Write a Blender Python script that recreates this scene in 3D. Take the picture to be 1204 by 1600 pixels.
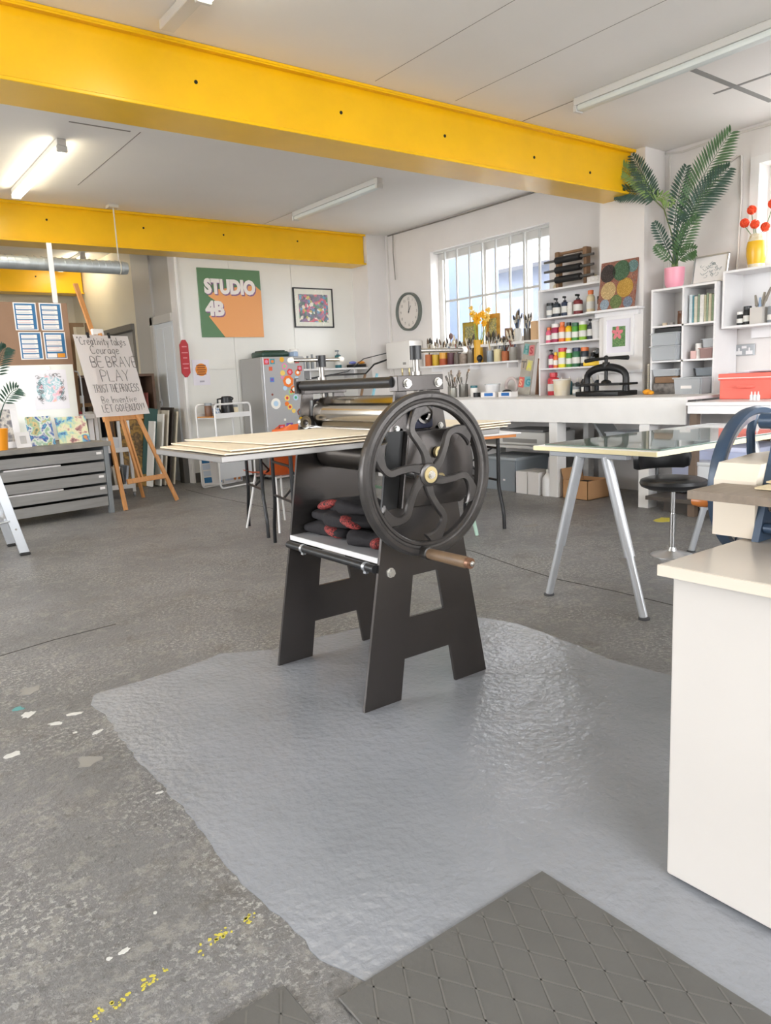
import bpy, bmesh, math, random
from mathutils import Vector, Matrix, Euler
random.seed(7)
S = bpy.context.scene
for o in list(bpy.data.objects): bpy.data.objects.remove(o)
COL = S.collection
PI = math.pi
def V(*a): return Vector(a)
def rad(a): return math.radians(a)

# ------------------------------------------------------------------ camera, sky, exposure
cd = bpy.data.cameras.new('camera'); cam = bpy.data.objects.new('camera', cd); COL.objects.link(cam)
cd.sensor_fit = 'HORIZONTAL'; cd.sensor_width = 36.0; cd.lens = 34.985; cd.clip_start = 0.02; cd.clip_end = 200
RM = Matrix(((0.79681, 0.138248, -0.588202), (-0.602589, 0.110114, -0.790419), (-0.044504, 0.984257, 0.171047)))
cam.matrix_world = Matrix.Translation((0, 0, 1.12)) @ RM.to_4x4()
S.camera = cam
S.view_settings.view_transform = 'Standard'
try: S.view_settings.look = 'None'
except Exception: pass
S.view_settings.gamma = 1.0
S.view_settings.use_curve_mapping = False
S.view_settings.exposure = 0.36
wd = bpy.data.worlds.new('sky'); S.world = wd; wd.use_nodes = True
bg = wd.node_tree.nodes['Background']
bg.inputs['Color'].default_value = (0.95, 0.972, 1.0, 1); bg.inputs['Strength'].default_value = 10.0
def portal(name, loc, rot, sx, sy):      # tells the renderer where the sky comes in through a window opening
    l = bpy.data.lights.new(name, 'AREA'); l.shape = 'RECTANGLE'; l.size = sx; l.size_y = sy
    l.cycles.is_portal = True
    o = bpy.data.objects.new(name, l); COL.objects.link(o); o.location = loc; o.rotation_euler = rot; return o
portal('window_portal_bench', (6.66, 6.5, 2.12), (0, PI/2, 0), 1.2, 1.95)
portal('window_portal_side', (6.66, 2.3, 2.33), (0, PI/2, 0), 0.85, 2.0)
portal('window_portal_left', (-3.12, 5.6, 1.75), (0, -PI/2, 0), 1.9, 5.4)
portal('window_portal_rear', (1.7, -2.72, 1.7), (PI/2, 0, 0), 6.8, 2.1)

# ------------------------------------------------------------------ materials
def lin(c):
    c = c/255.0
    return c/12.92 if c <= 0.04045 else ((c+0.055)/1.055)**2.4
def col(h):
    if isinstance(h, str):
        h = h.lstrip('#'); h = [int(h[i:i+2], 16) for i in (0, 2, 4)]
    return (lin(h[0]), lin(h[1]), lin(h[2]), 1)
MC = {}
def mat(name, c=None, rough=0.5, metal=0.0, var=0.0, vs=6.0, bump=0.0, bs=60.0, coat=0.0, trans=0.0, alpha=1.0, emit=0.0, spec=0.5, c2=None, stretch=None):
    if name in MC: return MC[name]
    m = bpy.data.materials.new(name); m.use_nodes = True; MC[name] = m
    nt = m.node_tree; b = nt.nodes['Principled BSDF']
    b.inputs['Base Color'].default_value = col(c); b.inputs['Roughness'].default_value = rough
    b.inputs['Metallic'].default_value = metal; b.inputs['Specular IOR Level'].default_value = spec
    b.inputs['Coat Weight'].default_value = coat; b.inputs['Coat Roughness'].default_value = 0.15
    b.inputs['Transmission Weight'].default_value = trans; b.inputs['Alpha'].default_value = alpha
    if emit: b.inputs['Emission Color'].default_value = col(c); b.inputs['Emission Strength'].default_value = emit
    if var or bump or c2:
        tc = nt.nodes.new('ShaderNodeTexCoord'); vec = tc.outputs['Object']
        if stretch:
            mp = nt.nodes.new('ShaderNodeMapping'); mp.inputs['Scale'].default_value = stretch
            nt.links.new(vec, mp.inputs['Vector']); vec = mp.outputs['Vector']
        if var or c2:
            n = nt.nodes.new('ShaderNodeTexNoise'); n.inputs['Scale'].default_value = vs; n.inputs['Detail'].default_value = 5
            nt.links.new(vec, n.inputs['Vector'])
            r = nt.nodes.new('ShaderNodeValToRGB'); r.color_ramp.elements[0].position = 0.3; r.color_ramp.elements[1].position = 0.7
            cc = col(c)
            r.color_ramp.elements[0].color = col(c2) if c2 else tuple(max(0, x*(1-var)) for x in cc[:3])+(1,)
            r.color_ramp.elements[1].color = cc if c2 else tuple(min(1, x*(1+var)) for x in cc[:3])+(1,)
            nt.links.new(n.outputs['Fac'], r.inputs['Fac']); nt.links.new(r.outputs['Color'], b.inputs['Base Color'])
        if bump:
            n2 = nt.nodes.new('ShaderNodeTexNoise'); n2.inputs['Scale'].default_value = bs; n2.inputs['Detail'].default_value = 3
            nt.links.new(vec, n2.inputs['Vector'])
            bp = nt.nodes.new('ShaderNodeBump'); bp.inputs['Strength'].default_value = bump; bp.inputs['Distance'].default_value = 0.01
            nt.links.new(n2.outputs['Fac'], bp.inputs['Height']); nt.links.new(bp.outputs['Normal'], b.inputs['Normal'])
    return m
def art(name, cols, scale=8, kind='noise', dist=0.0, rough=0.6, bg=None):
    """flat printed or painted picture: blobs of several colours"""
    if name in MC: return MC[name]
    m = bpy.data.materials.new(name); m.use_nodes = True; MC[name] = m
    nt = m.node_tree; b = nt.nodes['Principled BSDF']; b.inputs['Roughness'].default_value = rough
    tc = nt.nodes.new('ShaderNodeTexCoord')
    if kind == 'voronoi':
        n = nt.nodes.new('ShaderNodeTexVoronoi'); n.inputs['Scale'].default_value = scale
        sp = nt.nodes.new('ShaderNodeSeparateColor'); nt.links.new(n.outputs['Color'], sp.inputs['Color']); out = sp.outputs['Red']
    else:
        n = nt.nodes.new('ShaderNodeTexNoise'); n.inputs['Scale'].default_value = scale; n.inputs['Detail'].default_value = 4; n.inputs['Distortion'].default_value = dist
        out = n.outputs['Fac']
    mp = nt.nodes.new('ShaderNodeMapping'); mp.inputs['Location'].default_value = (3.73, 1.37, 5.19+len(MC)*0.37)
    nt.links.new(tc.outputs['Object'], mp.inputs['Vector']); nt.links.new(mp.outputs['Vector'], n.inputs['Vector'])
    r = nt.nodes.new('ShaderNodeValToRGB'); r.color_ramp.interpolation = 'CONSTANT' if kind == 'voronoi' else 'LINEAR'
    k = len(cols); lo, hi = (0, 1) if kind == 'voronoi' else (0.34, 0.66)
    while len(r.color_ramp.elements) < k: r.color_ramp.elements.new(0.5)
    for i, c in enumerate(cols):
        r.color_ramp.elements[i].position = lo+(hi-lo)*i/(k if kind == 'voronoi' else max(1, k-1)); r.color_ramp.elements[i].color = col(c)
    nt.links.new(out, r.inputs['Fac']); nt.links.new(r.outputs['Color'], b.inputs['Base Color'])
    return m
WHITE = mat('white_paint_wall', '#e6e2df', 0.55, var=0.03, vs=2.0, bump=0.06, bs=25)
CEIL = mat('ceiling_paint', '#ece9e5', 0.7, var=0.02, vs=1.5, bump=0.05, bs=12)
PANEL = mat('gloss_white_panel', '#e8e7e1', 0.28, var=0.02, vs=2.0)
WOODW = mat('white_painted_wood', '#e9e7e4', 0.42, var=0.03, vs=5)
WOODW2 = mat('white_satin_unit', '#eceaea', 0.38, var=0.02, vs=5)
GREYW = mat('grey_shaded_wall', '#b5b1aa', 0.5, var=0.03, vs=2)  # the shade on the near side wall is put into this grey
CREAMW = mat('cream_lit_wall', '#ded4bd', 0.6, var=0.03, vs=2)  # brighter tone carries the light on the corridor stretch of the wall
YEL = mat('yellow_beam_paint', '#f6c10a', 0.28, var=0.05, vs=3, bump=0.03, bs=30)
PINE = mat('pine_wood', '#c98d53', 0.5, var=0.12, vs=9, stretch=(6, 6, 0.8))
BROWNBOARD = mat('brown_hardboard', '#93745c', 0.7, var=0.07, vs=4)
BLACKM = mat('black_powder_steel', '#5b5755', 0.26, metal=0.8, var=0.05, vs=7, bump=0.02, bs=120)
BLACKP = mat('black_plastic', '#18181a', 0.42)
BLACKT = mat('black_tube', '#17171a', 0.3)
IRON = mat('cast_iron', '#524f4d', 0.3, metal=0.7, var=0.18, vs=9, bump=0.08, bs=70)
IRONB = mat('black_cast_iron', '#232324', 0.42, metal=0.3, bump=0.08, bs=60)
STEEL = mat('bright_steel', '#c9c7c3', 0.22, metal=1.0, var=0.06, vs=8)
ROLL = mat('polished_roller_steel', '#b8b2a8', 0.16, metal=1.0, var=0.05, vs=5)
CHROME = mat('chrome', '#d8d8d8', 0.1, metal=1.0)
ALU = mat('aluminium', '#c6c9cd', 0.35, metal=0.85)
SILVERP = mat('silver_painted_steel', '#c3c6ca', 0.35, metal=0.5)
BRASS = mat('zinc_brass', '#cdbb8c', 0.3, metal=0.8)
FELT = mat('cream_wool_felt', '#e6d6bb', 0.95, var=0.05, vs=12, bump=0.25, bs=160)
FELT2 = mat('beige_wool_felt', '#d3c3a0', 0.95, var=0.06, vs=12, bump=0.25, bs=160)
NAVY = mat('navy_paint', '#33465c', 0.35, metal=0.1, var=0.06, vs=7)
CREAM = mat('cream_enamel', '#e4d8c6', 0.4, var=0.02, vs=4)
LAMW = mat('off_white_laminate', '#ddd8d2', 0.35, var=0.02, vs=3)
TOPW = mat('beige_worktop', '#c9c0b4', 0.22, var=0.03, vs=4)
BLACKV = mat('black_vinyl', '#1d1d1e', 0.32, bump=0.05, bs=90)
ORANGE = mat('orange_plastic', '#f58442', 0.35)
MINT = mat('mint_plastic', '#b5d3c2', 0.4)
GLASS = mat('clear_glass', '#ffffff', 0.02, trans=1.0)
CLEAR = mat('clear_plastic', '#dfe4e8', 0.2, alpha=0.55)
GREYPL = mat('grey_storage_plastic', '#8f979d', 0.35, trans=0.1)
CARD = mat('cardboard', '#bd9065', 0.8, var=0.05, vs=5)
PAPER = mat('white_paper', '#efebe8', 0.75)
INK = mat('black_marker_ink', '#5c5754', 0.7)
BLUEP = mat('poster_blue', '#2f6f9f', 0.6)
DARK = mat('dark_gap', '#141210', 0.8)
GLAZE = None

# ------------------------------------------------------------------ mesh helpers
W = {}     # world matrices of things
class B:
    def __init__(s): s.bm = bmesh.new(); s.mi = 0; s.uv = None
    def _tag(s, faces):
        for f in faces: f.material_index = s.mi
    def obox(s, c, size, R=None, bev=0.0, seg=1):
        r = bmesh.ops.create_cube(s.bm, size=1.0); vs = r['verts']
        M = Matrix.Translation(Vector(c)) @ (R.to_4x4() if R is not None else Matrix.Identity(4)) @ Matrix.Diagonal((size[0], size[1], size[2], 1))
        bmesh.ops.transform(s.bm, matrix=M, verts=vs)
        fs = set(f for v in vs for f in v.link_faces); s._tag(fs)
        if bev:
            es = list(set(e for v in vs for e in v.link_edges))
            q = bmesh.ops.bevel(s.bm, geom=es, offset=bev, segments=seg, affect='EDGES', profile=0.5); s._tag(q['faces'])
        return s
    def box(s, x0, x1, y0, y1, z0, z1, bev=0.0, seg=1):
        return s.obox(((x0+x1)/2, (y0+y1)/2, (z0+z1)/2), (abs(x1-x0), abs(y1-y0), abs(z1-z0)), None, bev, seg)
    def ring(s, c, ax, r, n):
        ax = ax.normalized(); u = ax.orthogonal().normalized(); w = ax.cross(u)
        return [s.bm.verts.new(c+u*(r*math.cos(2*PI*i/n))+w*(r*math.sin(2*PI*i/n))) for i in range(n)]
    def skin(s, a, b):
        n = len(a); fs = []
        for i in range(n):
            fs.append(s.bm.faces.new((a[i], a[(i+1) % n], b[(i+1) % n], b[i])))
        s._tag(fs)
    def cap(s, a):
        f = s.bm.faces.new(a); s._tag([f])
    def cyl(s, p0, p1, r0, r1=None, n=16, cap=True):
        p0, p1 = Vector(p0), Vector(p1); r1 = r0 if r1 is None else r1; ax = p1-p0
        a = s.ring(p0, ax, r0, n); b = s.ring(p1, ax, r1, n); s.skin(a, b)
        if cap: s.cap(a[::-1]); s.cap(b)
        return s
    def tube(s, pts, r, n=8, closed=False):
        pts = [Vector(p) for p in pts]; k = len(pts); rings = []; u = None
        for i, p in enumerate(pts):
            if closed: t = (pts[(i+1) % k]-pts[i-1])
            else: t = pts[min(i+1, k-1)]-pts[max(i-1, 0)]
            t.normalize()
            if u is None: u = t.orthogonal().normalized()
            else: u = (u-t*u.dot(t)).normalized()
            w = t.cross(u); rr = r[i] if isinstance(r, (list, tuple)) else r
            rings.append([s.bm.verts.new(p+u*(rr*math.cos(2*PI*j/n))+w*(rr*math.sin(2*PI*j/n))) for j in range(n)])
        for i in range(k-1): s.skin(rings[i], rings[i+1])
        if closed: s.skin(rings[-1], rings[0])
        else: s.cap(rings[0][::-1]); s.cap(rings[-1])
        return s
    def lathe(s, prof, o=(0, 0, 0), ax='Z', n=20, R=None):
        """prof: list of (r, h); r==0 closes"""
        o = Vector(o); Rm = R or {'Z': Matrix.Identity(3), 'Y': Matrix.Rotation(-PI/2, 3, 'X'), 'X': Matrix.Rotation(PI/2, 3, 'Y')}[ax]
        prev = None
        for r, h in prof:
            if r <= 1e-6: cur = [s.bm.verts.new(o+Rm @ Vector((0, 0, h)))]
            else: cur = [s.bm.verts.new(o+Rm @ Vector((r*math.cos(2*PI*i/n), r*math.sin(2*PI*i/n), h))) for i in range(n)]
            if prev is not None:
                fs = []
                if len(prev) == 1 and len(cur) > 1:
                    for i in range(n): fs.append(s.bm.faces.new((prev[0], cur[(i+1) % n], cur[i])))
                elif len(cur) == 1 and len(prev) > 1:
                    for i in range(n): fs.append(s.bm.faces.new((prev[i], prev[(i+1) % n], cur[0])))
                elif len(cur) > 1: s.skin(prev, cur)
                s._tag(fs)
            prev = cur
        return s
    def plate(s, outer, holes, f0, ext):
        """outline (2D lists) mapped by f0(u,v)->Vector, extruded by vector ext; holes allowed"""
        es = []; ext = Vector(ext)
        for loop in [outer]+list(holes):
            vs = [s.bm.verts.new(f0(*p)) for p in loop]
            for i in range(len(vs)): es.append(s.bm.edges.new((vs[i], vs[(i+1) % len(vs)])))
        r = bmesh.ops.triangle_fill(s.bm, use_beauty=True, use_dissolve=True, edges=es)
        fs = [g for g in r['geom'] if isinstance(g, bmesh.types.BMFace)]
        q = bmesh.ops.extrude_face_region(s.bm, geom=fs)
        vs = [g for g in q['geom'] if isinstance(g, bmesh.types.BMVert)]
        bmesh.ops.translate(s.bm, vec=ext, verts=vs)
        allf = set(f for v in vs for f in v.link_faces) | set(fs); s._tag(allf)
        return s
    def ball(s, c, r, sc=(1, 1, 1), n=12, R=None):
        q = bmesh.ops.create_uvsphere(s.bm, u_segments=n, v_segments=max(6, n*2//3), radius=r)
        M = Matrix.Translation(Vector(c)) @ (R.to_4x4() if R is not None else Matrix.Identity(4)) @ Matrix.Diagonal((sc[0], sc[1], sc[2], 1))
        bmesh.ops.transform(s.bm, matrix=M, verts=q['verts']); s._tag(set(f for v in q['verts'] for f in v.link_faces)); return s
    def torus(s, c, R, r, ax='Z', n=32, m=10):
        pts = []
        Rm = {'Z': Matrix.Identity(3), 'Y': Matrix.Rotation(PI/2, 3, 'X'), 'X': Matrix.Rotation(PI/2, 3, 'Y')}[ax]
        for i in range(n): pts.append(Vector(c)+Rm @ Vector((R*math.cos(2*PI*i/n), R*math.sin(2*PI*i/n), 0)))
        return s.tube(pts, r, m, closed=True)
    def quad(s, a, b, c, d):
        f = s.bm.faces.new([s.bm.verts.new(Vector(p)) for p in (a, b, c, d)]); s._tag([f]); return s
    def done(s, name, m, parent=None, smooth=True, local=False, at=None, ang=38):
        bm = s.bm
        bmesh.ops.recalc_face_normals(bm, faces=bm.faces[:])
        me = bpy.data.meshes.new(name); 
        if parent is not None and not local:
            Mi = W.get(parent.name, Matrix.Identity(4)).inverted(); bm.transform(Mi)
        if at is not None: bm.transform(Matrix.Translation(-Vector(at)))
        bm.to_mesh(me); bm.free()
        for k in (m if isinstance(m, (list, tuple)) else [m]): me.materials.append(k)
        if smooth:
            me.polygons.foreach_set('use_smooth', [True]*len(me.polygons)); me.set_sharp_from_angle(angle=rad(ang))
        o = bpy.data.objects.new(name, me); COL.objects.link(o)
        if parent is not None:
            o.parent = parent; W[o.name] = W.get(parent.name, Matrix.Identity(4))
        if at is not None: o.location = Vector(at); 
        if parent is None: W[o.name] = Matrix.Translation(Vector(at)) if at is not None else Matrix.Identity(4)
        return o
def tag(o, label, cat, group=None):
    o['label'] = label; o['category'] = cat
    if group: o['group'] = group
    return o
def thing(name, label, cat, loc=(0, 0, 0), rz=0.0, group=None):
    o = bpy.data.objects.new(name, None); COL.objects.link(o); o.empty_display_size = 0.05
    o.location = loc; o.rotation_euler = (0, 0, rz)
    W[o.name] = Matrix.Translation(Vector(loc)) @ Matrix.Rotation(rz, 4, 'Z')
    return tag(o, label, cat, group)
def struct(o): o['kind'] = 'structure'; return o
def dup(root, loc, rz=None, label=None, group=None):
    def cp(o, par):
        c = o.copy(); COL.objects.link(c)
        if par is not None: c.parent = par
        for ch in list(o.children): cp(ch, c)
        return c
    r = cp(root, None); r.location = loc
    if rz is not None: r.rotation_euler = (0, 0, rz)
    if label: r['label'] = label
    if group: r['group'] = group
    return r
def rotz(a): return Matrix.Rotation(a, 3, 'Z')
def rotx(a): return Matrix.Rotation(a, 3, 'X')
def roty(a): return Matrix.Rotation(a, 3, 'Y')
def text_mesh(name, body, size, mats, parent, M, extrude=0.004, bold=0.0, space=1.0):
    """lettering from the built-in font, laid with matrix M"""
    cu = bpy.data.curves.new(name, 'FONT'); cu.body = body; cu.size = size; cu.extrude = extrude; cu.offset = bold; cu.space_character = space
    cu.resolution_u = 3
    t = bpy.data.objects.new(name+'_tmp', cu); COL.objects.link(t)
    dg = bpy.context.evaluated_depsgraph_get(); dg.update()
    me = bpy.data.meshes.new_from_object(t.evaluated_get(dg)); bpy.data.objects.remove(t); bpy.data.curves.remove(cu)
    me.name = name; me.transform(M)
    if parent is not None: me.transform(W.get(parent.name, Matrix.Identity(4)).inverted())
    me.materials.clear(); me.materials.append(mats)
    o = bpy.data.objects.new(name, me); COL.objects.link(o); o.parent = parent; W[o.name] = W.get(parent.name, Matrix.Identity(4)) if parent else Matrix.Identity(4)
    return o
# ------------------------------------------------------------------ floor
def floor_mat():
    m = bpy.data.materials.new('worn_grey_floor_paint'); m.use_nodes = True
    nt = m.node_tree; N = nt.nodes.new; L = nt.links.new; b = nt.nodes['Principled BSDF']
    tc = N('ShaderNodeTexCoord')
    def noise(sc, det=6, rough=0.6, dist=0.0):
        n = N('ShaderNodeTexNoise'); n.inputs['Scale'].default_value = sc; n.inputs['Detail'].default_value = det; n.inputs['Roughness'].default_value = rough
        n.inputs['Distortion'].default_value = dist; L(tc.outputs['Object'], n.inputs['Vector']); return n.outputs['Fac']
    def ramp(f, a, ca, c, cb):
        r = N('ShaderNodeValToRGB'); r.color_ramp.elements[0].position = a; r.color_ramp.elements[0].color = ca
        r.color_ramp.elements[1].position = c; r.color_ramp.elements[1].color = cb; L(f, r.inputs['Fac']); return r.outputs['Color']
    def mix(fac, a, c):
        x = N('ShaderNodeMix'); x.data_type = 'RGBA'; L(fac, x.inputs[0]); L(a, x.inputs[6])
        if isinstance(c, tuple): x.inputs[7].default_value = c
        else: L(c, x.inputs[7])
        return x.outputs[2]
    g = lambda v: (v, v, v, 1)
    base = ramp(noise(1.3, 5), 0.3, col('#6f6e6c'), 0.72, col('#868586'))
    brown = ramp(noise(2.1, 7, 0.7, 0.4), 0.52, g(0), 0.68, g(0.55))
    c1 = mix(brown, base, col('#706a60'))
    spk = ramp(noise(60, 3, 0.8), 0.52, g(0), 0.60, g(0.95))
    dens = ramp(noise(1.7, 3), 0.40, g(0.15), 0.60, g(1.0))
    mm = N('ShaderNodeMath'); mm.operation = 'MULTIPLY'; L(spk, mm.inputs[0]); L(dens, mm.inputs[1])
    c2 = mix(mm.outputs[0], c1, col('#b7b5b0'))
    dk = ramp(noise(38, 4, 0.7), 0.33, g(0.55), 0.42, g(0))
    c3 = mix(dk, c2, col('#4a4844'))
    spl = ramp(noise(9, 6, 0.75), 0.70, g(0), 0.73, g(0.8))
    c4 = mix(spl, c3, col('#c9c8c2'))
    blo = ramp(noise(13, 6, 0.72), 0.54, g(0), 0.60, g(0.6))
    c5 = mix(blo, c4, col('#9b9891'))
    blb = ramp(noise(5.5, 6, 0.7, 0.5), 0.57, g(0), 0.66, g(0.5))
    c6 = mix(blb, c5, col('#625d55'))
    L(c6, b.inputs['Base Color'])
    rr = N('ShaderNodeMapRange'); L(noise(3, 5), rr.inputs[0]); rr.inputs[3].default_value = 0.27; rr.inputs[4].default_value = 0.5; L(rr.outputs[0], b.inputs['Roughness'])
    bp = N('ShaderNodeBump'); bp.inputs['Strength'].default_value = 0.7; bp.inputs['Distance'].default_value = 0.012
    L(noise(55, 5, 0.7), bp.inputs['Height']); L(bp.outputs['Normal'], b.inputs['Normal'])
    return m
def patch_mat():
    m = bpy.data.materials.new('fresh_light_grey_floor_paint'); m.use_nodes = True
    nt = m.node_tree; N = nt.nodes.new; L = nt.links.new; b = nt.nodes['Principled BSDF']
    tc = N('ShaderNodeTexCoord')
    n = N('ShaderNodeTexNoise'); n.inputs['Scale'].default_value = 2.5; n.inputs['Detail'].default_value = 5; L(tc.outputs['Object'], n.inputs['Vector'])
    r = N('ShaderNodeValToRGB'); r.color_ramp.elements[0].position = 0.3; r.color_ramp.elements[0].color = col('#8b8e93'); r.color_ramp.elements[1].position = 0.7; r.color_ramp.elements[1].color = col('#989ba1')
    L(n.outputs['Fac'], r.inputs['Fac']); L(r.outputs['Color'], b.inputs['Base Color']); b.inputs['Roughness'].default_value = 0.22
    n1 = N('ShaderNodeTexNoise'); n1.inputs['Scale'].default_value = 42; n1.inputs['Detail'].default_value = 3; L(tc.outputs['Object'], n1.inputs['Vector'])
    n2 = N('ShaderNodeTexNoise'); n2.inputs['Scale'].default_value = 9; n2.inputs['Detail'].default_value = 2; L(tc.outputs['Object'], n2.inputs['Vector'])
    ad = N('ShaderNodeMath'); ad.operation = 'MULTIPLY_ADD'; L(n2.outputs['Fac'], ad.inputs[0]); ad.inputs[1].default_value = 1.2; L(n1.outputs['Fac'], ad.inputs[2])
    bp = N('ShaderNodeBump'); bp.inputs['Strength'].default_value = 0.45; bp.inputs['Distance'].default_value = 0.009; L(ad.outputs[0], bp.inputs['Height']); L(bp.outputs['Normal'], b.inputs['Normal'])
    return m
FLOORM = floor_mat(); PATCHM = patch_mat()
floor = struct(B().box(-3.1, 6.8, -2.8, 13.1, -0.1, 0).done('floor', FLOORM, smooth=False))
# fresh paint patch with a ragged brushed edge
edge = [(0.70, 2.84), (0.88, 2.845), (1.07, 2.86), (1.245, 2.90), (1.445, 2.785), (1.676, 2.788), (1.896, 2.758), (2.079, 2.643), (2.377, 2.48), (2.43, 2.3), (2.418, 2.122), (2.40, 1.95), (2.366, 1.748), (2.393, 1.498), (2.4, 0.9), (2.42, 0.3), (2.42, -0.5), (0.62, -0.5), (0.62, 0.5), (0.69, 1.03), (0.646, 1.151), (0.647, 1.253), (0.637, 1.405), (0.631, 1.558), (0.654, 1.805), (0.645, 2.15), (0.66, 2.45), (0.675, 2.6), (0.655, 2.75)]
poly = []
for i, p in enumerate(edge):
    q = edge[(i+1) % len(edge)]; d = Vector((q[0]-p[0], q[1]-p[1])); n = max(1, int(d.length/0.03))
    for k in range(n):
        t = k/n; jit = random.uniform(-0.006, 0.006); nn = Vector((-d.y, d.x)).normalized()
        poly.append((p[0]+d.x*t+nn.x*jit, p[1]+d.y*t+nn.y*jit))
struct(B().plate(poly, [], lambda u, v: Vector((u, v, 0.0)), (0, 0, 0.0022)).done('painted_patch', PATCHM, floor, smooth=False))
JOINT = mat('floor_joint_dirt', '#3d3a36', 0.9)
for pts in ([(3.31, 3.5), (3.2, 3.0), (3.15, 2.67), (3.17, 2.3), (3.16, 1.98), (3.15, 1.5)], [(3.28, 8.24), (3.25, 7.4), (3.27, 6.47), (3.30, 5.79), (3.3, 5.0), (3.31, 3.5)], [(0.3, 3.55), (0.5, 3.58), (0.74, 3.64), (1.04, 3.67)]):
    bb = B()
    for a, c in zip(pts, pts[1:]):
        a, c = Vector(a), Vector(c); d = (c-a); bb.obox(((a.x+c.x)/2, (a.y+c.y)/2, 0.0003), (d.length, 0.007, 0.0016), rotz(math.atan2(d.y, d.x)))
    struct(bb.done('floor_joint', JOINT, floor, smooth=False))
SPW = mat('splat_white', '#d3d2cd', 0.6); SPG = mat('splat_pale_grey', '#94918b', 0.7); SPT = mat('splat_teal', '#5f9a99', 0.6); SPY = mat('splat_yellow', '#cfc24e', 0.6)
def splat(x, y, r, m, sx=1.0, a=0.0):
    n = 14; pp = []
    for i in range(n):
        rr = r*random.uniform(0.6, 1.15); t = 2*PI*i/n; u, v = rr*sx*math.cos(t), rr*math.sin(t)
        pp.append((x+u*math.cos(a)-v*math.sin(a), y+u*math.sin(a)+v*math.cos(a)))
    struct(B().plate(pp, [], lambda u, v: Vector((u, v, 0.0)), (0, 0, 0.0012)).done('paint_splat', m, floor, smooth=False))
for x, y, r, m, sx, a in [(0.52, 3.06, 0.045, SPG, 1.1, 0), (0.53, 2.31, 0.04, SPG, 1.0, 0), (0.46, 2.82, 0.022, SPW, 1.5, 1.0), (0.59, 2.71, 0.016, SPW, 2.3, -0.4), (0.52, 2.67, 0.014, SPW, 2, -0.5), (0.35, 2.52, 0.02, SPW, 1.5, 0.3), (0.44, 2.9, 0.02, SPT, 1.2, 0), (0.35, 1.43, 0.008, SPW, 1.8, 0), (0.32, 1.43, 0.006, SPW, 1, 0), (0.63, 1.98, 0.006, SPW, 2, 0), (0.44, 1.5, 0.005, SPW, 1, 0), (0.61, 2.5, 0.012, SPW, 2, 0.5), (0.55, 2.55, 0.008, SPW, 1, 0),
                          (5.0, 3.2, 0.09, SPY, 1.2, 0.4), (4.2, 3.8, 0.05, SPG, 1.6, 0)]: splat(x, y, r, m, sx, a)
for i in range(60):
    t_ = random.random(); k_ = random.choice((0.0, 0.12, 0.3, 0.38, 0.62, 0.7, 0.78, 0.95))+random.gauss(0, 0.03)
    splat(0.25+0.36*k_, 1.30+0.055*k_+random.gauss(0, 0.007), random.uniform(0.0012, 0.0042), SPY, random.uniform(1, 1.8), random.uniform(0, 3))

# ------------------------------------------------------------------ walls, ceiling, windows, doors
YZ = lambda X: (lambda u, v: Vector((X, u, v)))
XZ = lambda Y: (lambda u, v: Vector((u, Y, v)))
def rect(a, b, c, d): return [(a, c), (b, c), (b, d), (a, d)]
wr = struct(B().plate(rect(-2.8, 8.9, 0, 3.05), [rect(5.53, 7.46, 1.5, 2.70), rect(1.3, 3.30, 1.92, 2.74)], YZ(6.43), (0.3, 0, 0)).done('wall_right', WHITE, smooth=False))
struct(B().box(6.12, 6.43, 4.17, 4.65, 0, 3.05).done('pier', WHITE, wr, smooth=False))
struct(B().box(6.12, 6.43, 8.38, 8.74, 0, 3.05).done('pier', WHITE, wr, smooth=False))
wb = struct(B().box(3.57, 6.43, 8.755, 8.9, 0, 3.05).done('wall_back', WHITE, smooth=False))
for a, c in ((3.61, 4.275), (4.279, 5.145), (5.149, 6.12)):       # gloss boards fixed to the back wall
    for z0, z1 in ((0.0, 1.36), (1.363, 3.05)):
        struct(B().box(a, c, 8.74, 8.7545, z0, z1).done('wall_panel', PANEL, wb, smooth=False))
struct(B().box(3.57, 3.605, 8.70, 8.756, 0, 3.05, 0.004).done('corner_post', WOODW, wb, smooth=False))
ws = struct(B().plate([(8.9, 2.0), (8.9, 3.05), (10.16, 3.05), (10.16, 0), (9.58, 0), (9.58, 2.0)], [], YZ(3.57), (0.12, 0, 0)).done('wall_side', GREYW, smooth=False))
struct(B().box(3.545, 3.57, 9.47, 9.53, 2.0, 3.05).done('wall_batten', GREYW, ws, smooth=False))
wc = struct(B().plate([(10.16, 0), (10.16, 3.05), (13.0, 3.05), (13.0, 0), (11.5, 0), (11.5, 2.0), (10.3, 2.0), (10.3, 0)], [], YZ(3.575), (0.12, 0, 0)).done('wall_corridor', CREAMW, smooth=False))
struct(B().box(-3.1, 3.7, 13.0, 13.1, 0, 3.05).done('wall_far', CREAMW, smooth=False))
struct(B().plate(rect(-2.8, 13.0, 0, 3.05), [rect(2.9, 8.3, 0.8, 2.7)], YZ(-3.0), (-0.1, 0, 0)).done('wall_left', WHITE, smooth=False))
struct(B().plate(rect(-3.1, 6.43, 0, 3.05), [rect(-1.7, 5.1, 0.65, 2.75)], XZ(-2.6), (0, -0.1, 0)).done('wall_rear', WHITE, smooth=False))
ceil = struct(B().box(-3.1, 6.8, -2.8, 13.1, 3.05, 3.15).done('ceiling', CEIL, smooth=False))
SEAM = mat('ceiling_seam_shadow_gap', '#8d8882', 0.9); TAPE = mat('grey_cloth_tape', '#8f8e8c', 0.6)
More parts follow.
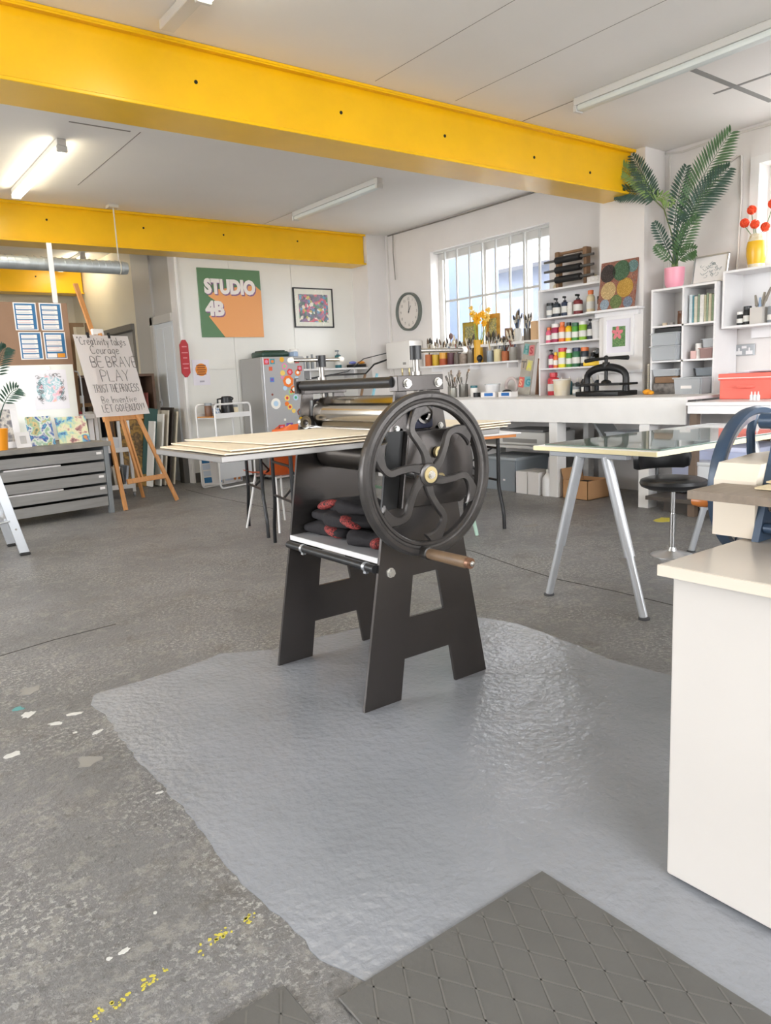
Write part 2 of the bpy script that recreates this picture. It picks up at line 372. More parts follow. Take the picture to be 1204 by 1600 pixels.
for x0, x1, y0, y1 in [(4.648, 4.656, 3.74, 4.26), (2.236, 2.243, 5.87, 7.57), (1.73, 2.17, 5.885, 5.905), (3.9, 3.903, 0.5, 4.2), (3.2, 3.203, 1.0, 4.2), (3.2, 6.4, 1.93, 1.933), (4.655, 5.9, 4.85, 4.87), (4.60, 4.604, 7.68, 8.35)]:
    struct(B().box(x0, x1, y0, y1, 3.0485, 3.0501).done('ceiling_seam', SEAM, ceil, smooth=False))
struct(B().obox((5.44, 3.005, 3.0492), (1.12, 0.045, 0.0016), rotz(0.02)).done('tape_strip', TAPE, ceil, smooth=False))
struct(B().obox((5.45, 2.85, 3.0482), (0.028, 0.62, 0.0016), rotz(0.0)).done('tape_strip', TAPE, ceil, smooth=False))

GLAZE = mat('window_glazing', '#f4fbff', 0.03, alpha=0.07)
FRAMEW = mat('white_window_frame', '#dcdad6', 0.45); BARW = mat('white_security_bar', '#cfd0ce', 0.45)
w1 = bpy.data.objects.new('window_1', None); COL.objects.link(w1); w1.location = (6.6, 6.5, 1.5); W['window_1'] = Matrix.Translation((6.6, 6.5, 1.5)); struct(w1)
fb = B()
fb.box(6.57, 6.63, 5.53, 7.46, 2.60, 2.70).box(6.57, 6.63, 5.53, 7.46, 1.5, 1.57).box(6.57, 6.63, 5.53, 5.60, 1.57, 2.6).box(6.57, 6.63, 7.39, 7.46, 1.57, 2.6)
fb.done('window_frame', FRAMEW, w1, smooth=False)
for y in (6.64, 5.99): B().box(6.56, 6.64, y-0.035, y+0.035, 1.57, 2.6).done('mullion', FRAMEW, w1, smooth=False)
for a, c in ((5.60, 5.955), (6.025, 6.605), (6.675, 7.39)): B().box(6.597, 6.603, a, c, 1.57, 2.6).done('pane', GLAZE, w1, smooth=False)
for i in range(8): B().box(6.49, 6.512, 7.255-i*0.2205, 7.277-i*0.2205, 1.5, 2.70).done('security_bar', BARW, w1, smooth=False)
B().box(6.488, 6.514, 5.72, 7.28, 2.065, 2.09).done('cross_bar', BARW, w1, smooth=False)
B().box(6.488, 6.514, 5.53, 7.46, 2.675, 2.698).done('cross_bar', BARW, w1, smooth=False)
B().box(6.32, 6.6, 5.53, 7.46, 1.47, 1.50).done('window_sill', WOODW, w1, smooth=False)
B().tube([(6.55, 6.67, 2.0), (6.53, 6.69, 1.97), (6.53, 6.72, 1.84)], 0.006).done('window_latch', ALU, w1)
w2 = bpy.data.objects.new('window_2', None); COL.objects.link(w2); w2.location = (6.6, 2.3, 1.92); W['window_2'] = Matrix.Translation((6.6, 2.3, 1.92)); struct(w2)
B().box(6.57, 6.63, 1.3, 3.30, 2.67, 2.74).box(6.57, 6.63, 1.3, 3.30, 1.92, 1.98).box(6.57, 6.63, 3.24, 3.30, 1.98, 2.67).box(6.57, 6.63, 1.3, 1.36, 1.98, 2.67).done('window_frame', FRAMEW, w2, smooth=False)
B().box(6.41, 6.43, 3.30, 3.375, 1.9, 2.80).box(6.41, 6.43, 1.25, 3.30, 2.74, 2.80).done('casing', WOODW, w2, smooth=False)
B().box(6.56, 6.64, 2.27, 2.33, 1.98, 2.67).done('mullion', FRAMEW, w2, smooth=False)
for a, c in ((1.36, 2.27), (2.33, 3.24)): B().box(6.597, 6.603, a, c, 1.98, 2.67).done('pane', GLAZE, w2, smooth=False)
# big windows behind and beside the photographer
w3 = bpy.data.objects.new('window_3', None); COL.objects.link(w3); w3.location = (-3.05, 3.3, 0.8); W['window_3'] = Matrix.Translation((-3.05, 3.3, 0.8)); struct(w3)
fb = B()
for y in (2.93, 4.7, 6.5, 8.27): fb.box(-3.08, -3.02, y-0.03, y+0.03, 0.8, 2.7)
fb.box(-3.08, -3.02, 2.9, 8.3, 0.8, 0.86).box(-3.08, -3.02, 2.9, 8.3, 2.64, 2.7); fb.done('window_frame', FRAMEW, w3, smooth=False)
w4 = bpy.data.objects.new('window_4', None); COL.objects.link(w4); w4.location = (1.9, -2.65, 0.5); W['window_4'] = Matrix.Translation((1.9, -2.65, 0.5)); struct(w4)
fb = B()
for x in (-1.67, 0.0, 1.7, 3.4, 5.07): fb.box(x-0.03, x+0.03, -2.68, -2.62, 0.65, 2.75)
fb.box(-1.7, 5.1, -2.68, -2.62, 0.65, 0.71).box(-1.7, 5.1, -2.68, -2.62, 2.69, 2.75); fb.done('window_frame', FRAMEW, w4, smooth=False)
# outside
yard = struct(B().box(6.74, 30, -15, 30, -0.3, -0.1).done('ground_outside', mat('yard_concrete', '#b0aeaa', 0.9), smooth=False))
struct(B().box(-40, -3.2, -40, 30, -0.3, -0.1).done('ground_outside_left', mat('yard_concrete', '#b0aeaa', 0.9), smooth=False))
struct(B().box(-3.1, 30, -40, -2.8, -0.3, -0.1).done('ground_outside_rear', mat('yard_concrete', '#b0aeaa', 0.9), smooth=False))
nb = thing('neighbour_building', 'pale building seen through the barred window above the bench', 'building', (12, 11, 0))
B().box(11.0, 14, 2, 22, -0.1, 3.1).done('facade', mat('neighbour_render', '#6f7686', 0.8, var=0.05, vs=1), nb, smooth=False)
B().box(10.6, 14.2, 1.8, 22.2, 3.1, 3.3).done('roof_edge', mat('neighbour_roof', '#9a9a9f', 0.8), nb, smooth=False)
for y in (8.6, 10.0, 12.4): B().box(10.96, 11.0, y, y+0.9, 1.2, 2.6).done('building_window', mat('neighbour_glass', '#66708a', 0.3), nb, smooth=False)
ob = thing('outbuilding', 'pale blue-white side wall seen through the left window panes', 'building', (7.9, 9.3, 0))
B().box(7.6, 8.4, 8.2, 12, -0.1, 3.6).done('facade', mat('outbuilding_render', '#5f6f8a', 0.8, var=0.04, vs=1.2), ob, smooth=False)
B().box(7.55, 8.45, 8.15, 12.1, 3.6, 3.72).done('roof_edge', mat('neighbour_roof', '#9a9a9f', 0.8), ob, smooth=False)

DOORW = mat('pale_blue_grey_door', '#dfe4e8', 0.4)
d1 = bpy.data.objects.new('door_1', None); COL.objects.link(d1); d1.location = (3.6, 9.26, 0); W['door_1'] = Matrix.Translation((3.6, 9.26, 0)); struct(d1)
B().box(3.568, 3.60, 8.9, 9.515, 0.0, 1.956).done('door_leaf', DOORW, d1, smooth=False)
for a, c in ((8.93, 9.19), (9.22, 9.48)): B().box(3.562, 3.569, a, c, 0.1, 1.9, 0.003).done('door_panel', DOORW, d1, smooth=False)
FRG = mat('grey_door_frame', '#c4c1bb', 0.45)
B().box(3.545, 3.69, 9.51, 9.60, 0, 2.05).box(3.545, 3.69, 8.905, 9.60, 1.955, 2.05).done('door_frame', FRG, d1, smooth=False)
B().box(3.552, 3.562, 9.465, 9.485, 0.95, 1.03).cyl((3.562, 9.475, 1.0), (3.53, 9.475, 1.0), 0.007).tube([(3.53, 9.475, 1.0), (3.53, 9.43, 1.0), (3.53, 9.39, 0.995)], 0.007).done('door_handle', ALU, d1)
d2 = bpy.data.objects.new('door_2', None); COL.objects.link(d2); d2.location = (3.6, 10.9, 0); W['door_2'] = Matrix.Translation((3.6, 10.9, 0)); struct(d2)
B().box(3.655, 3.69, 10.29, 11.51, 0.0, 2.02).done('door_leaf', mat('grey_door', '#a9a6a1', 0.45), d2, smooth=False)
B().box(3.56, 3.64, 11.46, 11.54, 0, 2.04).box(3.56, 3.64, 10.26, 10.32, 0, 2.0).box(3.53, 3.64, 10.26, 11.54, 1.96, 2.04).done('door_frame', mat('dark_lintel', '#6f6b66', 0.5), d2, smooth=False)
struct(B().box(3.5, 3.569, 8.80, 8.93, 0.0, 0.33).box(3.61, 5.9, 8.725, 8.739, 0.0, 0.12).done('baseboard_back', mat('dark_skirting', '#55534f', 0.6), smooth=False))

# ------------------------------------------------------------------ yellow steel beams
def ibeam(y0, y1, x0, x1, label, holes):
    ym = (y0+y1)/2; t = thing('steel_beam', label, 'beam', (x0, ym, 2.663))
    B().box(x0, x1, y0, y1, 2.663, 2.683, 0.003).done('bottom_flange', YEL, t, smooth=False)
    B().box(x0, x1, y0, y1, 3.03, 3.0485, 0.003).done('top_flange', YEL, t, smooth=False)
    B().box(x0, x1, y0+0.06, ym+0.008, 2.683, 3.03).done('web', YEL, t, smooth=False)
    B().box(x0, x1, y0+0.006, y0+0.010, 3.022, 3.03).done('lip', YEL, t, smooth=False)
    for hx, hz in holes:
        B().cyl((hx, y0+0.056, hz), (hx, y0+0.07, hz), 0.011, n=10).done('bolt_hole', DARK, t)
    return t
ibeam(4.26, 4.61, -3.0, 6.12, 'large yellow steel beam nearest the camera, crossing the whole picture', [(2.0, 2.86), (3.0, 2.86), (3.9, 2.85), (4.85, 2.83), (5.55, 2.8)])
ibeam(8.38, 8.72, -3.0, 6.11, 'yellow steel beam above the studio sign on the back wall', [(2.15, 2.9), (3.15, 2.9), (4.1, 2.9), (5.1, 2.9)])
ibeam(12.3, 12.62, -3.0, 3.56, 'yellow steel beam furthest back, above the brown board', [(2.9, 2.9)])

# ------------------------------------------------------------------ ceiling lights, duct
def tube_light(x, y0, y1, lit, label):
    t = thing('strip_light', label, 'ceiling light', (x, (y0+y1)/2, 2.96))
    B().box(x-0.035, x+0.035, y0, y1, 3.0, 3.049, 0.004).done('batten', mat('light_batten', '#d6d5d2', 0.4), t, smooth=False)
    for y in (y0, y1-0.03): B().box(x-0.04, x+0.04, y, y+0.03, 2.955, 3.0, 0.004).done('end_cap', mat('light_batten', '#d6d5d2', 0.4), t, smooth=False)
    B().box(x-0.036, x+0.036, y0+0.03, y1-0.03, 2.958, 2.999, 0.012, 2).done('diffuser', mat('lit_diffuser', '#fff3d6', 0.4, emit=18.0) if lit else mat('unlit_diffuser', '#dfe6e4', 0.3), t)
tube_light(1.775, 6.29, 7.95, True, 'lit fluorescent strip light left of centre between the two yellow beams')
tube_light(4.62, 6.06, 7.67, False, 'unlit fluorescent strip light right of centre between the two yellow beams')
tube_light(4.65, 1.6, 3.74, False, 'long unlit strip light near the taped cross on the ceiling')
tube_light(1.765, 2.3, 3.67, True, 'lit strip light at the very top edge of the picture')
tube_light(3.22, 11.0, 12.2, True, 'lit strip light far back in the corridor behind the duct')
B().box(1.725, 1.805, 3.67, 4.12, 3.0, 3.049, 0.004).done('junction_box_', mat('light_batten', '#d6d5d2', 0.4), None, smooth=False, at=(1.765, 3.9, 3.05)).name = 'conduit_trunking'
tag(bpy.data.objects['conduit_trunking'], 'short white ceiling trunking at top left beside the nearest beam', 'trunking')
GALV = mat('galvanised_duct', '#b9c0c3', 0.4, metal=0.55, var=0.12, vs=10)
t = thing('spiral_duct', 'galvanised spiral ventilation duct hanging below the second yellow beam', 'duct', (0, 8.2, 2.43))
B().cyl((-3, 8.2, 2.435), (2.79, 8.2, 2.425), 0.066, n=28).done('pipe', GALV, t)
pts = []
for i in range(0, 48*12):
    a = 2*PI*i/12; x = -0.4+3.17*i/(48*12); pts.append((x, 8.2+0.0665*math.cos(a), 2.43+0.0665*math.sin(a)))
B().tube(pts, 0.0035, 5).done('spiral_seam', GALV, t)
B().cyl((2.79, 8.2, 2.425), (2.84, 8.2, 2.424), 0.069, 0.06, n=28).done('end_collar', GALV, t)
B().cyl((2.76, 8.2, 2.49), (2.76, 8.2, 3.02), 0.007, n=8).torus((2.76, 8.2, 2.427), 0.069, 0.006, 'X').box(2.70, 2.80, 8.15, 8.25, 3.02, 3.049).done('hanger', mat('hanger_rod', '#c9c3b8', 0.5), t)
# surface cables and conduits
CABLE = mat('white_cable', '#d9d5cf', 0.5); CABG = mat('grey_cable', '#8a8680', 0.6)
def cable(name, label, pts, r, m): tag(B().tube(pts, r, 6).done(name, m), label, 'cable')
cable('ceiling_cable', 'thin grey cable running along the ceiling edge above the barred window', [(6.42, 8.3, 3.035), (6.42, 7.0, 3.03), (6.42, 5.8, 3.035), (6.42, 4.7, 3.03)], 0.008, CABG)
cable('ceiling_cable', 'cable looping along the wall top above the palm', [(6.41, 4.16, 3.03), (6.41, 4.0, 3.0), (6.41, 3.6, 3.02), (6.41, 3.0, 3.01), (6.41, 1.5, 3.02)], 0.009, CABLE)
cable('wall_conduit', 'white cable dropping down the wall between palm and right window', [(6.42, 3.62, 2.78), (6.42, 3.50, 2.84), (6.42, 3.46, 2.84), (6.42, 3.45, 2.5), (6.42, 3.47, 1.9)], 0.010, CABLE)
cable('wall_conduit', 'white conduit running down the wall left of the clock', [(6.42, 8.32, 3.04), (6.42, 8.31, 1.9), (6.42, 8.3, 1.2)], 0.012, CABLE)
cable('wall_conduit', 'white conduit down the pillar beside the palm', [(6.42, 4.12, 3.0), (6.42, 4.11, 2.3), (6.42, 4.12, 1.83)], 0.012, CABLE)
cable('pull_cord', 'dark hanging cord with a cleat at the ceiling above the clock', [(6.40, 8.16, 3.04), (6.39, 8.16, 2.8), (6.395, 8.14, 2.45)], 0.007, CABG)
# ------------------------------------------------------------------ floor mats
RUB = mat('grey_rubber_mat', '#5d5c59', 0.55, var=0.08, vs=6, bump=0.08, bs=90); RUBL = mat('worn_mat_ridge', '#686662', 0.55)
def floor_mat_obj(x0, x1, y0, y1, label):
    t = thing('rubber_mat', label, 'mat', ((x0+x1)/2, (y0+y1)/2, 0.002))
    B().box(x0, x1, y0, y1, 0.0023, 0.008, 0.002).done('sheet', RUB, t, smooth=False)
    bb = B(); cx, cy = (x0+x1)/2, (y0+y1)/2; p = 0.062; ang = 0.52
    for sgn in (1, -1):
        d = Vector((math.sin(ang)*sgn, math.cos(ang)))
        n = Vector((d.y, -d.x))
        k = -30
        while k <= 30:
            # clip line  c + n*k*p + d*t  to the rectangle
            o = Vector((cx, cy))+n*(k*p); t0, t1 = -9, 9
            for a, lo, hi in ((0, x0+0.01, x1-0.01), (1, y0+0.01, y1-0.01)):
                if abs(d[a]) > 1e-6:
                    u0, u1 = (lo-o[a])/d[a], (hi-o[a])/d[a]; t0 = max(t0, min(u0, u1)); t1 = min(t1, max(u0, u1))
            if t1-t0 > 0.02:
                c = o+d*((t0+t1)/2); bb.obox((c.x, c.y, 0.0084), (0.0035, t1-t0, 0.0014), rotz(-math.atan2(d.x, d.y)))
            k += 1
    o = bb.done('tread_ridges', RUBL, t, smooth=False); o['kind'] = 'stuff'
floor_mat_obj(0.618, 1.176, -0.25, 1.045, 'grey rubber mat with diamond tread in the foreground, larger one')
floor_mat_obj(-0.02, 0.556, -0.1, 1.136, 'grey rubber mat whose corner just shows at the bottom left edge')

# ------------------------------------------------------------------ etching press
ep = thing('etching_press', 'large black etching press with spoked hand wheel standing on the grey patch', 'printing press', (1.65, 2.3, 0.0022))
prof = [(1.36, 0.0022), (1.521, 0.0022), (1.544, 0.15), (1.760, 0.15), (1.783, 0.0022), (1.941, 0.0022), (1.842, 0.537), (1.773, 0.952), (1.748, 1.086), (1.70, 1.086), (1.70, 0.955), (1.60, 0.955), (1.60, 1.086), (1.553, 1.086), (1.527, 0.952), (1.458, 0.537)]
hole = [(1.573, 0.297), (1.735, 0.297), (1.71, 0.446), (1.596, 0.446)]
for y in (2.0, 2.6): B().plate(prof, [hole], XZ(y), (0, 0.012, 0)).done('side_plate', BLACKM, ep, smooth=False)
for y0, y1 in ((1.984, 2.03), (2.585, 2.63)): B().box(1.55, 1.752, y0, y1, 1.086, 1.138, 0.002).done('cap_block', BLACKM, ep, smooth=False)
def hexbolt(p, d, r, m, parent, name='bolt'):
    p = Vector(p); d = Vector(d).normalized()
    return B().cyl(p, p+d*0.003, r*1.25, n=18).cyl(p+d*0.003, p+d*(r*0.9), r, n=6).cyl(p+d*(r*0.9), p+d*(r*0.95), r*0.7, n=12).done(name, m, parent)
ZINC = mat('zinc_bolt', '#dcdad4', 0.25, metal=0.9)
for x in (1.59, 1.725): hexbolt((x, 1.984, 1.111), (0, -1, 0), 0.013, ZINC, ep)
hexbolt((1.498, 2.0, 0.474), (0, -1, 0), 0.014, ZINC, ep)
hexbolt((1.55, 2.0, 0.962), (0, -1, 0), 0.009, STEEL, ep); hexbolt((1.745, 2.0, 0.962), (0, -1, 0), 0.009, STEEL, ep)
for x in (1.555, 1.742): B().cyl((x, 2.012, 1.118), (x, 2.6, 1.118), 0.019, n=20).done('tie_bar', BLACKP, ep)
B().box(1.533, 1.548, 2.615, 2.632, 1.09, 1.15, 0.002).done('end_bracket', BLACKM, ep, smooth=False)
B().cyl((1.65, 2.03, 1.007), (1.65, 2.585, 1.007), 0.066, n=48).done('upper_roller', ROLL, ep)
B().cyl((1.65, 1.975, 1.007), (1.65, 2.64, 1.007), 0.02, n=20).done('roller_shaft', STEEL, ep)
B().cyl((1.65, 2.03, 0.846), (1.65, 2.585, 0.846), 0.058, n=48).done('lower_roller', mat('dark_roller', '#55504b', 0.3, metal=0.8), ep)
for y in (1.975, 2.575):
    bk = B().box(1.605, 1.695, y, y+0.05, 0.957, 1.065, 0.01, 2).done('bearing_block', mat('bearing_blue_black', '#2b2d3c', 0.35, metal=0.3), ep)
    B().lathe([(0.020, -0.002), (0.024, -0.008), (0.034, -0.008), (0.037, 0.004)], (1.65, y, 1.008), 'Y').done('bearing_ring', CHROME, bk)
for y, x0, x1 in ((2.006, 1.645, 1.875), (2.606, 1.511, 1.747)):
    B().cyl((1.65, y, 1.06), (1.65, y, 1.20), 0.011, n=14).cyl((1.65, y, 1.138), (1.65, y, 1.15), 0.018, n=14).done('pressure_screw', mat('screw_steel', '#8f8b86', 0.38, metal=0.9), ep)
    B().cyl((1.66, y, 1.045), (1.66, y, 1.086), 0.014, n=12).done('screw_nut', BLACKP, ep)
    h = B().cyl((1.65, y, 1.19), (1.65, y, 1.236), 0.020, n=20).done('screw_hub', BLACKP, ep)
    B().cyl((x0, y, 1.219), (x1, y, 1.219), 0.0075, n=12).done('tommy_bar', STEEL, h)
    for x in (x0, x1): B().ball((x, y, 1.219), 0.0125, (1.1, 1, 1)).done('bar_knob', mat('ivory_knob', '#dfd9cf', 0.3), h)
for x in (1.57, 1.73):
    B().cyl((x, 2.3-0.3, 0.955), (x, 2.3+0.31, 0.955), 0.008, n=10).done('stay_rod', STEEL, ep)
B().lathe([(0.012, 0), (0.012, -0.01), (0.026, -0.012), (0.028, 0.0)], (1.551, 2.6, 0.975), 'Y').done('plate_eye', CHROME, ep)
B().box(1.585, 1.592, 2.594, 2.6, 1.0, 1.06).done('maker_plate', ALU, ep, smooth=False)
# gear guard on the near plate
gp = [(1.534, 0.955), (1.83, 0.955)]+[(1.79+0.078*math.cos(a), 0.82+0.134*math.sin(a)) for a in [rad(80-16*i) for i in range(11)]]+[(1.80, 0.685), (1.492, 0.693)]
B().plate([(1.466, 0.693), (1.530, 0.695), (1.572, 0.955), (1.504, 0.955)], [], XZ(1.990), (0, 0.0095, 0)).done('guard_dark_reflection', mat('guard_reflection_black', '#0c0c0c', 0.45), ep, smooth=False)  # black strip standing in for the dark reflection on the guard's left side
bb = B()
gq = [(1.574, 0.953), (1.83, 0.953)]+[(1.79+0.078*math.cos(a), 0.82+0.134*math.sin(a)) for a in [rad(72-16*i) for i in range(10)]]+[(1.80, 0.686), (1.533, 0.695)]
cxx, czz = 1.69, 0.82
rings = []
for k, (s_, yy) in enumerate([(1.0, 2.0), (1.0, 1.972), (0.992, 1.966), (0.975, 1.963), (0.6, 1.961)]):
    rings.append([bb.bm.verts.new((cxx+(u-cxx)*s_, yy, czz+(v-czz)*s_)) for u, v in gq])
for a, c in zip(rings, rings[1:]): bb.skin(a, c)
bb.cap(rings[-1]); bb.done('gear_guard', BLACKM, ep, ang=50)
for x, z in ((1.69, 0.874), (1.692, 0.783)):
    g_ = B().cyl((x, 1.955, z), (x, 1.943, z), 0.02, n=20).done('washer', BRASS, ep); hexbolt((x, 1.943, z), (0, -1, 0), 0.009, ZINC, g_)
# steel bed
B().box(0.93, 2.085, 2.045, 2.575, 0.906, 0.925, 0.002).done('bed_plate', mat('bed_steel', '#8f8c89', 0.4, metal=0.7), ep, smooth=False)
# shelf and front rod
B().box(1.456, 1.85, 2.0125, 2.5995, 0.512, 0.531, 0.001).done('shelf_board', mat('grey_shelf_top', '#a9a9ab', 0.5), ep, smooth=False)
B().box(1.452, 1.456, 2.0125, 2.5995, 0.512, 0.531).done('shelf_edge', mat('white_shelf_edge', '#e4e3e3', 0.5), ep, smooth=False)
rd = B().cyl((1.443, 2.012, 0.494), (1.443, 2.6, 0.494), 0.0145, n=18).done('front_rod', BLACKP, ep)
for y in (2.06, 2.48): B().cyl((1.443, y, 0.494), (1.443, y+0.014, 0.494), 0.0165, n=18).box(1.436, 1.45, y, y+0.014, 0.470, 0.48).done('rod_clip', ALU, rd)
B().cyl((1.84, 2.012, 0.494), (1.84, 2.6, 0.494), 0.0145, n=18).done('rear_rod', BLACKP, ep)
# hand wheel
WY, WX, WZ = 1.875, 1.574, 0.815
B().cyl((WX, 1.90, WZ), (1.574, 2.0, WZ), 0.022, n=20).done('wheel_shaft', STEEL, ep)
wp = [(0.222, -0.010), (0.226, -0.015), (0.234, -0.015), (0.237, -0.011), (0.244, -0.012), (0.250, -0.019), (0.262, -0.019), (0.270, -0.012), (0.272, 0.0), (0.270, 0.012), (0.262, 0.019), (0.250, 0.019), (0.237, 0.012), (0.226, 0.014), (0.222, 0.010), (0.222, -0.010)]
whl = B().lathe(wp, (WX, WY, WZ), 'Y', n=96).done('hand_wheel', IRON, ep, ang=30)
B().lathe([(0, -0.016), (0.032, -0.016), (0.039, -0.012), (0.040, 0.0), (0.036, 0.025), (0, 0.025)], (WX, WY, WZ), 'Y', n=32).done('hub', IRON, whl)
B().cyl((WX, WY-0.016, WZ), (WX, WY-0.019, WZ), 0.027, n=28).done('hub_washer', BRASS, whl); hexbolt((WX, WY-0.019, WZ), (0, -1, 0), 0.011, ZINC, whl, 'hub_bolt')
def lerp(xs, ys, x):
    for i in range(len(xs)-1):
        if x <= xs[i+1]:
            t = (x-xs[i])/(xs[i+1]-xs[i]); t = t*t*(3-2*t) if False else t
            return ys[i]+(ys[i+1]-ys[i])*t
    return ys[-1]
def catmull(P, n):
    out = []
    for i in range(len(P)-1):
        p0, p1, p2, p3 = P[max(i-1, 0)], P[i], P[i+1], P[min(i+2, len(P)-1)]
        for k in range(n):
            t = k/n; out.append(tuple(0.5*((2*b)+(-a+c)*t+(2*a-5*b+4*c-d)*t*t+(-a+3*b-3*c+d)*t**3) for a, b, c, d in zip(p0, p1, p2, p3)))
    out.append(P[-1]); return out
for k in range(6):
    th0 = rad(6+60*k); bb = B(); ctr = []
    for r, off in ((0.030, -10), (0.07, 2), (0.115, 12), (0.16, 17), (0.195, 9), (0.23, -4)):
        a = th0+rad(off); ctr.append((-r*math.sin(a), r*math.cos(a)))
    c2 = catmull(ctr, 5); rows = []; n = len(c2)
    for i, p in enumerate(c2):
        q0, q1 = c2[max(i-1, 0)], c2[min(i+1, n-1)]; tx, tz = q1[0]-q0[0], q1[1]-q0[1]; l = math.hypot(tx, tz); nx, nz = -tz/l, tx/l
        t = i/(n-1); w = lerp([0, 0.25, 0.72, 0.86, 0.95, 1.0], [0.019, 0.012, 0.012, 0.018, 0.032, 0.044], t); d = 0.009
        sec = [(-w, -d*0.55), (-w*0.8, -d), (w*0.8, -d), (w, -d*0.55), (w, d*0.55), (w*0.8, d), (-w*0.8, d), (-w, d*0.55)]
        rows.append([bb.bm.verts.new((WX+p[0]+nx*u, WY+v, WZ+p[1]+nz*u)) for u, v in sec])
    for a, c in zip(rows, rows[1:]): bb.skin(a, c)
    bb.cap(rows[0][::-1]); bb.cap(rows[-1]); bb.done('spoke', IRON, whl, ang=30)
HX, HZ = 1.532, 0.562
hd = B().lathe([(0, 0), (0.021, 0), (0.021, 0.03), (0.012, 0.034), (0, 0.034)], (HX, WY-0.015, HZ), 'Y', R=Matrix.Rotation(PI/2, 3, 'X')).done('handle_boss', IRON, whl)
HW = mat('worn_dark_wood_handle', '#7a624a', 0.5, var=0.25, vs=14, stretch=(3, 0.6, 3))
B().lathe([(0, 0.03), (0.0165, 0.03), (0.018, 0.05), (0.0185, 0.13), (0.019, 0.205), (0.016, 0.212), (0, 0.212)], (HX, WY-0.015, HZ), 'Y', R=Matrix.Rotation(PI/2, 3, 'X')).done('wheel_handle', HW, whl)
B().lathe([(0, 0.21), (0.0165, 0.21), (0.018, 0.218), (0.0165, 0.226), (0, 0.226)], (HX, WY-0.015, HZ), 'Y', R=Matrix.Rotation(PI/2, 3, 'X')).done('handle_collar', mat('copper_collar', '#8a6650', 0.4, metal=0.5), whl)
B().cyl((HX, WY-0.24, HZ), (HX, WY-0.248, HZ), 0.009, n=12).ball((HX, WY-0.248, HZ), 0.008, (1, 0.6, 1)).done('handle_rivet', STEEL, whl)

# felts on the bed
def felt(x0, x1, y0, y1, z0, th, label, m, curl=0.0, sk=0.0):
    bb = B(); nx, ny = 40, 8; top = []; bot = []
    for i in range(nx+1):
        a, c = [], []
        for j in range(ny+1):
            u, v = i/nx, j/ny; x = x0+(x1-x0)*u+sk*(v-0.5)*(1-u); y = y0+(y1-y0)*v
            cr = 0.03
            z = z0+0.0012*math.sin(7*u+3*v)*math.sin(5*v+2*u)+0.0012+curl*max(0, u-0.9)**2*60
            rx = min(1.0, min(u*(x1-x0), (1-u)*(x1-x0))/0.012); ry = min(1.0, min(v, 1-v)*(y1-y0)/0.012)
            e = th*(0.6+0.4*min(rx, ry))
            a.append(bb.bm.verts.new((x, y, z+e))); c.append(bb.bm.verts.new((x, y, z)))
        top.append(a); bot.append(c)
    for i in range(nx):
        for j in range(ny):
            bb.bm.faces.new((top[i][j], top[i+1][j], top[i+1][j+1], top[i][j+1])); bb.bm.faces.new((bot[i][j+1], bot[i+1][j+1], bot[i+1][j], bot[i][j]))
    for i in range(nx):
        bb.bm.faces.new((bot[i][0], bot[i+1][0], top[i+1][0], top[i][0])); bb.bm.faces.new((top[i][ny], top[i+1][ny], bot[i+1][ny], bot[i][ny]))
    for j in range(ny):
        bb.bm.faces.new((bot[0][j+1], bot[0][j], top[0][j], top[0][j+1])); bb.bm.faces.new((bot[nx][j], bot[nx][j+1], top[nx][j+1], top[nx][j]))
    tag(bb.done('felt_blanket', m, at=((x0+x1)/2, (y0+y1)/2, z0), ang=60), label, 'felt')
felt(0.945, 2.135, 2.05, 2.572, 0.9265, 0.007, 'bottom cream felt blanket lying on the press bed', FELT)
felt(0.975, 2.155, 2.052, 2.570, 0.9358, 0.007, 'middle cream felt blanket on the press bed', FELT, sk=0.02)
felt(1.065, 2.150, 2.050, 2.568, 0.9450, 0.006, 'top cream felt blanket running under the press roller', mat('pale_cream_felt', '#ecdfc8', 0.95, var=0.04, vs=10, bump=0.2, bs=160), sk=-0.06)

# folded black cloths on the press shelf
CLOTH = mat('black_quilted_cloth', '#1f1c1f', 0.85, var=0.15, vs=20, bump=0.3, bs=40)
REDT = art('red_stitched_trim', ['#1f1a1c', '#b4423e', '#201b1d', '#c04f48', '#241f20'], 60, dist=0.5, rough=0.8)
def cloth(c, size, rz, label, seed, trims):
    rnd = random.Random(seed); bb = B(); q = bmesh.ops.create_cube(bb.bm, size=1.0)
    bmesh.ops.subdivide_edges(bb.bm, edges=bb.bm.edges[:], cuts=7, use_grid_fill=True)
    ph = [rnd.uniform(0, 6) for _ in range(6)]
    t = thing('folded_cloth', label, 'cloth', c, rz)
    for v in bb.bm.verts:
        x, y, z = v.co*2
        # superellipsoid-like roll with creases
        l = (abs(x)**4+abs(y)**4+abs(z)**4)**0.25 or 1; k = 1.0/l if l > 0.5 else 1
        x, y, z = x*k, y*k, z*k
        th = 1-0.5*abs(y)**2.2*(0.5+0.5*math.sin(ph[3]))
        z = z*th*(1+0.22*math.sin(5*y+ph[0])+0.14*math.sin(7*x+ph[1])+0.1*math.sin(11*y+4*x+ph[4])); x = x*(1+0.16*math.sin(4*y+ph[2])+0.05*math.sin(9*y+ph[5]))
        v.co = Vector((x*size[0]/2, y*size[1]/2, z*size[2]/2+size[2]*0.40))
        if v.co.z < 0.0: v.co.z = 0.0
    bb.done('cloth_body', CLOTH, t, local=True, ang=80)
    for (ty, sg, w, hh) in trims:
        b2 = B(); n = 12; y = ty*size[1]/2
        pts = [(-size[0]*0.52-0.0*i, y, 0) for i in range(1)]
        b2.ball((-size[0]*0.40, y, size[2]*0.45), 1.0, (size[0]*0.17, w*1.25, hh*1.15), 14, rotx(rad(14*sg)))
        b2.done('red_trim', REDT, t, local=True)
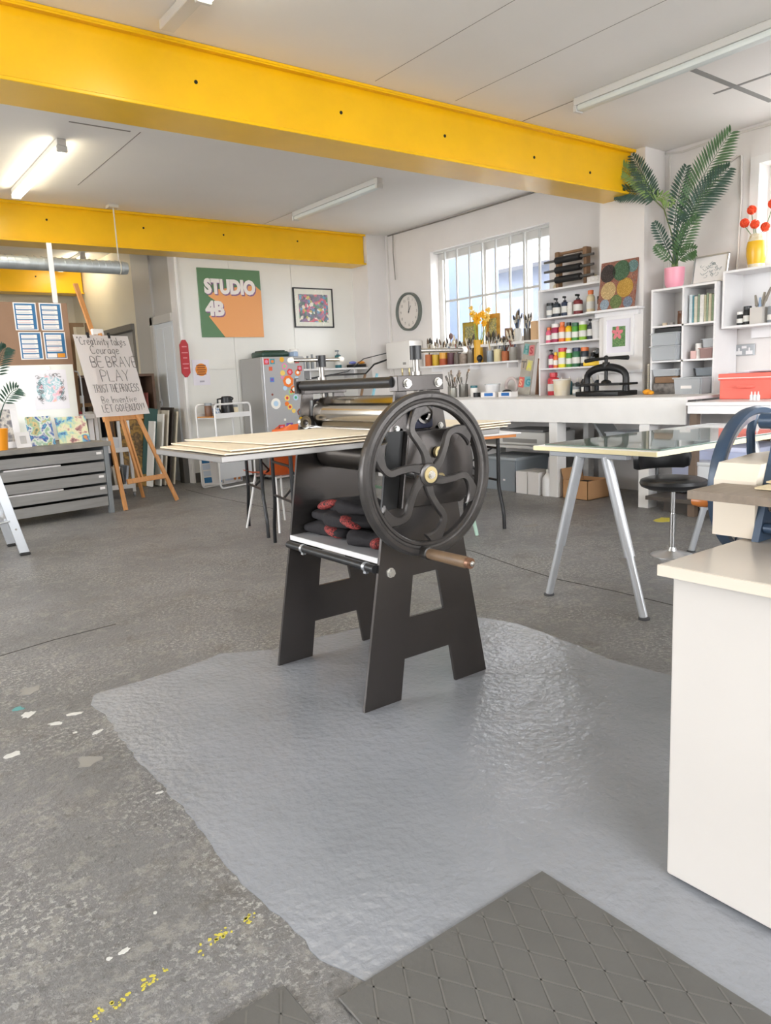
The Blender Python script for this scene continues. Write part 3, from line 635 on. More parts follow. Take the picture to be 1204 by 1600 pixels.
cloth((1.60, 2.47, 0.532), (0.17, 0.30, 0.06), 0.05, 'black folded cloth with red edge, lower left on the press shelf', 1, [(-0.45, 1, 0.045, 0.017)])
cloth((1.59, 2.19, 0.532), (0.17, 0.27, 0.06), -0.05, 'black folded cloth with red edge, lower right nearest the hand wheel', 2, [(-0.75, -1, 0.025, 0.018)])
cloth((1.60, 2.38, 0.585), (0.18, 0.40, 0.058), 0.0, 'black folded cloth on the press shelf, middle of the pile', 3, [(-0.52, 1, 0.05, 0.014)])
cloth((1.62, 2.37, 0.632), (0.15, 0.36, 0.052), 0.04, 'black folded cloth topping the pile on the press shelf', 4, [(0.55, -1, 0.055, 0.016)])

# ------------------------------------------------------------------ white cabinet, foreground right
cb = thing('white_cabinet', 'tall off-white cabinet with beige worktop, right foreground', 'cabinet', (1.95, 0.4, 0.012))
B().box(1.372, 3.1, -0.35, 0.856, 0.012, 0.700, 0.004).done('body', LAMW, cb, smooth=False)
B().box(1.345, 3.12, -0.37, 0.872, 0.700, 0.7245, 0.003, 2).done('worktop', [TOPW], cb, smooth=False)
B().box(1.341, 1.345, -0.37, 0.872, 0.701, 0.7235).done('worktop_edge', mat('cream_edge_band', '#e8dccb', 0.5), cb, smooth=False)
for x in (1.45, 3.0):
    for y in (-0.25, 0.75): B().cyl((x, y, 0.0022), (x, y, 0.014), 0.02, n=12).done('foot', BLACKP, cb)

# ------------------------------------------------------------------ second, navy press on the cabinet
np_ = thing('tabletop_press', 'navy blue tabletop etching press on the white cabinet at right', 'printing press', (1.86, 0.7, 0.7245))
zz = 0.7245
sp = [(1.655, zz+0.001), (2.05, zz+0.001), (2.03, 0.88), (1.97, 1.0), (1.90, 1.006), (1.84, 1.006), (1.742, 0.985), (1.735, 0.96), (1.70, 0.86)]
for y in (0.822, 0.36): B().plate(sp, [], XZ(y), (0, 0.016, 0)).done('side_plate', NAVY, np_, smooth=False)
gb = B().plate([(1.668, 0.728), (2.0, 0.728), (2.0, 0.9), (1.85, 0.905), (1.688, 0.898), (1.668, 0.86)], [], XZ(0.839), (0, 0.10, 0)).done('gear_cover', CREAM, np_, smooth=False)
B().cyl((1.725, 0.34, 0.994), (1.725, 0.86, 0.994), 0.018, n=18).done('tie_bar', NAVY, np_)
B().cyl((1.86, 0.376, 0.93), (1.86, 0.82, 0.93), 0.055, n=32).done('upper_roller', mat('navy_roller', '#22364e', 0.25, metal=0.3), np_)
B().cyl((1.86, 0.376, 0.79), (1.86, 0.82, 0.79), 0.045, n=32).done('lower_roller', mat('scuffed_steel', '#a9a9a7', 0.4, metal=0.7, var=0.15, vs=20), np_)
B().cyl((1.68, 0.376, 0.755), (1.68, 0.82, 0.755), 0.012, n=14).done('base_rod', NAVY, np_)
hexbolt((1.70, 0.822, 0.80), (0, -1, 0), 0.008, STEEL, np_)
B().plate([(1.50, 0.395), (2.3, 0.395), (2.3, 0.812), (1.645, 0.812), (1.645, 0.905), (1.50, 0.905)], [], lambda u, v: Vector((u, v, 0.838)), (0, 0, 0.018)).done('bed_board', mat('grey_wood_bed', '#857768', 0.5, var=0.1, vs=10, stretch=(1, 6, 6)), np_, smooth=False)
w2h = B().lathe([(0.172, -0.008), (0.176, -0.014), (0.189, -0.016), (0.193, 0.0), (0.189, 0.016), (0.176, 0.014), (0.172, 0.008), (0.172, -0.008)], (1.915, 0.972, 0.825), 'Y', n=72).done('hand_wheel', NAVY, np_)
B().lathe([(0.160, -0.009), (0.1722, -0.009), (0.1722, 0.009), (0.160, 0.009), (0.160, -0.009)], (1.915, 0.972, 0.825), 'Y', n=72).done('worn_rim', mat('worn_bare_metal', '#c8c4bf', 0.35, metal=0.6, c2='#8c8894', vs=14), w2h)
B().lathe([(0, -0.02), (0.032, -0.02), (0.032, 0.02), (0, 0.02)], (1.915, 0.972, 0.825), 'Y').done('hub', NAVY, w2h)
for k in range(5):
    a = rad(20+72*k); B().tube([(1.915+r*math.cos(a+da), 0.972, 0.825+r*math.sin(a+da)) for r, da in ((0.03, 0), (0.08, 0.15), (0.13, 0.12), (0.17, 0.0))], 0.011).done('spoke', NAVY, w2h)
B().lathe([(0, 0), (0.009, 0), (0.014, 0.008), (0.0145, 0.03), (0.012, 0.045), (0, 0.045)], (1.739, 0.986, 0.79), 'Y').done('handle', mat('orange_varnished_wood', '#b56a2a', 0.3, var=0.15, vs=10), w2h)
felt(1.585, 2.25, 0.41, 0.80, 0.857, 0.006, 'lower beige felt on the navy tabletop press bed', FELT2)
felt(1.635, 2.25, 0.41, 0.80, 0.8645, 0.006, 'upper beige felt on the navy tabletop press bed', FELT2)

# ------------------------------------------------------------------ glass-topped trestle table
gt = thing('trestle_table', 'trestle table with glass top and silver splayed legs', 'table', (3.6, 2.25, 0))
TX0, TX1, TY0, TY1 = 2.86, 4.45, 1.872, 2.57
B().box(TX0, TX1, TY0, TY1, 0.748, 0.770, 0.0015).done('tabletop', mat('white_board', '#e8e6df', 0.4), gt, smooth=False)
B().box(TX0-0.002, TX0, TY0, TY1, 0.749, 0.769).box(TX0, TX1, TY0-0.002, TY0, 0.749, 0.769).done('edge_band', mat('cream_yellow_edge', '#efe2b4', 0.5), gt, smooth=False)
GT = mat('green_tinted_glass', '#5d7268', 0.03, spec=0.7, coat=0.3)
B().box(TX0+0.05, TX1-0.02, TY0+0.012, TY1-0.03, 0.7705, 0.777, 0.001).done('glass_sheet', GT, gt, smooth=False)
for x in (2.885, 4.2):
    B().box(x-0.02, x+0.02, 2.03, 2.47, 0.725, 0.7475, 0.002).done('crossbar', mat('grey_steel_bar', '#8d9094', 0.4, metal=0.4), gt, smooth=False)
    for y0, y1 in ((2.30, 2.499), (2.15, 1.938)):
        d = Vector((0, y1-y0, -0.73)); a = Vector((x, y0, 0.732)); m_ = a+d*0.62
        lg = B().cyl(a, m_, 0.025, n=20).done('leg', SILVERP, gt)
        B().cyl(m_, a+d*0.99, 0.019, n=20).done('leg_extension', SILVERP, lg)
        B().lathe([(0, 0.0), (0.026, 0.0), (0.026, 0.008), (0.015, 0.014), (0, 0.014)], (x, y1, 0.0)).done('leg_foot', mat('grey_rubber_foot', '#4a4a4c', 0.6), lg)

# ------------------------------------------------------------------ black stool
st = thing('swivel_stool', 'black padded swivel stool with chrome base beside the trestle table', 'stool', (4.05, 2.535, 0), -0.55)
B().lathe([(0, 0.0), (0.125, 0.0), (0.125, 0.005), (0.09, 0.012), (0.03, 0.03), (0.022, 0.05), (0, 0.05)], n=36).done('base_plate', mat('brushed_chrome', '#c9c9c9', 0.3, metal=0.9), st, local=True)
B().cyl((0, 0, 0.04), (0, 0, 0.26), 0.017, n=18).cyl((0, 0, 0.25), (0, 0, 0.42), 0.0135, n=18).done('gas_column', CHROME, st, local=True)
B().lathe([(0, 0.412), (0.15, 0.412), (0.185, 0.428), (0.195, 0.447), (0.188, 0.466), (0.16, 0.476), (0.06, 0.472), (0, 0.472)], n=40).done('seat', BLACKV, st, local=True)
B().tube([(0, 0.03, 0.405), (0.0, 0.14, 0.39), (0, 0.215, 0.42), (0, 0.225, 0.56)], 0.010).done('back_stem', BLACKP, st, local=True)
bb = B(); rows = []
for k, (zo, sc) in enumerate([(-0.072, 0.80), (-0.06, 0.95), (0, 1.0), (0.06, 0.93), (0.075, 0.72)]):
    row = []
    for s_ in (1, -1):
        rng = range(-8, 9) if s_ == 1 else range(8, -9, -1)
        for i in rng:
            a = i/8*0.85*sc; r = 0.235+0.016*s_*(1 if abs(k-2) < 2 else 0.5); row.append(bb.bm.verts.new((r*math.sin(a), r*math.cos(a)-0.02, 0.585+zo)))
    rows.append(row)
for a, c in zip(rows, rows[1:]): bb.skin(a, c)
bb.cap(rows[0][::-1]); bb.cap(rows[-1]); bb.done('backrest', BLACKV, st, local=True, ang=60)
B().tube([(0.03, -0.02, 0.405), (0.10, -0.13, 0.37), (0.13, -0.19, 0.34)], 0.007).done('height_lever', BLACKP, st, local=True)
# ------------------------------------------------------------------ bench along the window wall
BZ = 0.903
bn = thing('workbench', 'long white workbench built along the window wall', 'workbench', (5.9, 5.8, 0))
B().box(5.33, 6.115, 3.24, 8.375, BZ-0.025, BZ, 0.002).box(6.115, 6.425, 3.24, 4.165, BZ-0.025, BZ).box(6.115, 6.425, 4.655, 8.375, BZ-0.025, BZ).done('worktop', WOODW, bn, smooth=False)
B().box(5.325, 5.345, 3.24, 8.375, 0.690, BZ-0.025, 0.001).done('fascia', WOODW, bn, smooth=False)
SHELFG = mat('grey_white_shelf', '#c9c7c4', 0.5)
for a, c in ((3.66, 4.52), (4.62, 5.9), (6.0, 7.2)): B().box(5.45, 6.38 if a > 4.6 else 6.11, a, c, 0.42, 0.445).done('lower_shelf', SHELFG, bn, smooth=False)
for y in (3.57, 4.52, 5.9, 7.2, 8.2): B().box(5.345, 5.47, y, y+0.095, 0, 0.878, 0.002).done('leg', WOODW, bn, smooth=False)
for y in (3.57, 4.7, 5.9, 7.2): B().box(6.02, 6.11, y, y+0.06, 0, 0.878).done('leg', WOODW, bn, smooth=False)
lb = thing('low_bench', 'lower white side table joined to the right end of the bench', 'table', (5.8, 2.2, 0))
B().box(5.19, 6.42, 0.9, 3.16, 0.845, 0.870, 0.002).done('worktop', WOODW2, lb, smooth=False)
B().box(5.2, 5.22, 0.9, 3.15, 0.785, 0.845).done('fascia', WOODW2, lb, smooth=False)
for x, y in ((5.22, 3.09), (6.3, 3.09), (5.22, 0.95), (6.3, 0.95)): B().box(x, x+0.055, y, y+0.055, 0, 0.845).done('leg', mat('brown_dark_leg', '#6d5b4c', 0.6), lb, smooth=False)
# --- under the bench
def lidbox(name, label, cat, x0, x1, y0, y1, z0, z1, m, ml, handle=None, grp=None):
    t = thing(name, label, cat, ((x0+x1)/2, (y0+y1)/2, z0), 0, grp); cx, cy = (x0+x1)/2, (y0+y1)/2
    bb = B(); k = 0.94; a = [bb.bm.verts.new((cx+(x-cx)*k, cy+(y-cy)*k, z0)) for x, y in ((x0, y0), (x1, y0), (x1, y1), (x0, y1))]
    h = z0+(z1-z0)*0.9
    b_ = [bb.bm.verts.new((x, y, h)) for x, y in ((x0, y0), (x1, y0), (x1, y1), (x0, y1))]; bb.skin(a, b_); bb.cap(a[::-1]); bb.cap(b_)
    bmesh.ops.bevel(bb.bm, geom=[e for e in bb.bm.edges if abs((e.verts[0].co-e.verts[1].co).z) > 0.5*(h-z0)], offset=0.012, segments=2, affect='EDGES')
    bb.done('tub', m, t, ang=50)
    B().box(x0-0.008, x1+0.008, y0-0.008, y1+0.008, h, z1, 0.006, 2).done('lid', ml, t, ang=50)
    return t
g1 = lidbox('storage_box', 'large grey plastic storage box on the floor under the bench', 'storage box', 5.36, 5.85, 5.05, 5.55, 0.0, 0.335, GREYPL, mat('grey_lid', '#9aa1a6', 0.35))
B().box(5.369, 5.371, 5.20, 5.23, 0.10, 0.125).done('sticker', PAPER, g1, smooth=False)
for y0, y1, lab in ((4.88, 5.02, 'left of two white cartons beside the white jug under the bench'), (4.73, 4.87, 'right of two white cartons beside the white jug under the bench')):
    t = thing('white_carton', lab, 'box', (5.45, (y0+y1)/2, 0))
    B().box(5.33, 5.6, y0, y1, 0.0, 0.215, 0.002).done('carton_body', mat('white_card', '#dedbd8', 0.7), t, smooth=False)
    B().box(5.33, 5.6, (y0+y1)/2-0.002, (y0+y1)/2+0.002, 0.215, 0.2155).done('flap_seam', mat('card_seam', '#aaa6a2', 0.8), t, smooth=False)
jg = thing('white_jug', 'white plastic bottle standing beside the bench leg on the floor', 'bottle', (5.42, 4.67, 0))
B().lathe([(0, 0), (0.055, 0), (0.058, 0.01), (0.058, 0.15), (0.05, 0.18), (0.028, 0.205), (0.018, 0.215), (0.018, 0.23), (0, 0.23)], (5.385, 4.66, 0)).done('bottle_body', mat('white_plastic', '#e9e8e8', 0.4), jg)
B().cyl((5.385, 4.66, 0.23), (5.385, 4.66, 0.25), 0.02).done('cap', mat('white_plastic', '#e9e8e8', 0.4), jg)
cbx = thing('cardboard_box', 'open cardboard box on the floor under the bench', 'box', (5.5, 4.33, 0), 0.0)
bb = B(); x0, x1, y0, y1, h = 5.36, 5.66, 4.19, 4.47, 0.17
bb.box(x0, x1, y0, y1, 0, 0.006).box(x0, x0+0.005, y0, y1, 0, h).box(x1-0.005, x1, y0, y1, 0, h).box(x0, x1, y0, y0+0.005, 0, h).box(x0, x1, y1-0.005, y1, 0, h); bb.done('carton_body', CARD, cbx, smooth=False)
B().obox((x0+0.15, y1+0.012, h+0.048), (0.28, 0.10, 0.004), rotx(1.3)).done('flap', CARD, cbx, smooth=False)
B().box(x0+0.02, x1-0.02, y0+0.02, y1-0.02, 0.02, h-0.03, 0.02).done('dark_contents', mat('dark_stuff', '#39352f', 0.8), cbx, smooth=False)
B().box(x0-0.001, x0, 4.36, 4.40, 0.05, 0.12).done('paper_label', PAPER, cbx, smooth=False)
pr = thing('printer', 'pale grey printer on the shelf under the bench', 'printer', (5.75, 5.1, 0.445))
B().box(5.5, 5.95, 4.80, 5.45, 0.446, 0.575, 0.012, 2).done('body', mat('grey_white_plastic', '#d0cfcc', 0.45), pr, ang=50)
B().box(5.52, 5.93, 4.84, 5.41, 0.575, 0.598, 0.008).done('scanner_lid', mat('grey_lid2', '#8d8c8b', 0.4), pr, smooth=False)
B().box(5.497, 5.5, 4.9, 5.35, 0.47, 0.51).done('paper_slot', mat('slot_grey', '#8d8b88', 0.5), pr, smooth=False)
tr = thing('plastic_tray', 'tilted grey plastic tray on the shelf behind the bench leg', 'tray', (5.9, 4.35, 0.445))
B().obox((5.85, 4.33, 0.56), (0.25, 0.28, 0.02), rotx(0.9)).obox((5.85, 4.26, 0.50), (0.25, 0.02, 0.10), rotx(0.9)).done('tray_body', mat('tray_grey', '#a8abab', 0.5), tr, smooth=False)
for i, (y, z, w) in enumerate(((4.28, 0.446, 0.30), (4.30, 0.472, 0.26), (4.27, 0.49, 0.22))):
    tag(B().obox((5.68, y, z+0.011), (0.3, w, 0.02), rotz(0.12*(i-1)), 0.006, 2).done('folded_bag', mat('grey_bag%d' % i, ['#a5a7ab', '#5b5e63', '#c5c6c8'][i], 0.5, bump=0.4, bs=25), at=(5.68, y, z), ang=60), ['grey folded plastic bag at the bottom on the shelf above the cardboard box', 'dark grey folded bag, middle one above the cardboard box', 'pale folded bag, topmost above the cardboard box'][i], 'bag')
tag(lidbox('clear_tub', 'grey clear tub on the lower shelf left of the second bench leg', 'storage box', 5.55, 5.9, 3.95, 4.15, 0.446, 0.6, CLEAR, CLEAR), 'grey clear tub on the lower shelf right of the folded bags', 'storage box')
lidbox('clear_tub', 'small clear tub beside the bench leg behind the stool', 'storage box', 5.5, 5.75, 3.70, 3.9, 0.446, 0.56, CLEAR, CLEAR)
BLUEC = mat('pale_blue_crate', '#b9c0dc', 0.35)
lidbox('blue_crate', 'pale blue plastic crate under the low bench behind the stool', 'crate', 5.45, 6.0, 2.75, 3.45, 0.14, 0.52, BLUEC, mat('pale_blue_lid', '#c7cbe3', 0.35))
lidbox('clear_tub', 'clear tub with papers in front of the pale blue crate', 'storage box', 5.25, 5.42, 2.6, 3.15, 0.14, 0.42, mat('frosted_tub', '#d5d7da', 0.3), mat('frosted_lid', '#dadde0', 0.3))
tag(B().box(5.2, 6.3, 2.2, 3.5, 0.10, 0.13).box(5.3, 5.36, 2.3, 3.4, 0.0, 0.10).box(6.1, 6.16, 2.3, 3.4, 0.0, 0.10).done('low_pallet', mat('dark_wood_pallet', '#4f4842', 0.6), at=(5.7, 2.9, 0), smooth=False), 'dark low platform carrying crates under the low bench', 'platform')

# ------------------------------------------------------------------ paint shelf unit
pu = thing('paint_shelf', 'white open shelf unit full of paint bottles on the bench', 'shelf unit', (6.3, 5.06, BZ))
PX0, PX1, PY0, PY1 = 6.17, 6.42, 4.655, 5.46
B().box(PX0, PX1, PY1-0.02, PY1, BZ, 1.965).done('side', WOODW2, pu, smooth=False); B().box(PX0, PX1, PY0, PY0+0.015, BZ, 1.965).done('side', WOODW2, pu, smooth=False)
B().box(PX1-0.012, PX1, PY0+0.015, PY1-0.02, BZ, 1.965).done('back', WOODW2, pu, smooth=False)
PS = [BZ+0.0, 1.185, 1.445, 1.70]
for z in PS[1:]: B().box(PX0, PX1-0.012, PY0+0.015, PY1-0.02, z-0.016, z).done('shelf', WOODW2, pu, smooth=False)
B().box(PX0, PX1, PY0, PY1, 1.965, 1.983).done('top', WOODW2, pu, smooth=False)
CN = {'red': '#d23b45', 'pink': '#e0627f', 'magenta': '#a82f55', 'orange': '#ee7d3f', 'yellow': '#f2c81c', 'lemon': '#efe23c', 'green': '#4f9a3c', 'lime': '#8fbf33', 'dark green': '#2f6b4a', 'blue-black': '#2c3640', 'black': '#202224', 'grey': '#8d9296', 'white': '#ece9e4', 'dark red': '#7d2a2f', 'navy': '#26344f', 'teal': '#2f6f79', 'cream': '#e8d9b4', 'brown': '#6e4a34'}
def cm(n): return mat('paint_'+n.replace(' ', '_').replace('-', '_'), CN[n], 0.35)
LBL = mat('bottle_label', '#e4e2dc', 0.6)
def bottle(x, y, z, r, h, body, cap, label, style='round', lab=True, group=None, name='paint_bottle'):
    t = thing(name, label, 'bottle', (x, y, z), 0, group)
    if style == 'round':
        B().lathe([(0, 0), (r*0.95, 0), (r, h*0.03), (r, h*0.66), (r*0.9, h*0.74), (r*0.55, h*0.80), (r*0.55, h*0.84), (0, h*0.84)], n=16).done('bottle_body', cm(body), t, local=True)
        B().lathe([(0, h*0.82), (r*0.66, h*0.82), (r*0.66, h*0.99), (r*0.58, h), (0, h)], n=16).done('cap', cm(cap), t, local=True)
    elif style == 'jar':
        B().lathe([(0, 0), (r*0.96, 0), (r, h*0.03), (r, h*0.76), (r*0.92, h*0.8), (0, h*0.8)], n=16).done('bottle_body', cm(body), t, local=True)
        B().lathe([(0, h*0.8), (r*0.98, h*0.8), (r*0.98, h*0.99), (r*0.9, h), (0, h)], n=16).done('cap', cm(cap), t, local=True)
    elif style == 'nozzle':
        B().lathe([(0, 0), (r*0.95, 0), (r, h*0.03), (r, h*0.6), (r*0.7, h*0.68), (r*0.4, h*0.72), (0, h*0.72)], n=14).done('bottle_body', cm(body), t, local=True)
        B().lathe([(0, h*0.72), (r*0.5, h*0.72), (r*0.42, h*0.8), (r*0.16, h*0.97), (0, h)], n=12).done('cap', cm(cap), t, local=True)
    elif style == 'pump':
        B().lathe([(0, 0), (r*0.95, 0), (r, h*0.03), (r, h*0.62), (r*0.9, h*0.7), (r*0.45, h*0.74), (0, h*0.74)], n=16).done('bottle_body', cm(body), t, local=True)
        B().cyl((0, 0, h*0.74), (0, 0, h*0.9), r*0.16, n=8).box(-r*0.85, r*0.3, -r*0.25, r*0.25, h*0.9, h, r*0.08).cyl((0, 0, h*0.74), (0, 0, h*0.8), r*0.45, n=12).done('cap', cm(cap), t, local=True)
    if lab: B().lathe([(r*1.012, h*0.18), (r*1.012, h*0.5)], n=16).done('label', LBL, t, local=True)
    return t
X = 6.25
rows = [
 (1.70, [(5.36, .038, .15, 'grey', 'black', 'jar'), (5.28, .042, .19, 'blue-black', 'black', 'pump'), (5.185, .036, .20, 'navy', 'black', 'pump'), (5.11, .032, .13, 'white', 'white', 'jar'), (5.01, .047, .20, 'dark red', 'black', 'pump'), (4.86, .042, .22, 'cream', 'orange', 'round'), (4.735, .035, .15, 'brown', 'black', 'jar')]),
 (1.445, [(5.385, .034, .16, 'pink', 'orange', 'round'), (5.30, .042, .19, 'magenta', 'white', 'jar'), (5.21, .038, .20, 'orange', 'orange', 'round'), (5.125, .036, .19, 'yellow', 'black', 'round'), (5.045, .036, .18, 'green', 'dark green', 'jar'), (4.955, .044, .19, 'lime', 'white', 'jar'), (4.865, .036, .20, 'blue-black', 'black', 'pump')]),
 (1.185, [(5.365, .035, .19, 'magenta', 'black', 'pump'), (5.30, .026, .16, 'orange', 'yellow', 'round'), (5.22, .046, .20, 'lemon', 'red', 'jar'), (5.12, .042, .18, 'green', 'white', 'jar'), (5.025, .042, .19, 'dark green', 'navy', 'jar'), (4.935, .040, .19, 'blue-black', 'orange', 'jar')]),
]
rn = {1.70: 'top', 1.445: 'second', 1.185: 'third'}
styw = {'round': 'bottle with a narrow cap', 'jar': 'jar with a wide cap', 'pump': 'pump bottle', 'nozzle': 'nozzle bottle'}
for z, lst in rows:
    for i, (y, r, h, bcol, ccol, sty) in enumerate(lst):
        bottle(X+random.uniform(-0.01, 0.02), y, z, r, h, bcol, ccol, '%s paint %s, %s from left on the %s shelf' % (bcol, styw[sty].replace('cap', ccol+' cap'), ['first', 'second', 'third', 'fourth', 'fifth', 'sixth', 'seventh'][i], rn[z]), sty)
tb = thing('plastic_tub', 'white plastic tub at the right end of the second paint shelf', 'tub', (6.26, 4.765, 1.445))
B().lathe([(0, 0), (.058, 0), (.068, .16), (0.07, .165), (.07, .178), (0, .178)], n=24).done('tub_body', mat('white_plastic', '#e9e8e8', 0.4), tb, local=True); B().lathe([(.0705, .160), (.073, .163), (.073, .174), (.0705, .178)], n=24).done('tub_rim', mat('white_plastic', '#e9e8e8', 0.4), tb, local=True)
tag(B().obox((6.26, 4.78, 1.185+0.022), (0.2, 0.2, 0.04), rotz(0.1), 0.006).done('yellow_tray', cm('yellow'), at=(6.26, 4.78, 1.185), smooth=False), 'flat yellow box under black tools on the third paint shelf', 'box')
for i, (y, z, a) in enumerate(((4.80, 1.255, 0.3), (4.76, 1.29, -0.4), (4.74, 1.325, 0.2))):
    q = thing('ink_roller', ['black ink roller lying lowest on the yellow box', 'black ink roller in the middle of the heap on the yellow box', 'black ink roller on top of the heap on the yellow box'][i], 'roller', (6.25, y, z), a)
    B().cyl((-0.07, 0, 0), (0.07, 0, 0), 0.026, n=16).done('roller_drum', BLACKP, q, local=True); B().tube([(0.08, 0, 0), (0.085, 0.03, 0.0), (0, 0.05, 0), (-0.085, 0.03, 0), (-0.08, 0, 0)], 0.004, 6).done('yoke', STEEL, q, local=True)
for i, (y, r, h, bcol, ccol, sty, lab) in enumerate([(5.345, .062, .235, 'red', 'red', 'round', 'big red paint bottle on the bench under the paint shelf'), (5.24, .03, .19, 'yellow', 'white', 'nozzle', 'small yellow nozzle bottle behind the paint bucket'), (5.13, .03, .20, 'teal', 'white', 'nozzle', 'teal nozzle bottle behind the paint bucket'), (5.03, .03, .18, 'grey', 'white', 'nozzle', 'grey nozzle bottle with white tip behind the paint bucket'), (4.955, .032, .21, 'black', 'white', 'nozzle', 'black nozzle bottle with white tip under the paint shelf'), (4.87, .034, .22, 'white', 'white', 'nozzle', 'white nozzle bottle under the paint shelf'), (4.78, .034, .20, 'blue-black', 'white', 'nozzle', 'blue-black nozzle bottle next to the book press'), (4.72, .028, .17, 'navy', 'white', 'nozzle', 'navy nozzle bottle hidden behind the book press')]):
    bottle(6.27, y, BZ, r, h, bcol, ccol, lab, sty, lab=(i == 0))
bk = thing('paint_bucket', 'white paint bucket with drips in front of the bottles on the bench', 'bucket', (6.11, 5.10, BZ))
B().lathe([(0, 0), (.078, 0), (.088, .15), (.091, .152), (.091, .165), (.085, .167), (.083, .15), (0, .14)], n=28).done('bucket_body', mat('drippy_white_plastic', '#e6e2dc', 0.45, c2='#e0cfa8', vs=5), bk, local=True)
B().torus((0, 0, .158), .093, .0035, 'Z').done('rim', mat('white_plastic', '#e9e8e8', 0.4), bk, local=True)
bottle(6.06, 4.88, BZ, .035, .12, 'grey', 'black', 'small labelled jar at the left foot of the book press', 'jar', name='ink_jar')
bottle(6.08, 4.80, BZ, .028, .16, 'black', 'black', 'black bottle between bucket and book press', 'round', name='ink_bottle')

# roller rack on top of the paint unit
rk = thing('roller_rack', 'wooden rack holding three black ink rollers on top of the paint shelf', 'rack', (6.3, 5.1, 1.983))
WALN = mat('walnut_wood', '#8b6a4c', 0.5, var=0.12, vs=10)
for y in (5.285, 4.935): B().box(6.26, 6.33, y-0.018, y+0.018, 1.983, 2.30, 0.004).done('rack_upright', WALN, rk, smooth=False); B().box(6.25, 6.34, y-0.024, y+0.024, 2.27, 2.345, 0.006).done('rack_head', WALN, rk, smooth=False)
B().box(6.28, 6.31, 4.935, 5.285, 2.315, 2.34, 0.003).done('rack_rail', WALN, rk, smooth=False)
for i, z in enumerate((2.255, 2.16, 2.065)):
    q = thing('brayer', ['top black ink roller in the wooden rack', 'middle black ink roller in the wooden rack', 'bottom black ink roller in the wooden rack'][i], 'roller', (6.23, 5.11, z))
    B().cyl((6.225, 4.955, z), (6.225, 5.265, z), 0.034, n=20).done('roller_drum', BLACKP, q)
    for y0, y1 in ((5.265, 5.42), (4.955, 4.80)): B().cyl((6.225, y0, z), (6.225, y1, z), 0.014, 0.012, n=12).done('roller_handle', mat('grey_handle', '#5a5753', 0.5), q)
for i, (y, z) in enumerate(((5.36, 2.0), (4.86, 2.05))):
    tag(B().ball((6.33, y, 1.983+0.03), 0.03, (1, 1, 1), 12).cyl((6.33, y, 2.0), (6.33, y, 2.07), 0.012, n=10).done('turned_ornament', mat('cream_knob', '#dccfae', 0.5), at=(6.33, y, 1.983)), ['cream turned knob left of the roller rack', 'cream turned knob right of the roller rack'][i], 'knob')
bx = thing('stud_box', 'small white box with dots at the right end of the shelf top', 'box', (6.3, 4.8, 1.983))
B().box(6.22, 6.36, 4.67, 4.88, 1.983, 2.045, 0.004).done('box_body', mat('white_card', '#dedbd8', 0.7), bx, smooth=False)
for i in range(4): B().ball((6.219, 4.70+i*0.05, 2.014), 0.011, (0.4, 1, 1), 8).done('dot', mat('pale_dot', '#f4f2ee', 0.4), bx)

# pier: ledge, painting, framed picture
lg = thing('wall_ledge', 'narrow white ledge on the pillar carrying a painting', 'shelf', (6.06, 4.43, 1.67))
B().box(6.0, 6.119, 4.15, 4.72, 1.672, 1.692, 0.002).done('ledge_board', WOODW2, lg, smooth=False); B().box(6.09, 6.119, 4.2, 4.68, 1.63, 1.672).done('bracket', WOODW2, lg, smooth=False)
def leaning_picture(name, label, cat, base, w, h, lean, rz, parts, th=0.012):
    """local frame: x across, z up the picture, face looks to -y; base = middle of the lower front edge"""
    t = thing(name, label, cat, base, 0)
    M = Matrix.Rotation(rz, 4, 'Z') @ Matrix.Rotation(-lean, 4, 'X')
    for nm, m, x0, x1, y0, y1, z0, z1 in parts:
        b_ = B().box(x0, x1, y0, y1, z0, z1, 0.0008); b_.bm.transform(M); b_.done(nm, m, t, local=True, smooth=False)
    return t, M
ART1 = art('dot_painting', ['#7d4a3c', '#a3563f', '#5d4a42', '#b0806a', '#8a4a3a', '#4d5a55'], 45, rough=0.6, dist=1.5)
t, M = leaning_picture('dot_painting', 'dotted painting of earthy coloured circles leaning on the pillar ledge', 'painting', (6.05, 4.42, 1.692), .40, .44, 0.14, PI/2*-1, [('canvas', ART1, -.20, .20, 0, .015, 0, .44)])
for i, (u, v, r, c1) in enumerate([(-.095, .175, .082, '#d8bd8c'), (.085, .185, .088, '#d0a854'), (.03, .345, .092, '#5f7d60'), (-.115, .335, .082, '#4f4442'), (.15, .37, .055, '#7d9a98'), (0.0, .065, .064, '#7f8f5d'), (-.125, .05, .05, '#a6b6c2'), (.13, .05, .05, '#8d98a8')]):
    b_ = B().cyl((max(-.2+r*0.0, u), -.002, v), (u, 0.001, v), min(r, .2-abs(u)+0.02, v, .44-v+.03) if True else r, n=24); b_.bm.transform(M); b_.done('painted_disc', art('disc%d' % i, [c1, '#%02x%02x%02x' % tuple(max(0, int(c1[1+2*k:3+2*k], 16)-50) for k in range(3)), c1], 90), t, local=True)
fr = thing('framed_print', 'white framed print of a pink flower on the pillar', 'picture', (6.11, 4.42, 1.265))
B().plate(rect(4.255, 4.585, 1.265, 1.63), [rect(4.285, 4.555, 1.295, 1.60)], YZ(6.098), (0.021, 0, 0)).done('frame', WOODW2, fr, smooth=False)
B().box(6.11, 6.116, 4.285, 4.555, 1.295, 1.60).done('mount', mat('pale_lilac_mount', '#e6e2ea', 0.7), fr, smooth=False)
B().box(6.107, 6.11, 4.35, 4.49, 1.35, 1.535).done('print', art('green_leaf_print', ['#2f4a32', '#6fa05a', '#3c5a3e', '#8fb070', '#4c7a4a'], 70), fr, smooth=False)
bb = B()
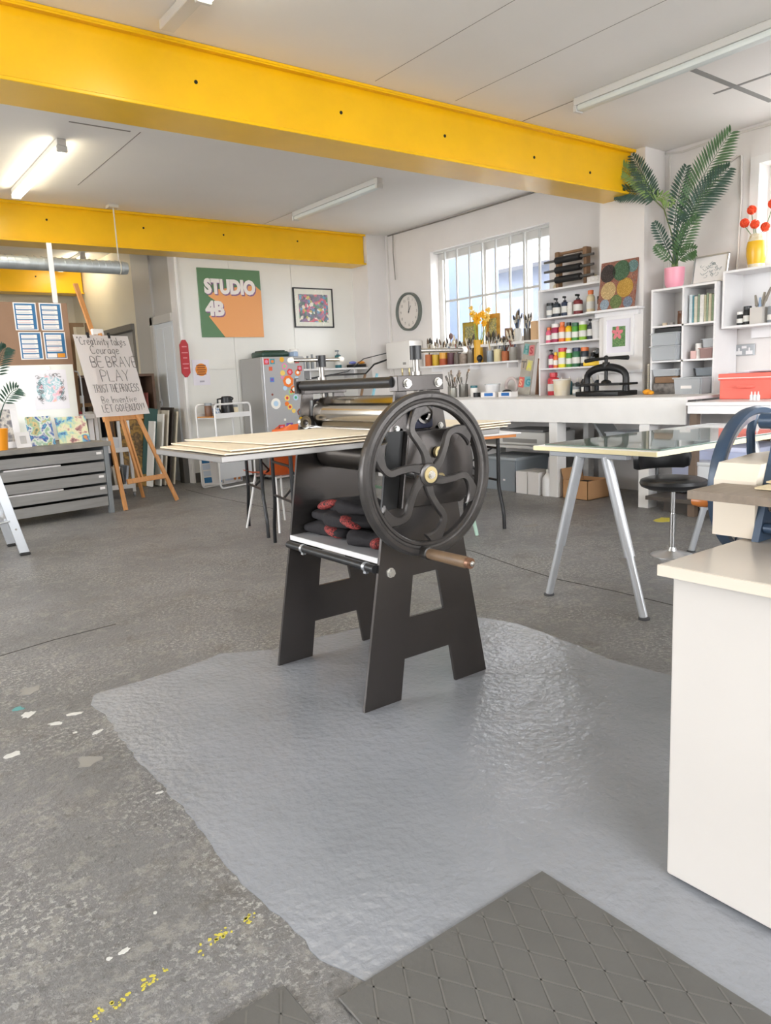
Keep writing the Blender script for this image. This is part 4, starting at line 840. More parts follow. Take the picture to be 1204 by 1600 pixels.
for k in range(5): a = rad(20+72*k); bb.ball((6.106, 4.435+0.035*math.cos(a), 1.475+0.035*math.sin(a)), 0.03, (0.06, 1, 0.6), 10, rotx(a))
bb.done('pink_flower_shape', mat('print_pink', '#e07f88', 0.6), fr)
tag(B().box(6.075, 6.119, 4.16, 4.655, 1.105, 1.13, 0.002).done('dado_rail', WOODW2, at=(6.1, 4.4, 1.11), smooth=False), 'plain white rail on the pillar behind the book press', 'rail')

# book press (cast iron nipping press)
bp = thing('nipping_press', 'black cast iron book press with T-handle on the bench', 'book press', (5.86, 4.38, BZ))
by, bx_ = 4.375, 5.86
B().box(bx_-0.15, bx_+0.15, by-0.235, by+0.235, BZ, BZ+0.045, 0.008, 2).done('base', IRONB, bp, ang=50)
B().box(bx_-0.14, bx_+0.14, by-0.245, by+0.245, BZ+0.095, BZ+0.115, 0.004).done('platen', IRONB, bp, smooth=False)
B().lathe([(0, 0), (.05, 0), (.04, .02), (.02, .03), (0, .03)], (bx_, by, BZ+0.115)).done('platen_boss', IRONB, bp)
arch = []
for i in range(15):
    a = PI*i/14; arch.append((by-0.215*math.cos(a) if abs(math.cos(a)) < 0.999 else by-0.215*math.cos(a), BZ+0.155+0.105*math.sin(a)**0.8))
pts = [(bx_, by-0.215, BZ+0.04), (bx_, by-0.215, BZ+0.10)]+[(bx_, y, z) for y, z in arch]+[(bx_, by+0.215, BZ+0.10), (bx_, by+0.215, BZ+0.04)]
B().tube(pts, [0.034, 0.03, 0.03]+[0.03+0.006*math.sin(PI*i/12) for i in range(13)]+[0.03, 0.03, 0.034], 12).done('arch_frame', IRONB, bp)
B().cyl((bx_, by, BZ+0.12), (bx_, by, BZ+0.345), 0.016, n=14).lathe([(0.035, 0), (0.04, 0.02), (0.03, 0.05), (0, 0.05)], (bx_, by, BZ+0.255)).done('screw', IRONB, bp)
B().tube([(bx_, by+0.235, BZ+0.325), (bx_, by+0.12, BZ+0.335), (bx_, by, BZ+0.34), (bx_, by-0.12, BZ+0.34), (bx_, by-0.235, BZ+0.335)], [0.019, 0.016, 0.012, 0.016, 0.02], 12).ball((bx_, by, BZ+0.345), 0.022).done('t_handle', IRONB, bp)
tag(B().ball((5.92, 3.98, BZ+0.025), 0.045, (0.8, 1, 0.55), 10).ball((5.9, 3.93, BZ+0.018), 0.03, (1, 1, 0.6), 8).done('orange_clamp', mat('amber_plastic', '#f0a52c', 0.4), at=(5.92, 3.97, BZ)), 'small amber clip lying right of the book press', 'clip')

# ------------------------------------------------------------------ cube shelf
cu = thing('cube_shelf', 'white six-cube shelf unit on the bench under the palm', 'shelf unit', (6.25, 3.75, BZ))
CX0, CX1, CY0, CY1 = 6.07, 6.42, 3.445, 4.055
for y in (CY0, 3.735, CY1-0.018): B().box(CX0, CX1, y, y+0.018, BZ, 1.80).done('upright', WOODW2, cu, smooth=False)
for z in (1.197, 1.50): B().box(CX0, CX1-0.01, CY0+0.018, CY1-0.018, z-0.016, z).done('shelf', WOODW2, cu, smooth=False)
B().box(CX0, CX1, CY0, CY1, 1.80, 1.818).done('top', WOODW2, cu, smooth=False); B().box(CX1-0.01, CX1, CY0+0.018, CY1-0.018, BZ, 1.80).done('back', mat('unit_back', '#d5d1cd', 0.6), cu, smooth=False)
tn = bottle(6.2, 3.83, 1.50, .04, .12, 'brown', 'brown', 'bronze tin standing in the top left cube', 'jar', lab=False, name='bronze_tin')
for i in range(2): tag(B().cyl((6.17-0.03*i, 3.91+i*0.05, 1.50), (6.17-0.03*i, 3.91+i*0.05, 1.525), 0.022, n=14).done('small_jar', mat('smalljar%d' % i, ['#9a9490', '#c9b79c'][i], 0.4), at=(6.17, 3.91+i*0.05, 1.50)), ['tiny grey pot beside the bronze tin', 'tiny beige pot left of the grey pot in the top left cube'][i], 'pot')
bc = [('#d5dde0', 0.028, 'pale blue-grey'), ('#5e95a0', 0.014, 'teal'), ('#d8d3c0', 0.03, 'cream patterned'), ('#8da08a', 0.018, 'sage green'), ('#efece6', 0.036, 'white'), ('#c7c2a4', 0.02, 'khaki'), ('#a5b59a', 0.016, 'pale green'), ('#dcd3b8', 0.026, 'beige'), ('#9cae8f', 0.02, 'leaf green')]
y = 3.712
for i, (c_, w_, nm) in enumerate(bc):
    t = thing('book', '%s book, %s from left in the top right cube' % (nm, ['first', 'second', 'third', 'fourth', 'fifth', 'sixth', 'seventh', 'eighth', 'ninth'][i]), 'book', (6.2, y-w_/2, 1.50))
    hh = 0.235-0.008*(i % 3)
    B().box(6.11, 6.30, y-w_, y-0.001, 1.50, 1.50+hh, 0.002).done('cover', mat('book%d' % i, c_, 0.6, c2='#%02x%02x%02x' % tuple(max(0, int(c_[1+2*k:3+2*k], 16)-25) for k in range(3)), vs=30), t, smooth=False)
    B().box(6.115, 6.299, y-w_+0.003, y-0.004, 1.50+hh, 1.50+hh+0.0015).done('pages', PAPER, t, smooth=False); y -= w_+0.002
def cbox(label, x0, x1, y0, y1, z0, z1, m=CLEAR, name='clear_box'): return lidbox(name, label, 'storage box', x0, x1, y0, y1, z0, z1, m, m)
tag(B().box(6.08, 6.35, 3.77, 4.02, 1.44, 1.478, 0.004).done('black_case', BLACKP, at=(6.2, 3.9, 1.44), smooth=False), 'flat black case on top of the clear boxes in the middle left cube', 'case')
cbox('upper clear plastic box in the middle left cube', 6.03, 6.38, 3.77, 4.03, 1.328, 1.438)
cbox('lower clear plastic box with yellow tag in the middle left cube', 6.02, 6.38, 3.77, 4.03, 1.20, 1.325)
cbox('clear box lying on the heap in the bottom left cube', 6.04, 6.38, 3.77, 4.02, 1.06, 1.12)
tag(B().box(6.06, 6.36, 3.78, 4.0, 1.0, 1.055, 0.003).done('wooden_box', WALN, at=(6.2, 3.9, 1.0), smooth=False), 'small brown wooden box in the bottom left cube', 'box')
tag(B().box(6.05, 6.38, 3.77, 4.01, BZ+0.0, 0.998, 0.006).done('dark_case', mat('dark_grey_case', '#4c4845', 0.5, c2='#8f8984', vs=25), at=(6.2, 3.9, BZ), smooth=False), 'dark tool case at the bottom of the bottom left cube', 'case')
cbox('small clear box on top in the middle right cube', 6.1, 6.35, 3.47, 3.58, 1.29, 1.36)
cbox('pinkish clear box standing in the middle right cube', 6.09, 6.38, 3.47, 3.60, 1.198, 1.285, mat('pink_clear', '#dcb4ae', 0.25, trans=0.5, alpha=0.85))
bottle(6.15, 3.635, 1.197, .028, .13, 'white', 'white', 'small white bottle with red label in the middle right cube', 'jar', name='small_bottle')
tag(B().obox((6.13, 3.67, 1.197+0.035), (0.05, 0.05, 0.07), rotz(0.4), 0.006).done('pink_pot', mat('dusty_pink', '#d9b3ad', 0.5), at=(6.13, 3.67, 1.197), smooth=False), 'dusty pink pot at left in the middle right cube', 'pot')
cbox('grey clear box at the back of the bottom right cube', 6.2, 6.38, 3.47, 3.70, 1.05, 1.12, GREYPL)
q = cbox('large clear box with paper label in the bottom right cube', 5.92, 6.30, 3.47, 3.73, BZ, 1.045)
B().box(5.925, 5.928, 3.56, 3.66, 0.95, 0.985).done('paper_label', PAPER, q, smooth=False)

nt_ = thing('spiral_notebook', 'cream spiral notebook standing left of the cube shelf', 'notebook', (6.2, 4.09, BZ))
B().box(6.10, 6.30, 4.085, 4.105, BZ, BZ+.27, .001).done('cover', mat('notebook_cream', '#ddd3bd', 0.7), nt_, smooth=False)
for k in range(12): B().torus((6.098, 4.095, BZ+.02+k*.021), .010, .0018, 'Z', 12, 5).done('wire_ring', ALU, nt_)

# coral storage box, papers, misc on the right
CORAL = mat('coral_fabric', '#f0786a', 0.8, var=0.03, vs=8, bump=0.1, bs=120)
cr = thing('coral_box', 'coral fabric storage box with handle on the right bench', 'storage box', (5.75, 2.8, 0.870), 0)
B().box(5.62, 6.02, 2.72, 3.14, 0.871, 1.035, 0.004).done('box_body', CORAL, cr, smooth=False); B().box(5.61, 6.03, 2.71, 3.15, 1.015, 1.065, 0.004).done('box_lid', CORAL, cr, smooth=False)
B().box(5.607, 5.61, 2.71, 3.15, 1.028, 1.034).box(5.61, 6.03, 2.707, 2.71, 1.028, 1.034).done('white_piping', PAPER, cr, smooth=False)
B().tube([(5.618, 2.87, 0.965), (5.585, 2.88, 0.965), (5.58, 2.93, 0.965), (5.585, 2.98, 0.965), (5.618, 2.99, 0.965)], 0.011, 8).done('fabric_handle', CORAL, cr)
for i, (y, c_) in enumerate(((3.0, '#dfe0ec'), (2.85, '#c9a6a8'), (2.92, '#e8e6ec'))):
    tag(B().obox((5.82, y, 1.066+0.006*i+0.003), (0.25, 0.2, 0.005), rotz(0.3*(i-1))).done('paper_stack', mat('paper%d' % i, c_, 0.8), at=(5.82, y, 1.066+0.006*i), smooth=False), ['pale lilac papers on the coral box', 'dusty pink papers on the coral box', 'white papers topmost on the coral box'][i], 'paper')
for i, y in enumerate((2.80, 2.775, 2.75)):
    t = thing('white_dropper', 'tiny white dropper bottle standing before the coral box', 'bottle', (5.45, y, 0.870), 0, 'white droppers by the coral box')
    B().lathe([(0, 0), (.012, 0), (.012, .035), (.005, .042), (0, .042)], n=10).done('bottle_body', mat('white_plastic', '#e9e8e8', 0.4), t, local=True); B().lathe([(0, .042), (.006, .042), (.003, .062), (0, .062)], n=8).done('cap', mat('white_plastic', '#e9e8e8', 0.4), t, local=True)
tag(B().torus((5.5, 2.56, 0.90), 0.022, 0.009, 'X').done('tape_roll', mat('brown_tape', '#8a7a5f', 0.5), at=(5.5, 2.56, 0.871)), 'brown tape roll at the right edge beside the coral box', 'tape')

# wall shelf box, right edge
wu = thing('wall_shelf', 'white wall shelf box under the right window', 'shelf', (6.27, 2.6, 1.44))
B().box(6.11, 6.425, 1.7, 3.415, 1.43, 1.448).done('bottom_board', WOODW2, wu, smooth=False); B().box(6.11, 6.425, 1.7, 3.415, 1.872, 1.89).done('top_board', WOODW2, wu, smooth=False)
B().box(6.11, 6.425, 3.397, 3.415, 1.448, 1.872).done('side', WOODW2, wu, smooth=False); B().box(6.11, 6.425, 1.7, 1.718, 1.448, 1.872).done('side', WOODW2, wu, smooth=False); B().box(6.40, 6.425, 1.718, 3.397, 1.448, 1.872).done('back', WOODW2, wu, smooth=False)
B().box(6.38, 6.428, 1.7, 3.30, 1.345, 1.43).done('batten', WOODW2, wu, smooth=False)
tin = [(3.30, .03, .11, 'black', 'white', 'jar', 'black bottle with white label, leftmost on the right wall shelf'), (3.245, .032, .15, 'black', 'black', 'jar', 'tall black jar, second from left on the right wall shelf'), (3.045, .034, .13, 'grey', 'grey', 'jar', 'silver tin right of the grey box on the wall shelf'), (3.02, .042, .28, 'white', 'teal', 'round', 'white spray bottle with yellow neck on the right wall shelf')]
for i, (y, r, h, a, c_, sty, lab) in enumerate(tin): bottle(6.20+(0.06 if i == 3 else 0), y, 1.448, r, h, a, c_, lab, sty)
gx = thing('tool_pot', 'grey square pot of tools on the right wall shelf', 'pot', (6.2, 3.15, 1.448))
B().plate(rect(3.10, 3.20, 6.15, 6.25), [rect(3.106, 3.194, 6.156, 6.244)], lambda u, v: Vector((v, u, 1.449)), (0, 0, 0.13)).box(6.15, 6.25, 3.10, 3.20, 1.448, 1.455).done('pot_body', mat('stone_grey', '#cfcac4', 0.6), gx, smooth=False)
for i, (dy, dz, c_) in enumerate(((0.03, 0.22, '#8a8378'), (-0.09, 0.27, '#8a8378'), (0.0, 0.2, '#9fb3cf'), (-0.03, 0.24, '#a59c8c'))):
    tag(B().cyl((6.2, 3.15, 1.457), (6.19+0.01*i, 3.15+dy*0.5, 1.457+dz*0.62), 0.007, 0.008).cyl((6.19+0.01*i, 3.15+dy*0.5, 1.457+dz*0.62), (6.19+0.01*i, 3.15+dy, 1.457+dz), 0.014, 0.008).done('modelling_tool', mat('tool%d' % i, c_, 0.6), at=(6.2, 3.15, 1.457)), ['taupe tool leaning left in the grey square pot', 'long taupe tool leaning far right in the grey square pot', 'pale blue tool upright in the grey square pot', 'sandy tool leaning right in the grey square pot'][i], 'tool')
sk = thing('power_socket', 'grey double wall socket above the coral box', 'socket', (6.42, 3.37, 1.25))
B().box(6.415, 6.429, 3.285, 3.465, 1.205, 1.30, 0.003).done('face_plate', mat('grey_socket', '#a9adb0', 0.4, metal=0.3), sk, smooth=False)
for y in (3.33, 3.42): B().box(6.412, 6.415, y-0.028, y+0.028, 1.215, 1.245).box(6.412, 6.415, y-0.006, y+0.006, 1.245, 1.27).done('outlet', mat('white_plastic', '#e9e8e8', 0.4), sk, smooth=False)
B().box(6.411, 6.415, 3.355, 3.395, 1.265, 1.285).done('switch', mat('white_plastic', '#e9e8e8', 0.4), sk, smooth=False)
vs = thing('yellow_vase', 'tall yellow and white glazed vase on the right wall shelf', 'vase', (6.2, 3.19, 1.89))
B().lathe([(0, 0), (.055, 0), (.062, .03)], n=28).done('white_foot', mat('speckled_white_glaze', '#e8e0cf', 0.35, c2='#c8b078', vs=40), vs, local=True)
B().lathe([(.062, .03), (.074, .10), (.076, .16), (.068, .205)], n=28).done('yellow_band', mat('yellow_glaze', '#e9b52c', 0.25), vs, local=True)
B().lathe([(.068, .205), (.055, .245), (.05, .262), (.046, .262), (.046, .22), (0, .2)], n=28).done('white_neck', mat('speckled_white_glaze', '#e8e0cf', 0.35, c2='#c8b078', vs=40), vs, local=True)
POM = mat('orange_pompom', '#f4572f', 0.8, var=0.15, vs=30, bump=0.8, bs=60)
for i, (y, z, lab) in enumerate(((3.241, 2.345, 'topmost orange pompom flower in the yellow vase'), (3.295, 2.255, 'leftmost orange pompom flower in the yellow vase'), (3.211, 2.232, 'middle orange pompom flower low in the yellow vase'), (3.127, 2.195, 'lower right orange pompom flower in the yellow vase'), (3.075, 2.36, 'orange pompom flower leaning out at the right picture edge'))):
    t = thing('pompom_flower', lab, 'flower', (6.2, 3.19, 2.11))
    bb = B()
    for k in range(90):
        u = random.uniform(-1, 1); a = random.uniform(0, 2*PI); s_ = math.sqrt(1-u*u); d = Vector((s_*math.cos(a), s_*math.sin(a), u)); c0 = Vector((6.2, y, z)); bb.cyl(c0+d*0.012, c0+d*0.036, 0.004, 0.007, 5)
    bb.ball((6.2, y, z), 0.028, n=10); bb.done('flower_head', POM, t)
    B().tube([(6.2, 3.19, 2.10), (6.2, (3.19+y)/2, 2.16), (6.2, y, z-0.025)], 0.003, 6).done('stem', mat('stem_green', '#5f7d4d', 0.6), t)
t, M = leaning_picture('framed_drawing', 'silver framed map-like drawing leaning on top of the cube shelf', 'picture', (6.13, 3.56, 1.819), .3, .24, 0.2, -PI/2, [('backing', mat('dark_backing', '#4a4642', 0.7), -.15, .15, .012, .018, 0, .235), ('mount', mat('pale_mount', '#dedad6', 0.6), -.14, .14, .006, .012, .01, .225), ('frame_rail', ALU, -.155, .155, 0, .018, 0, .012), ('frame_rail', ALU, -.155, .155, 0, .018, .223, .235), ('frame_rail', ALU, -.155, -.143, 0, .018, 0, .235), ('frame_rail', ALU, .143, .155, 0, .018, 0, .235)])
bb = B(); rnd = random.Random(3)
for k in range(26):
    x, z = rnd.uniform(-.08, .09), rnd.uniform(.06, .17); pts = [(x+0.02*math.sin(k+j*0.9)*j/4, 0.0052, z+0.012*math.cos(2*k+j)*j/3) for j in range(6)]; bb.tube(pts, 0.0012, 4)
bb.bm.transform(M); bb.done('ink_lines', mat('teal_grey_ink', '#5c7378', 0.7), t, local=True)

# ------------------------------------------------------------------ palms
LEAF = [mat('palm_green', '#47683f', 0.45, var=0.15, vs=20), mat('palm_dark_green', '#2b4a3a', 0.45, var=0.12, vs=20), mat('palm_light_green', '#7d9a55', 0.5, var=0.1, vs=20)]
def frond(parent, base, ctrl, tip, ln, m, start=0.3, nrm=None, step=0.023, wd=0.019):
    base, ctrl, tip = Vector(base), Vector(ctrl), Vector(tip); bb = B()
    P = lambda t: base*(1-t)**2+ctrl*2*t*(1-t)+tip*t*t
    bb.tube([P(i/10) for i in range(11)], [0.006*(1-0.75*i/10) for i in range(11)], 6)
    view = Vector(nrm or (1, 0.6, 0.1)).normalized()
    lnth = sum((P((i+1)/20)-P(i/20)).length for i in range(20)); n = max(8, int(lnth*(1-start)/step))
    for i in range(n):
        f_ = i/(n-1); t = start+(0.99-start)*f_; p = P(t); d = (P(min(1, t+0.03))-P(t-0.03)).normalized()
        sde = d.cross(view).normalized(); L_ = ln*(0.45+0.55*math.sin(PI*(0.1+0.62*f_)))*(1.0-0.55*f_**4)
        for s_ in (1, -1):
            e = (d*(0.55+0.5*f_)+sde*s_*0.9+view*random.uniform(-0.3, 0.3)+Vector((0, 0, -0.10))).normalized()
            nn = e.cross(view).normalized()*wd*0.5; bow = view*random.uniform(-0.004, 0.004)
            a = bb.bm.verts.new(p); q = bb.bm.verts.new(p+e*L_+Vector((0, 0, -0.10*L_)))
            m1 = p+e*L_*0.35; m2 = p+e*L_*0.7+Vector((0, 0, -0.03*L_))
            v1, v2, v3, v4 = [bb.bm.verts.new(x) for x in (m1+nn+bow, m1-nn-bow, m2+nn*0.8, m2-nn*0.8)]
            bb.bm.faces.new((a, v1, v2)); bb.bm.faces.new((v1, v3, v4, v2)); bb.bm.faces.new((v3, q, v4))
    return bb.done('frond', m, parent, smooth=False)
pl = thing('potted_palm', 'tall artificial palm in a pink pot on the cube shelf', 'plant', (6.13, 3.87, 1.819))
B().lathe([(0, 0), (.062, 0), (.078, .03), (.083, .10), (.085, .165), (.078, .165), (.076, .12), (0, .12)], (6.13, 3.87, 1.819), n=30).done('pot', mat('pink_pot', '#f0a3b6', 0.35), pl)
B().cyl((6.13, 3.87, 1.93), (6.13, 3.87, 1.942), 0.075, n=24).done('soil', mat('dark_soil', '#4a3d33', 0.9), pl)
bb = B(); rnd = random.Random(5)
for k in range(5): bb.tube([(6.13+0.02*math.cos(k*1.3), 3.87+0.02*math.sin(k*1.3), 1.93), (6.13+0.014*math.cos(k*1.3), 3.865+0.014*math.sin(k), 2.05), (6.12, 3.845, 2.2+0.05*k)], [0.013, 0.011, 0.005], 7)
bb.done('stem', mat('palm_stem', '#6d7a4a', 0.6), pl)
PB = (6.12, 3.86, 2.0); ND = Vector((6.06, 4.02, 2.56))
B().tube([(6.12, 3.86, 2.0), (6.10, 3.88, 2.25), (6.08, 3.95, 2.48), ND], 0.006, 7).done('side_stem', mat('palm_stem', '#6d7a4a', 0.6), pl)
for base, c_, tip, ln, m, st_ in [(PB, (6.12, 3.83, 2.50), (6.1, 3.38, 2.95), 0.20, 0, 0.36), (PB, (6.14, 3.80, 2.45), (6.12, 3.40, 2.69), 0.17, 1, 0.40), (PB, (6.06, 3.88, 2.40), (6.06, 3.735, 2.77), 0.12, 1, 0.42),
                                  (ND, (6.03, 4.08, 2.72), (6.02, 4.23, 2.97), 0.13, 1, 0.05), (ND, (6.02, 4.20, 2.72), (6.0, 4.38, 2.68), 0.13, 1, 0.05), (ND, (6.0, 4.2, 2.84), (5.99, 4.46, 2.99), 0.11, 2, 0.10), (ND, (6.03, 3.96, 2.62), (6.02, 3.84, 2.50), 0.10, 2, 0.1),
                                  (PB, (6.06, 3.80, 2.15), (6.02, 3.61, 2.34), 0.12, 0, 0.25), (PB, (6.06, 3.76, 2.10), (6.02, 3.62, 2.09), 0.12, 0, 0.25), (PB, (6.06, 3.92, 2.2), (6.02, 4.0, 2.37), 0.085, 1, 0.35), (PB, (6.06, 3.83, 2.2), (6.04, 3.72, 2.38), 0.10, 1, 0.3), (PB, (6.04, 3.92, 2.1), (6.0, 3.97, 2.17), 0.07, 0, 0.3)]:
    frond(pl, base, c_, tip, ln, LEAF[m], st_)
# ------------------------------------------------------------------ shelf under the barred window, jars and brushes
sh = thing('window_shelf', 'white shelf below the barred window holding jars of brushes', 'shelf', (6.34, 6.7, 1.29))
B().box(6.245, 6.428, 5.82, 7.52, 1.272, 1.292, 0.002).done('shelf_board', WOODW2, sh, smooth=False)
for y in (7.3, 6.6, 6.0): B().box(6.27, 6.428, y, y+0.02, 1.22, 1.272).done('bracket', WOODW2, sh, smooth=False)
SZ = 1.292
def pot(x, y, z, r, h, m, label, name='jar', cat='jar', m2=None, th=0.004, flare=1.0):
    t = thing(name, label, cat, (x, y, z))
    B().lathe([(0, 0), (r*0.95, 0), (r, 0.006), (r*flare, h), (r*flare-th, h), (r-th, 0.012), (0, 0.012)], n=20).done('jar_body', m, t, local=True)
    if m2: B().lathe([(r*1.01, h*0.5), (r*1.01*((1+flare)/2), h*0.98)], n=20).done('colour_band', m2, t, local=True)
    return t
TERRA = mat('terracotta', '#b5683f', 0.6); 
def brush_proto(hc, bc, name):
    bb = B()
    bb.cyl((0, 0, 0), (0, 0, 0.13), 0.0028, 0.0045, 6); bb.mi = 1; bb.cyl((0, 0, 0.13), (0, 0, 0.155), 0.0048, 0.0055, 6); bb.mi = 2; bb.cyl((0, 0, 0.155), (0, 0, 0.175), 0.006, 0.0065, 6).cyl((0, 0, 0.175), (0, 0, 0.195), 0.0065, 0.0015, 6)
    o = bb.done(name, [mat('brush_h_'+hc[1:], hc, 0.45), mat('ferrule', '#b9b4a8', 0.3, metal=0.8), mat('bristle_'+bc[1:], bc, 0.8)])
    me = o.data; bpy.data.objects.remove(o); return me
BR = [brush_proto('#4f5f78', '#3a3733', 'brush_a'), brush_proto('#c9b28a', '#5e4a38', 'brush_b'), brush_proto('#8c4a3a', '#d9cdb5', 'brush_c'), brush_proto('#2b2b2d', '#8d7a62', 'brush_d'), brush_proto('#d8d4cc', '#45403a', 'brush_e')]
def brushes(x, y, z, r, n, label, group, sc=1.0, spread=0.35, seed=0):
    rnd = random.Random(seed*13+5)
    for i in range(n):
        o = bpy.data.objects.new('paintbrush', rnd.choice(BR)); COL.objects.link(o)
        a = 2*PI*i/n+rnd.uniform(-.3, .3); tl = spread*rnd.uniform(0.35, 1.0); s_ = sc*rnd.uniform(0.85, 1.15)
        o.location = (x-0.35*r*math.cos(a), y-0.35*r*math.sin(a), z+0.014)
        o.rotation_euler = (Matrix.Rotation(a, 3, 'Z') @ Matrix.Rotation(tl, 3, 'Y')).to_euler(); o.scale = (s_*1.15, s_*1.15, s_)
        tag(o, label, 'paintbrush', group)
JR = [(7.433, .052, .145, TERRA, 'terracotta pot of brushes, leftmost on the window shelf', None, 7), (7.296, .050, .135, mat('mustard_glaze', '#d3ac35', 0.35), 'mustard pot of brushes, second from left on the window shelf', None, 7), (7.15, .056, .16, mat('rust_glaze', '#b2542f', 0.4), 'rust pot with a yellow upper band on the window shelf', mat('amber_glaze', '#dfa033', 0.35), 6), (7.008, .052, .145, mat('plum_glaze', '#59303a', 0.35), 'dark plum pot right of the rust pot', None, 4), (6.903, .045, .13, mat('taupe_stoneware', '#6d635b', 0.5), 'taupe stoneware jar on the window shelf', None, 3), (6.789, .055, .12, mat('banded_stoneware', '#a8988a', 0.5, c2='#7d6d60', vs=25), 'banded beige stoneware jar on the window shelf', None, 3), (6.666, .042, .16, mat('smoky_glass', '#7d766b', 0.15), 'smoky glass jar of brushes left of the yellow vase', None, 8), (6.343, .042, .13, mat('frosted_glass_jar', '#8b949c', 0.2), 'blue-grey glass jar of brushes right of the yellow vase', None, 9), (6.22, .046, .14, mat('cream_glaze', '#dccf9f', 0.4), 'cream pot of brushes right of the blue-grey jar', None, 6), (6.098, .044, .11, TERRA, 'small terracotta pot of brushes at right on the window shelf', None, 9), (5.98, .045, .15, mat('grey_glass_jar', '#9a958d', 0.2), 'grey glass jar of brushes, rightmost on the window shelf', None, 8)]
for i, (y, r, h, m, lab, m2, nb_) in enumerate(JR):
    pot(6.335, y, SZ, r, h, m, lab, 'brush_pot', 'pot', m2)
    if nb_: brushes(6.335, y, SZ, r, nb_, 'paintbrush standing in the '+lab.split(',')[0], 'brushes in the '+lab.split(',')[0], 1.55 if h > .125 else 1.3, 0.30, i)
yv = thing('yellow_cylinder_vase', 'tall mustard cylinder vase of yellow flowers on the window shelf', 'vase', (6.335, 6.534, SZ))
B().lathe([(0, 0), (.054, 0), (.056, .01), (.052, .25), (.054, .265), (.046, .265), (.046, .1), (0, .1)], n=26).done('vase_body', mat('mustard_vase', '#dba528', 0.4), yv, local=True)
YF = mat('yellow_petal', '#f6b51c', 0.6); YF2 = mat('pale_yellow_petal', '#f3cf6a', 0.6)
for i, (y, z, r) in enumerate(((6.53, 1.80, .075), (6.60, 1.86, .05), (6.44, 1.84, .05), (6.37, 1.80, .055), (6.34, 1.88, .04), (6.62, 1.93, .03), (6.41, 1.74, .045))):
    t = thing('yellow_flower', ['large yellow daffodil-like flower in the mustard vase', 'pale yellow flower at upper left of the mustard vase', 'yellow flower just right of the large one in the mustard vase', 'pale yellow flower further right over the mustard vase', 'pale yellow blossom highest right over the mustard vase', 'small pale blossom highest left over the mustard vase', 'yellow flower lowest right over the mustard vase'][i], 'flower', (6.335, 6.534, SZ+.2))
    bb = B()
    for k in range(9):
        a = 2*PI*k/9; bb.ball((6.32, y+0.55*r*math.cos(a), z+0.55*r*math.sin(a)), r*0.5, (0.22, 1.0, 0.45), 8, rotx(a))
    bb.done('petals', YF if i in (0, 2, 6) else YF2, t); B().lathe([(r*0.15, 0), (r*0.32, -0.035), (r*0.25, -0.035), (0, 0)], (6.315, y, z), n=12, R=roty(PI/2)).done('trumpet', YF, t)
    B().tube([(6.335, 6.534+0.01*i-.03, SZ+.14), (6.335, (6.534+y)/2, SZ+.3), (6.33, y, z)], 0.0035, 6).done('stem', mat('stem_green2', '#8aa23c', 0.6), t)
tag(B().ball((6.27, 6.45, SZ+0.05), 0.036, (1, 1, 1.1), 12).cyl((6.27, 6.45, SZ), (6.27, 6.45, SZ+.02), 0.018).done('powder_brush', BLACKP, at=(6.27, 6.45, SZ)), 'round black brush head in front of the mustard vase', 'brush')
tag(B().cyl((6.30, 7.03, SZ+.14), (6.31, 6.99, SZ+.32), 0.004).ball((6.31, 6.985, SZ+.34), 0.035, (0.5, 1, 1.1), 12).done('dried_poppy', mat('dried_flower', '#7d6560', 0.8), at=(6.335, 7.008, SZ+.02)), 'dried round seed head above the plum pot', 'dried flower')
for i, (y0, y1, z1, c_, lab) in enumerate(((6.60, 6.86, 1.78, '#b79f3f', 'olive framed card behind the smoky jar on the window sill'), (6.24, 6.46, 1.84, '#c99a45', 'amber patterned card behind the yellow flowers on the window sill'), (6.05, 6.16, 1.66, '#a5886f', 'small brown card on the window sill'))):
    t = thing('framed_card', lab, 'picture', (6.39, (y0+y1)/2, 1.501))
    B().obox((6.40, (y0+y1)/2, (1.501+z1)/2), (0.012, y1-y0, z1-1.501)).done('card_board', mat('card%d' % i, c_, 0.6, c2='#%02x%02x%02x' % tuple(max(0, int(c_[1+2*k:3+2*k], 16)-45) for k in range(3)), vs=14), t, smooth=False)
    B().box(6.388, 6.394, y0+.05, y1-.05, 1.56, z1-.05).done('card_picture', art('cardart%d' % i, ['#7a7a4a', '#c9b970', '#5a6a5a', '#d8c890'], 30), t, smooth=False)
tag(B().box(6.36, 6.44, 5.66, 5.74, 1.501, 1.70).done('wood_block', mat('pale_wood_block', '#d9b48a', 0.6), at=(6.4, 5.7, 1.501), smooth=False), 'pale wooden block standing at the right end of the window sill', 'block')
pot(6.38, 5.80, 1.501, .045, .13, mat('dark_glass_jar', '#5d5852', 0.2), 'dark jar of pink-tipped brushes on the window sill', 'brush_pot', 'pot'); brushes(6.38, 5.80, 1.501, .045, 9, 'paintbrush standing in the dark jar on the window sill', 'brushes in the dark sill jar', 1.35, 0.4, 31)
pot(6.38, 5.95, 1.501, .045, .14, mat('pale_glass_jar', '#c5c2bb', 0.2), 'pale jar of long brushes on the window sill', 'brush_pot', 'pot'); brushes(6.38, 5.95, 1.501, .045, 7, 'long paintbrush standing in the pale jar on the window sill', 'brushes in the pale sill jar', 1.6, 0.35, 32)

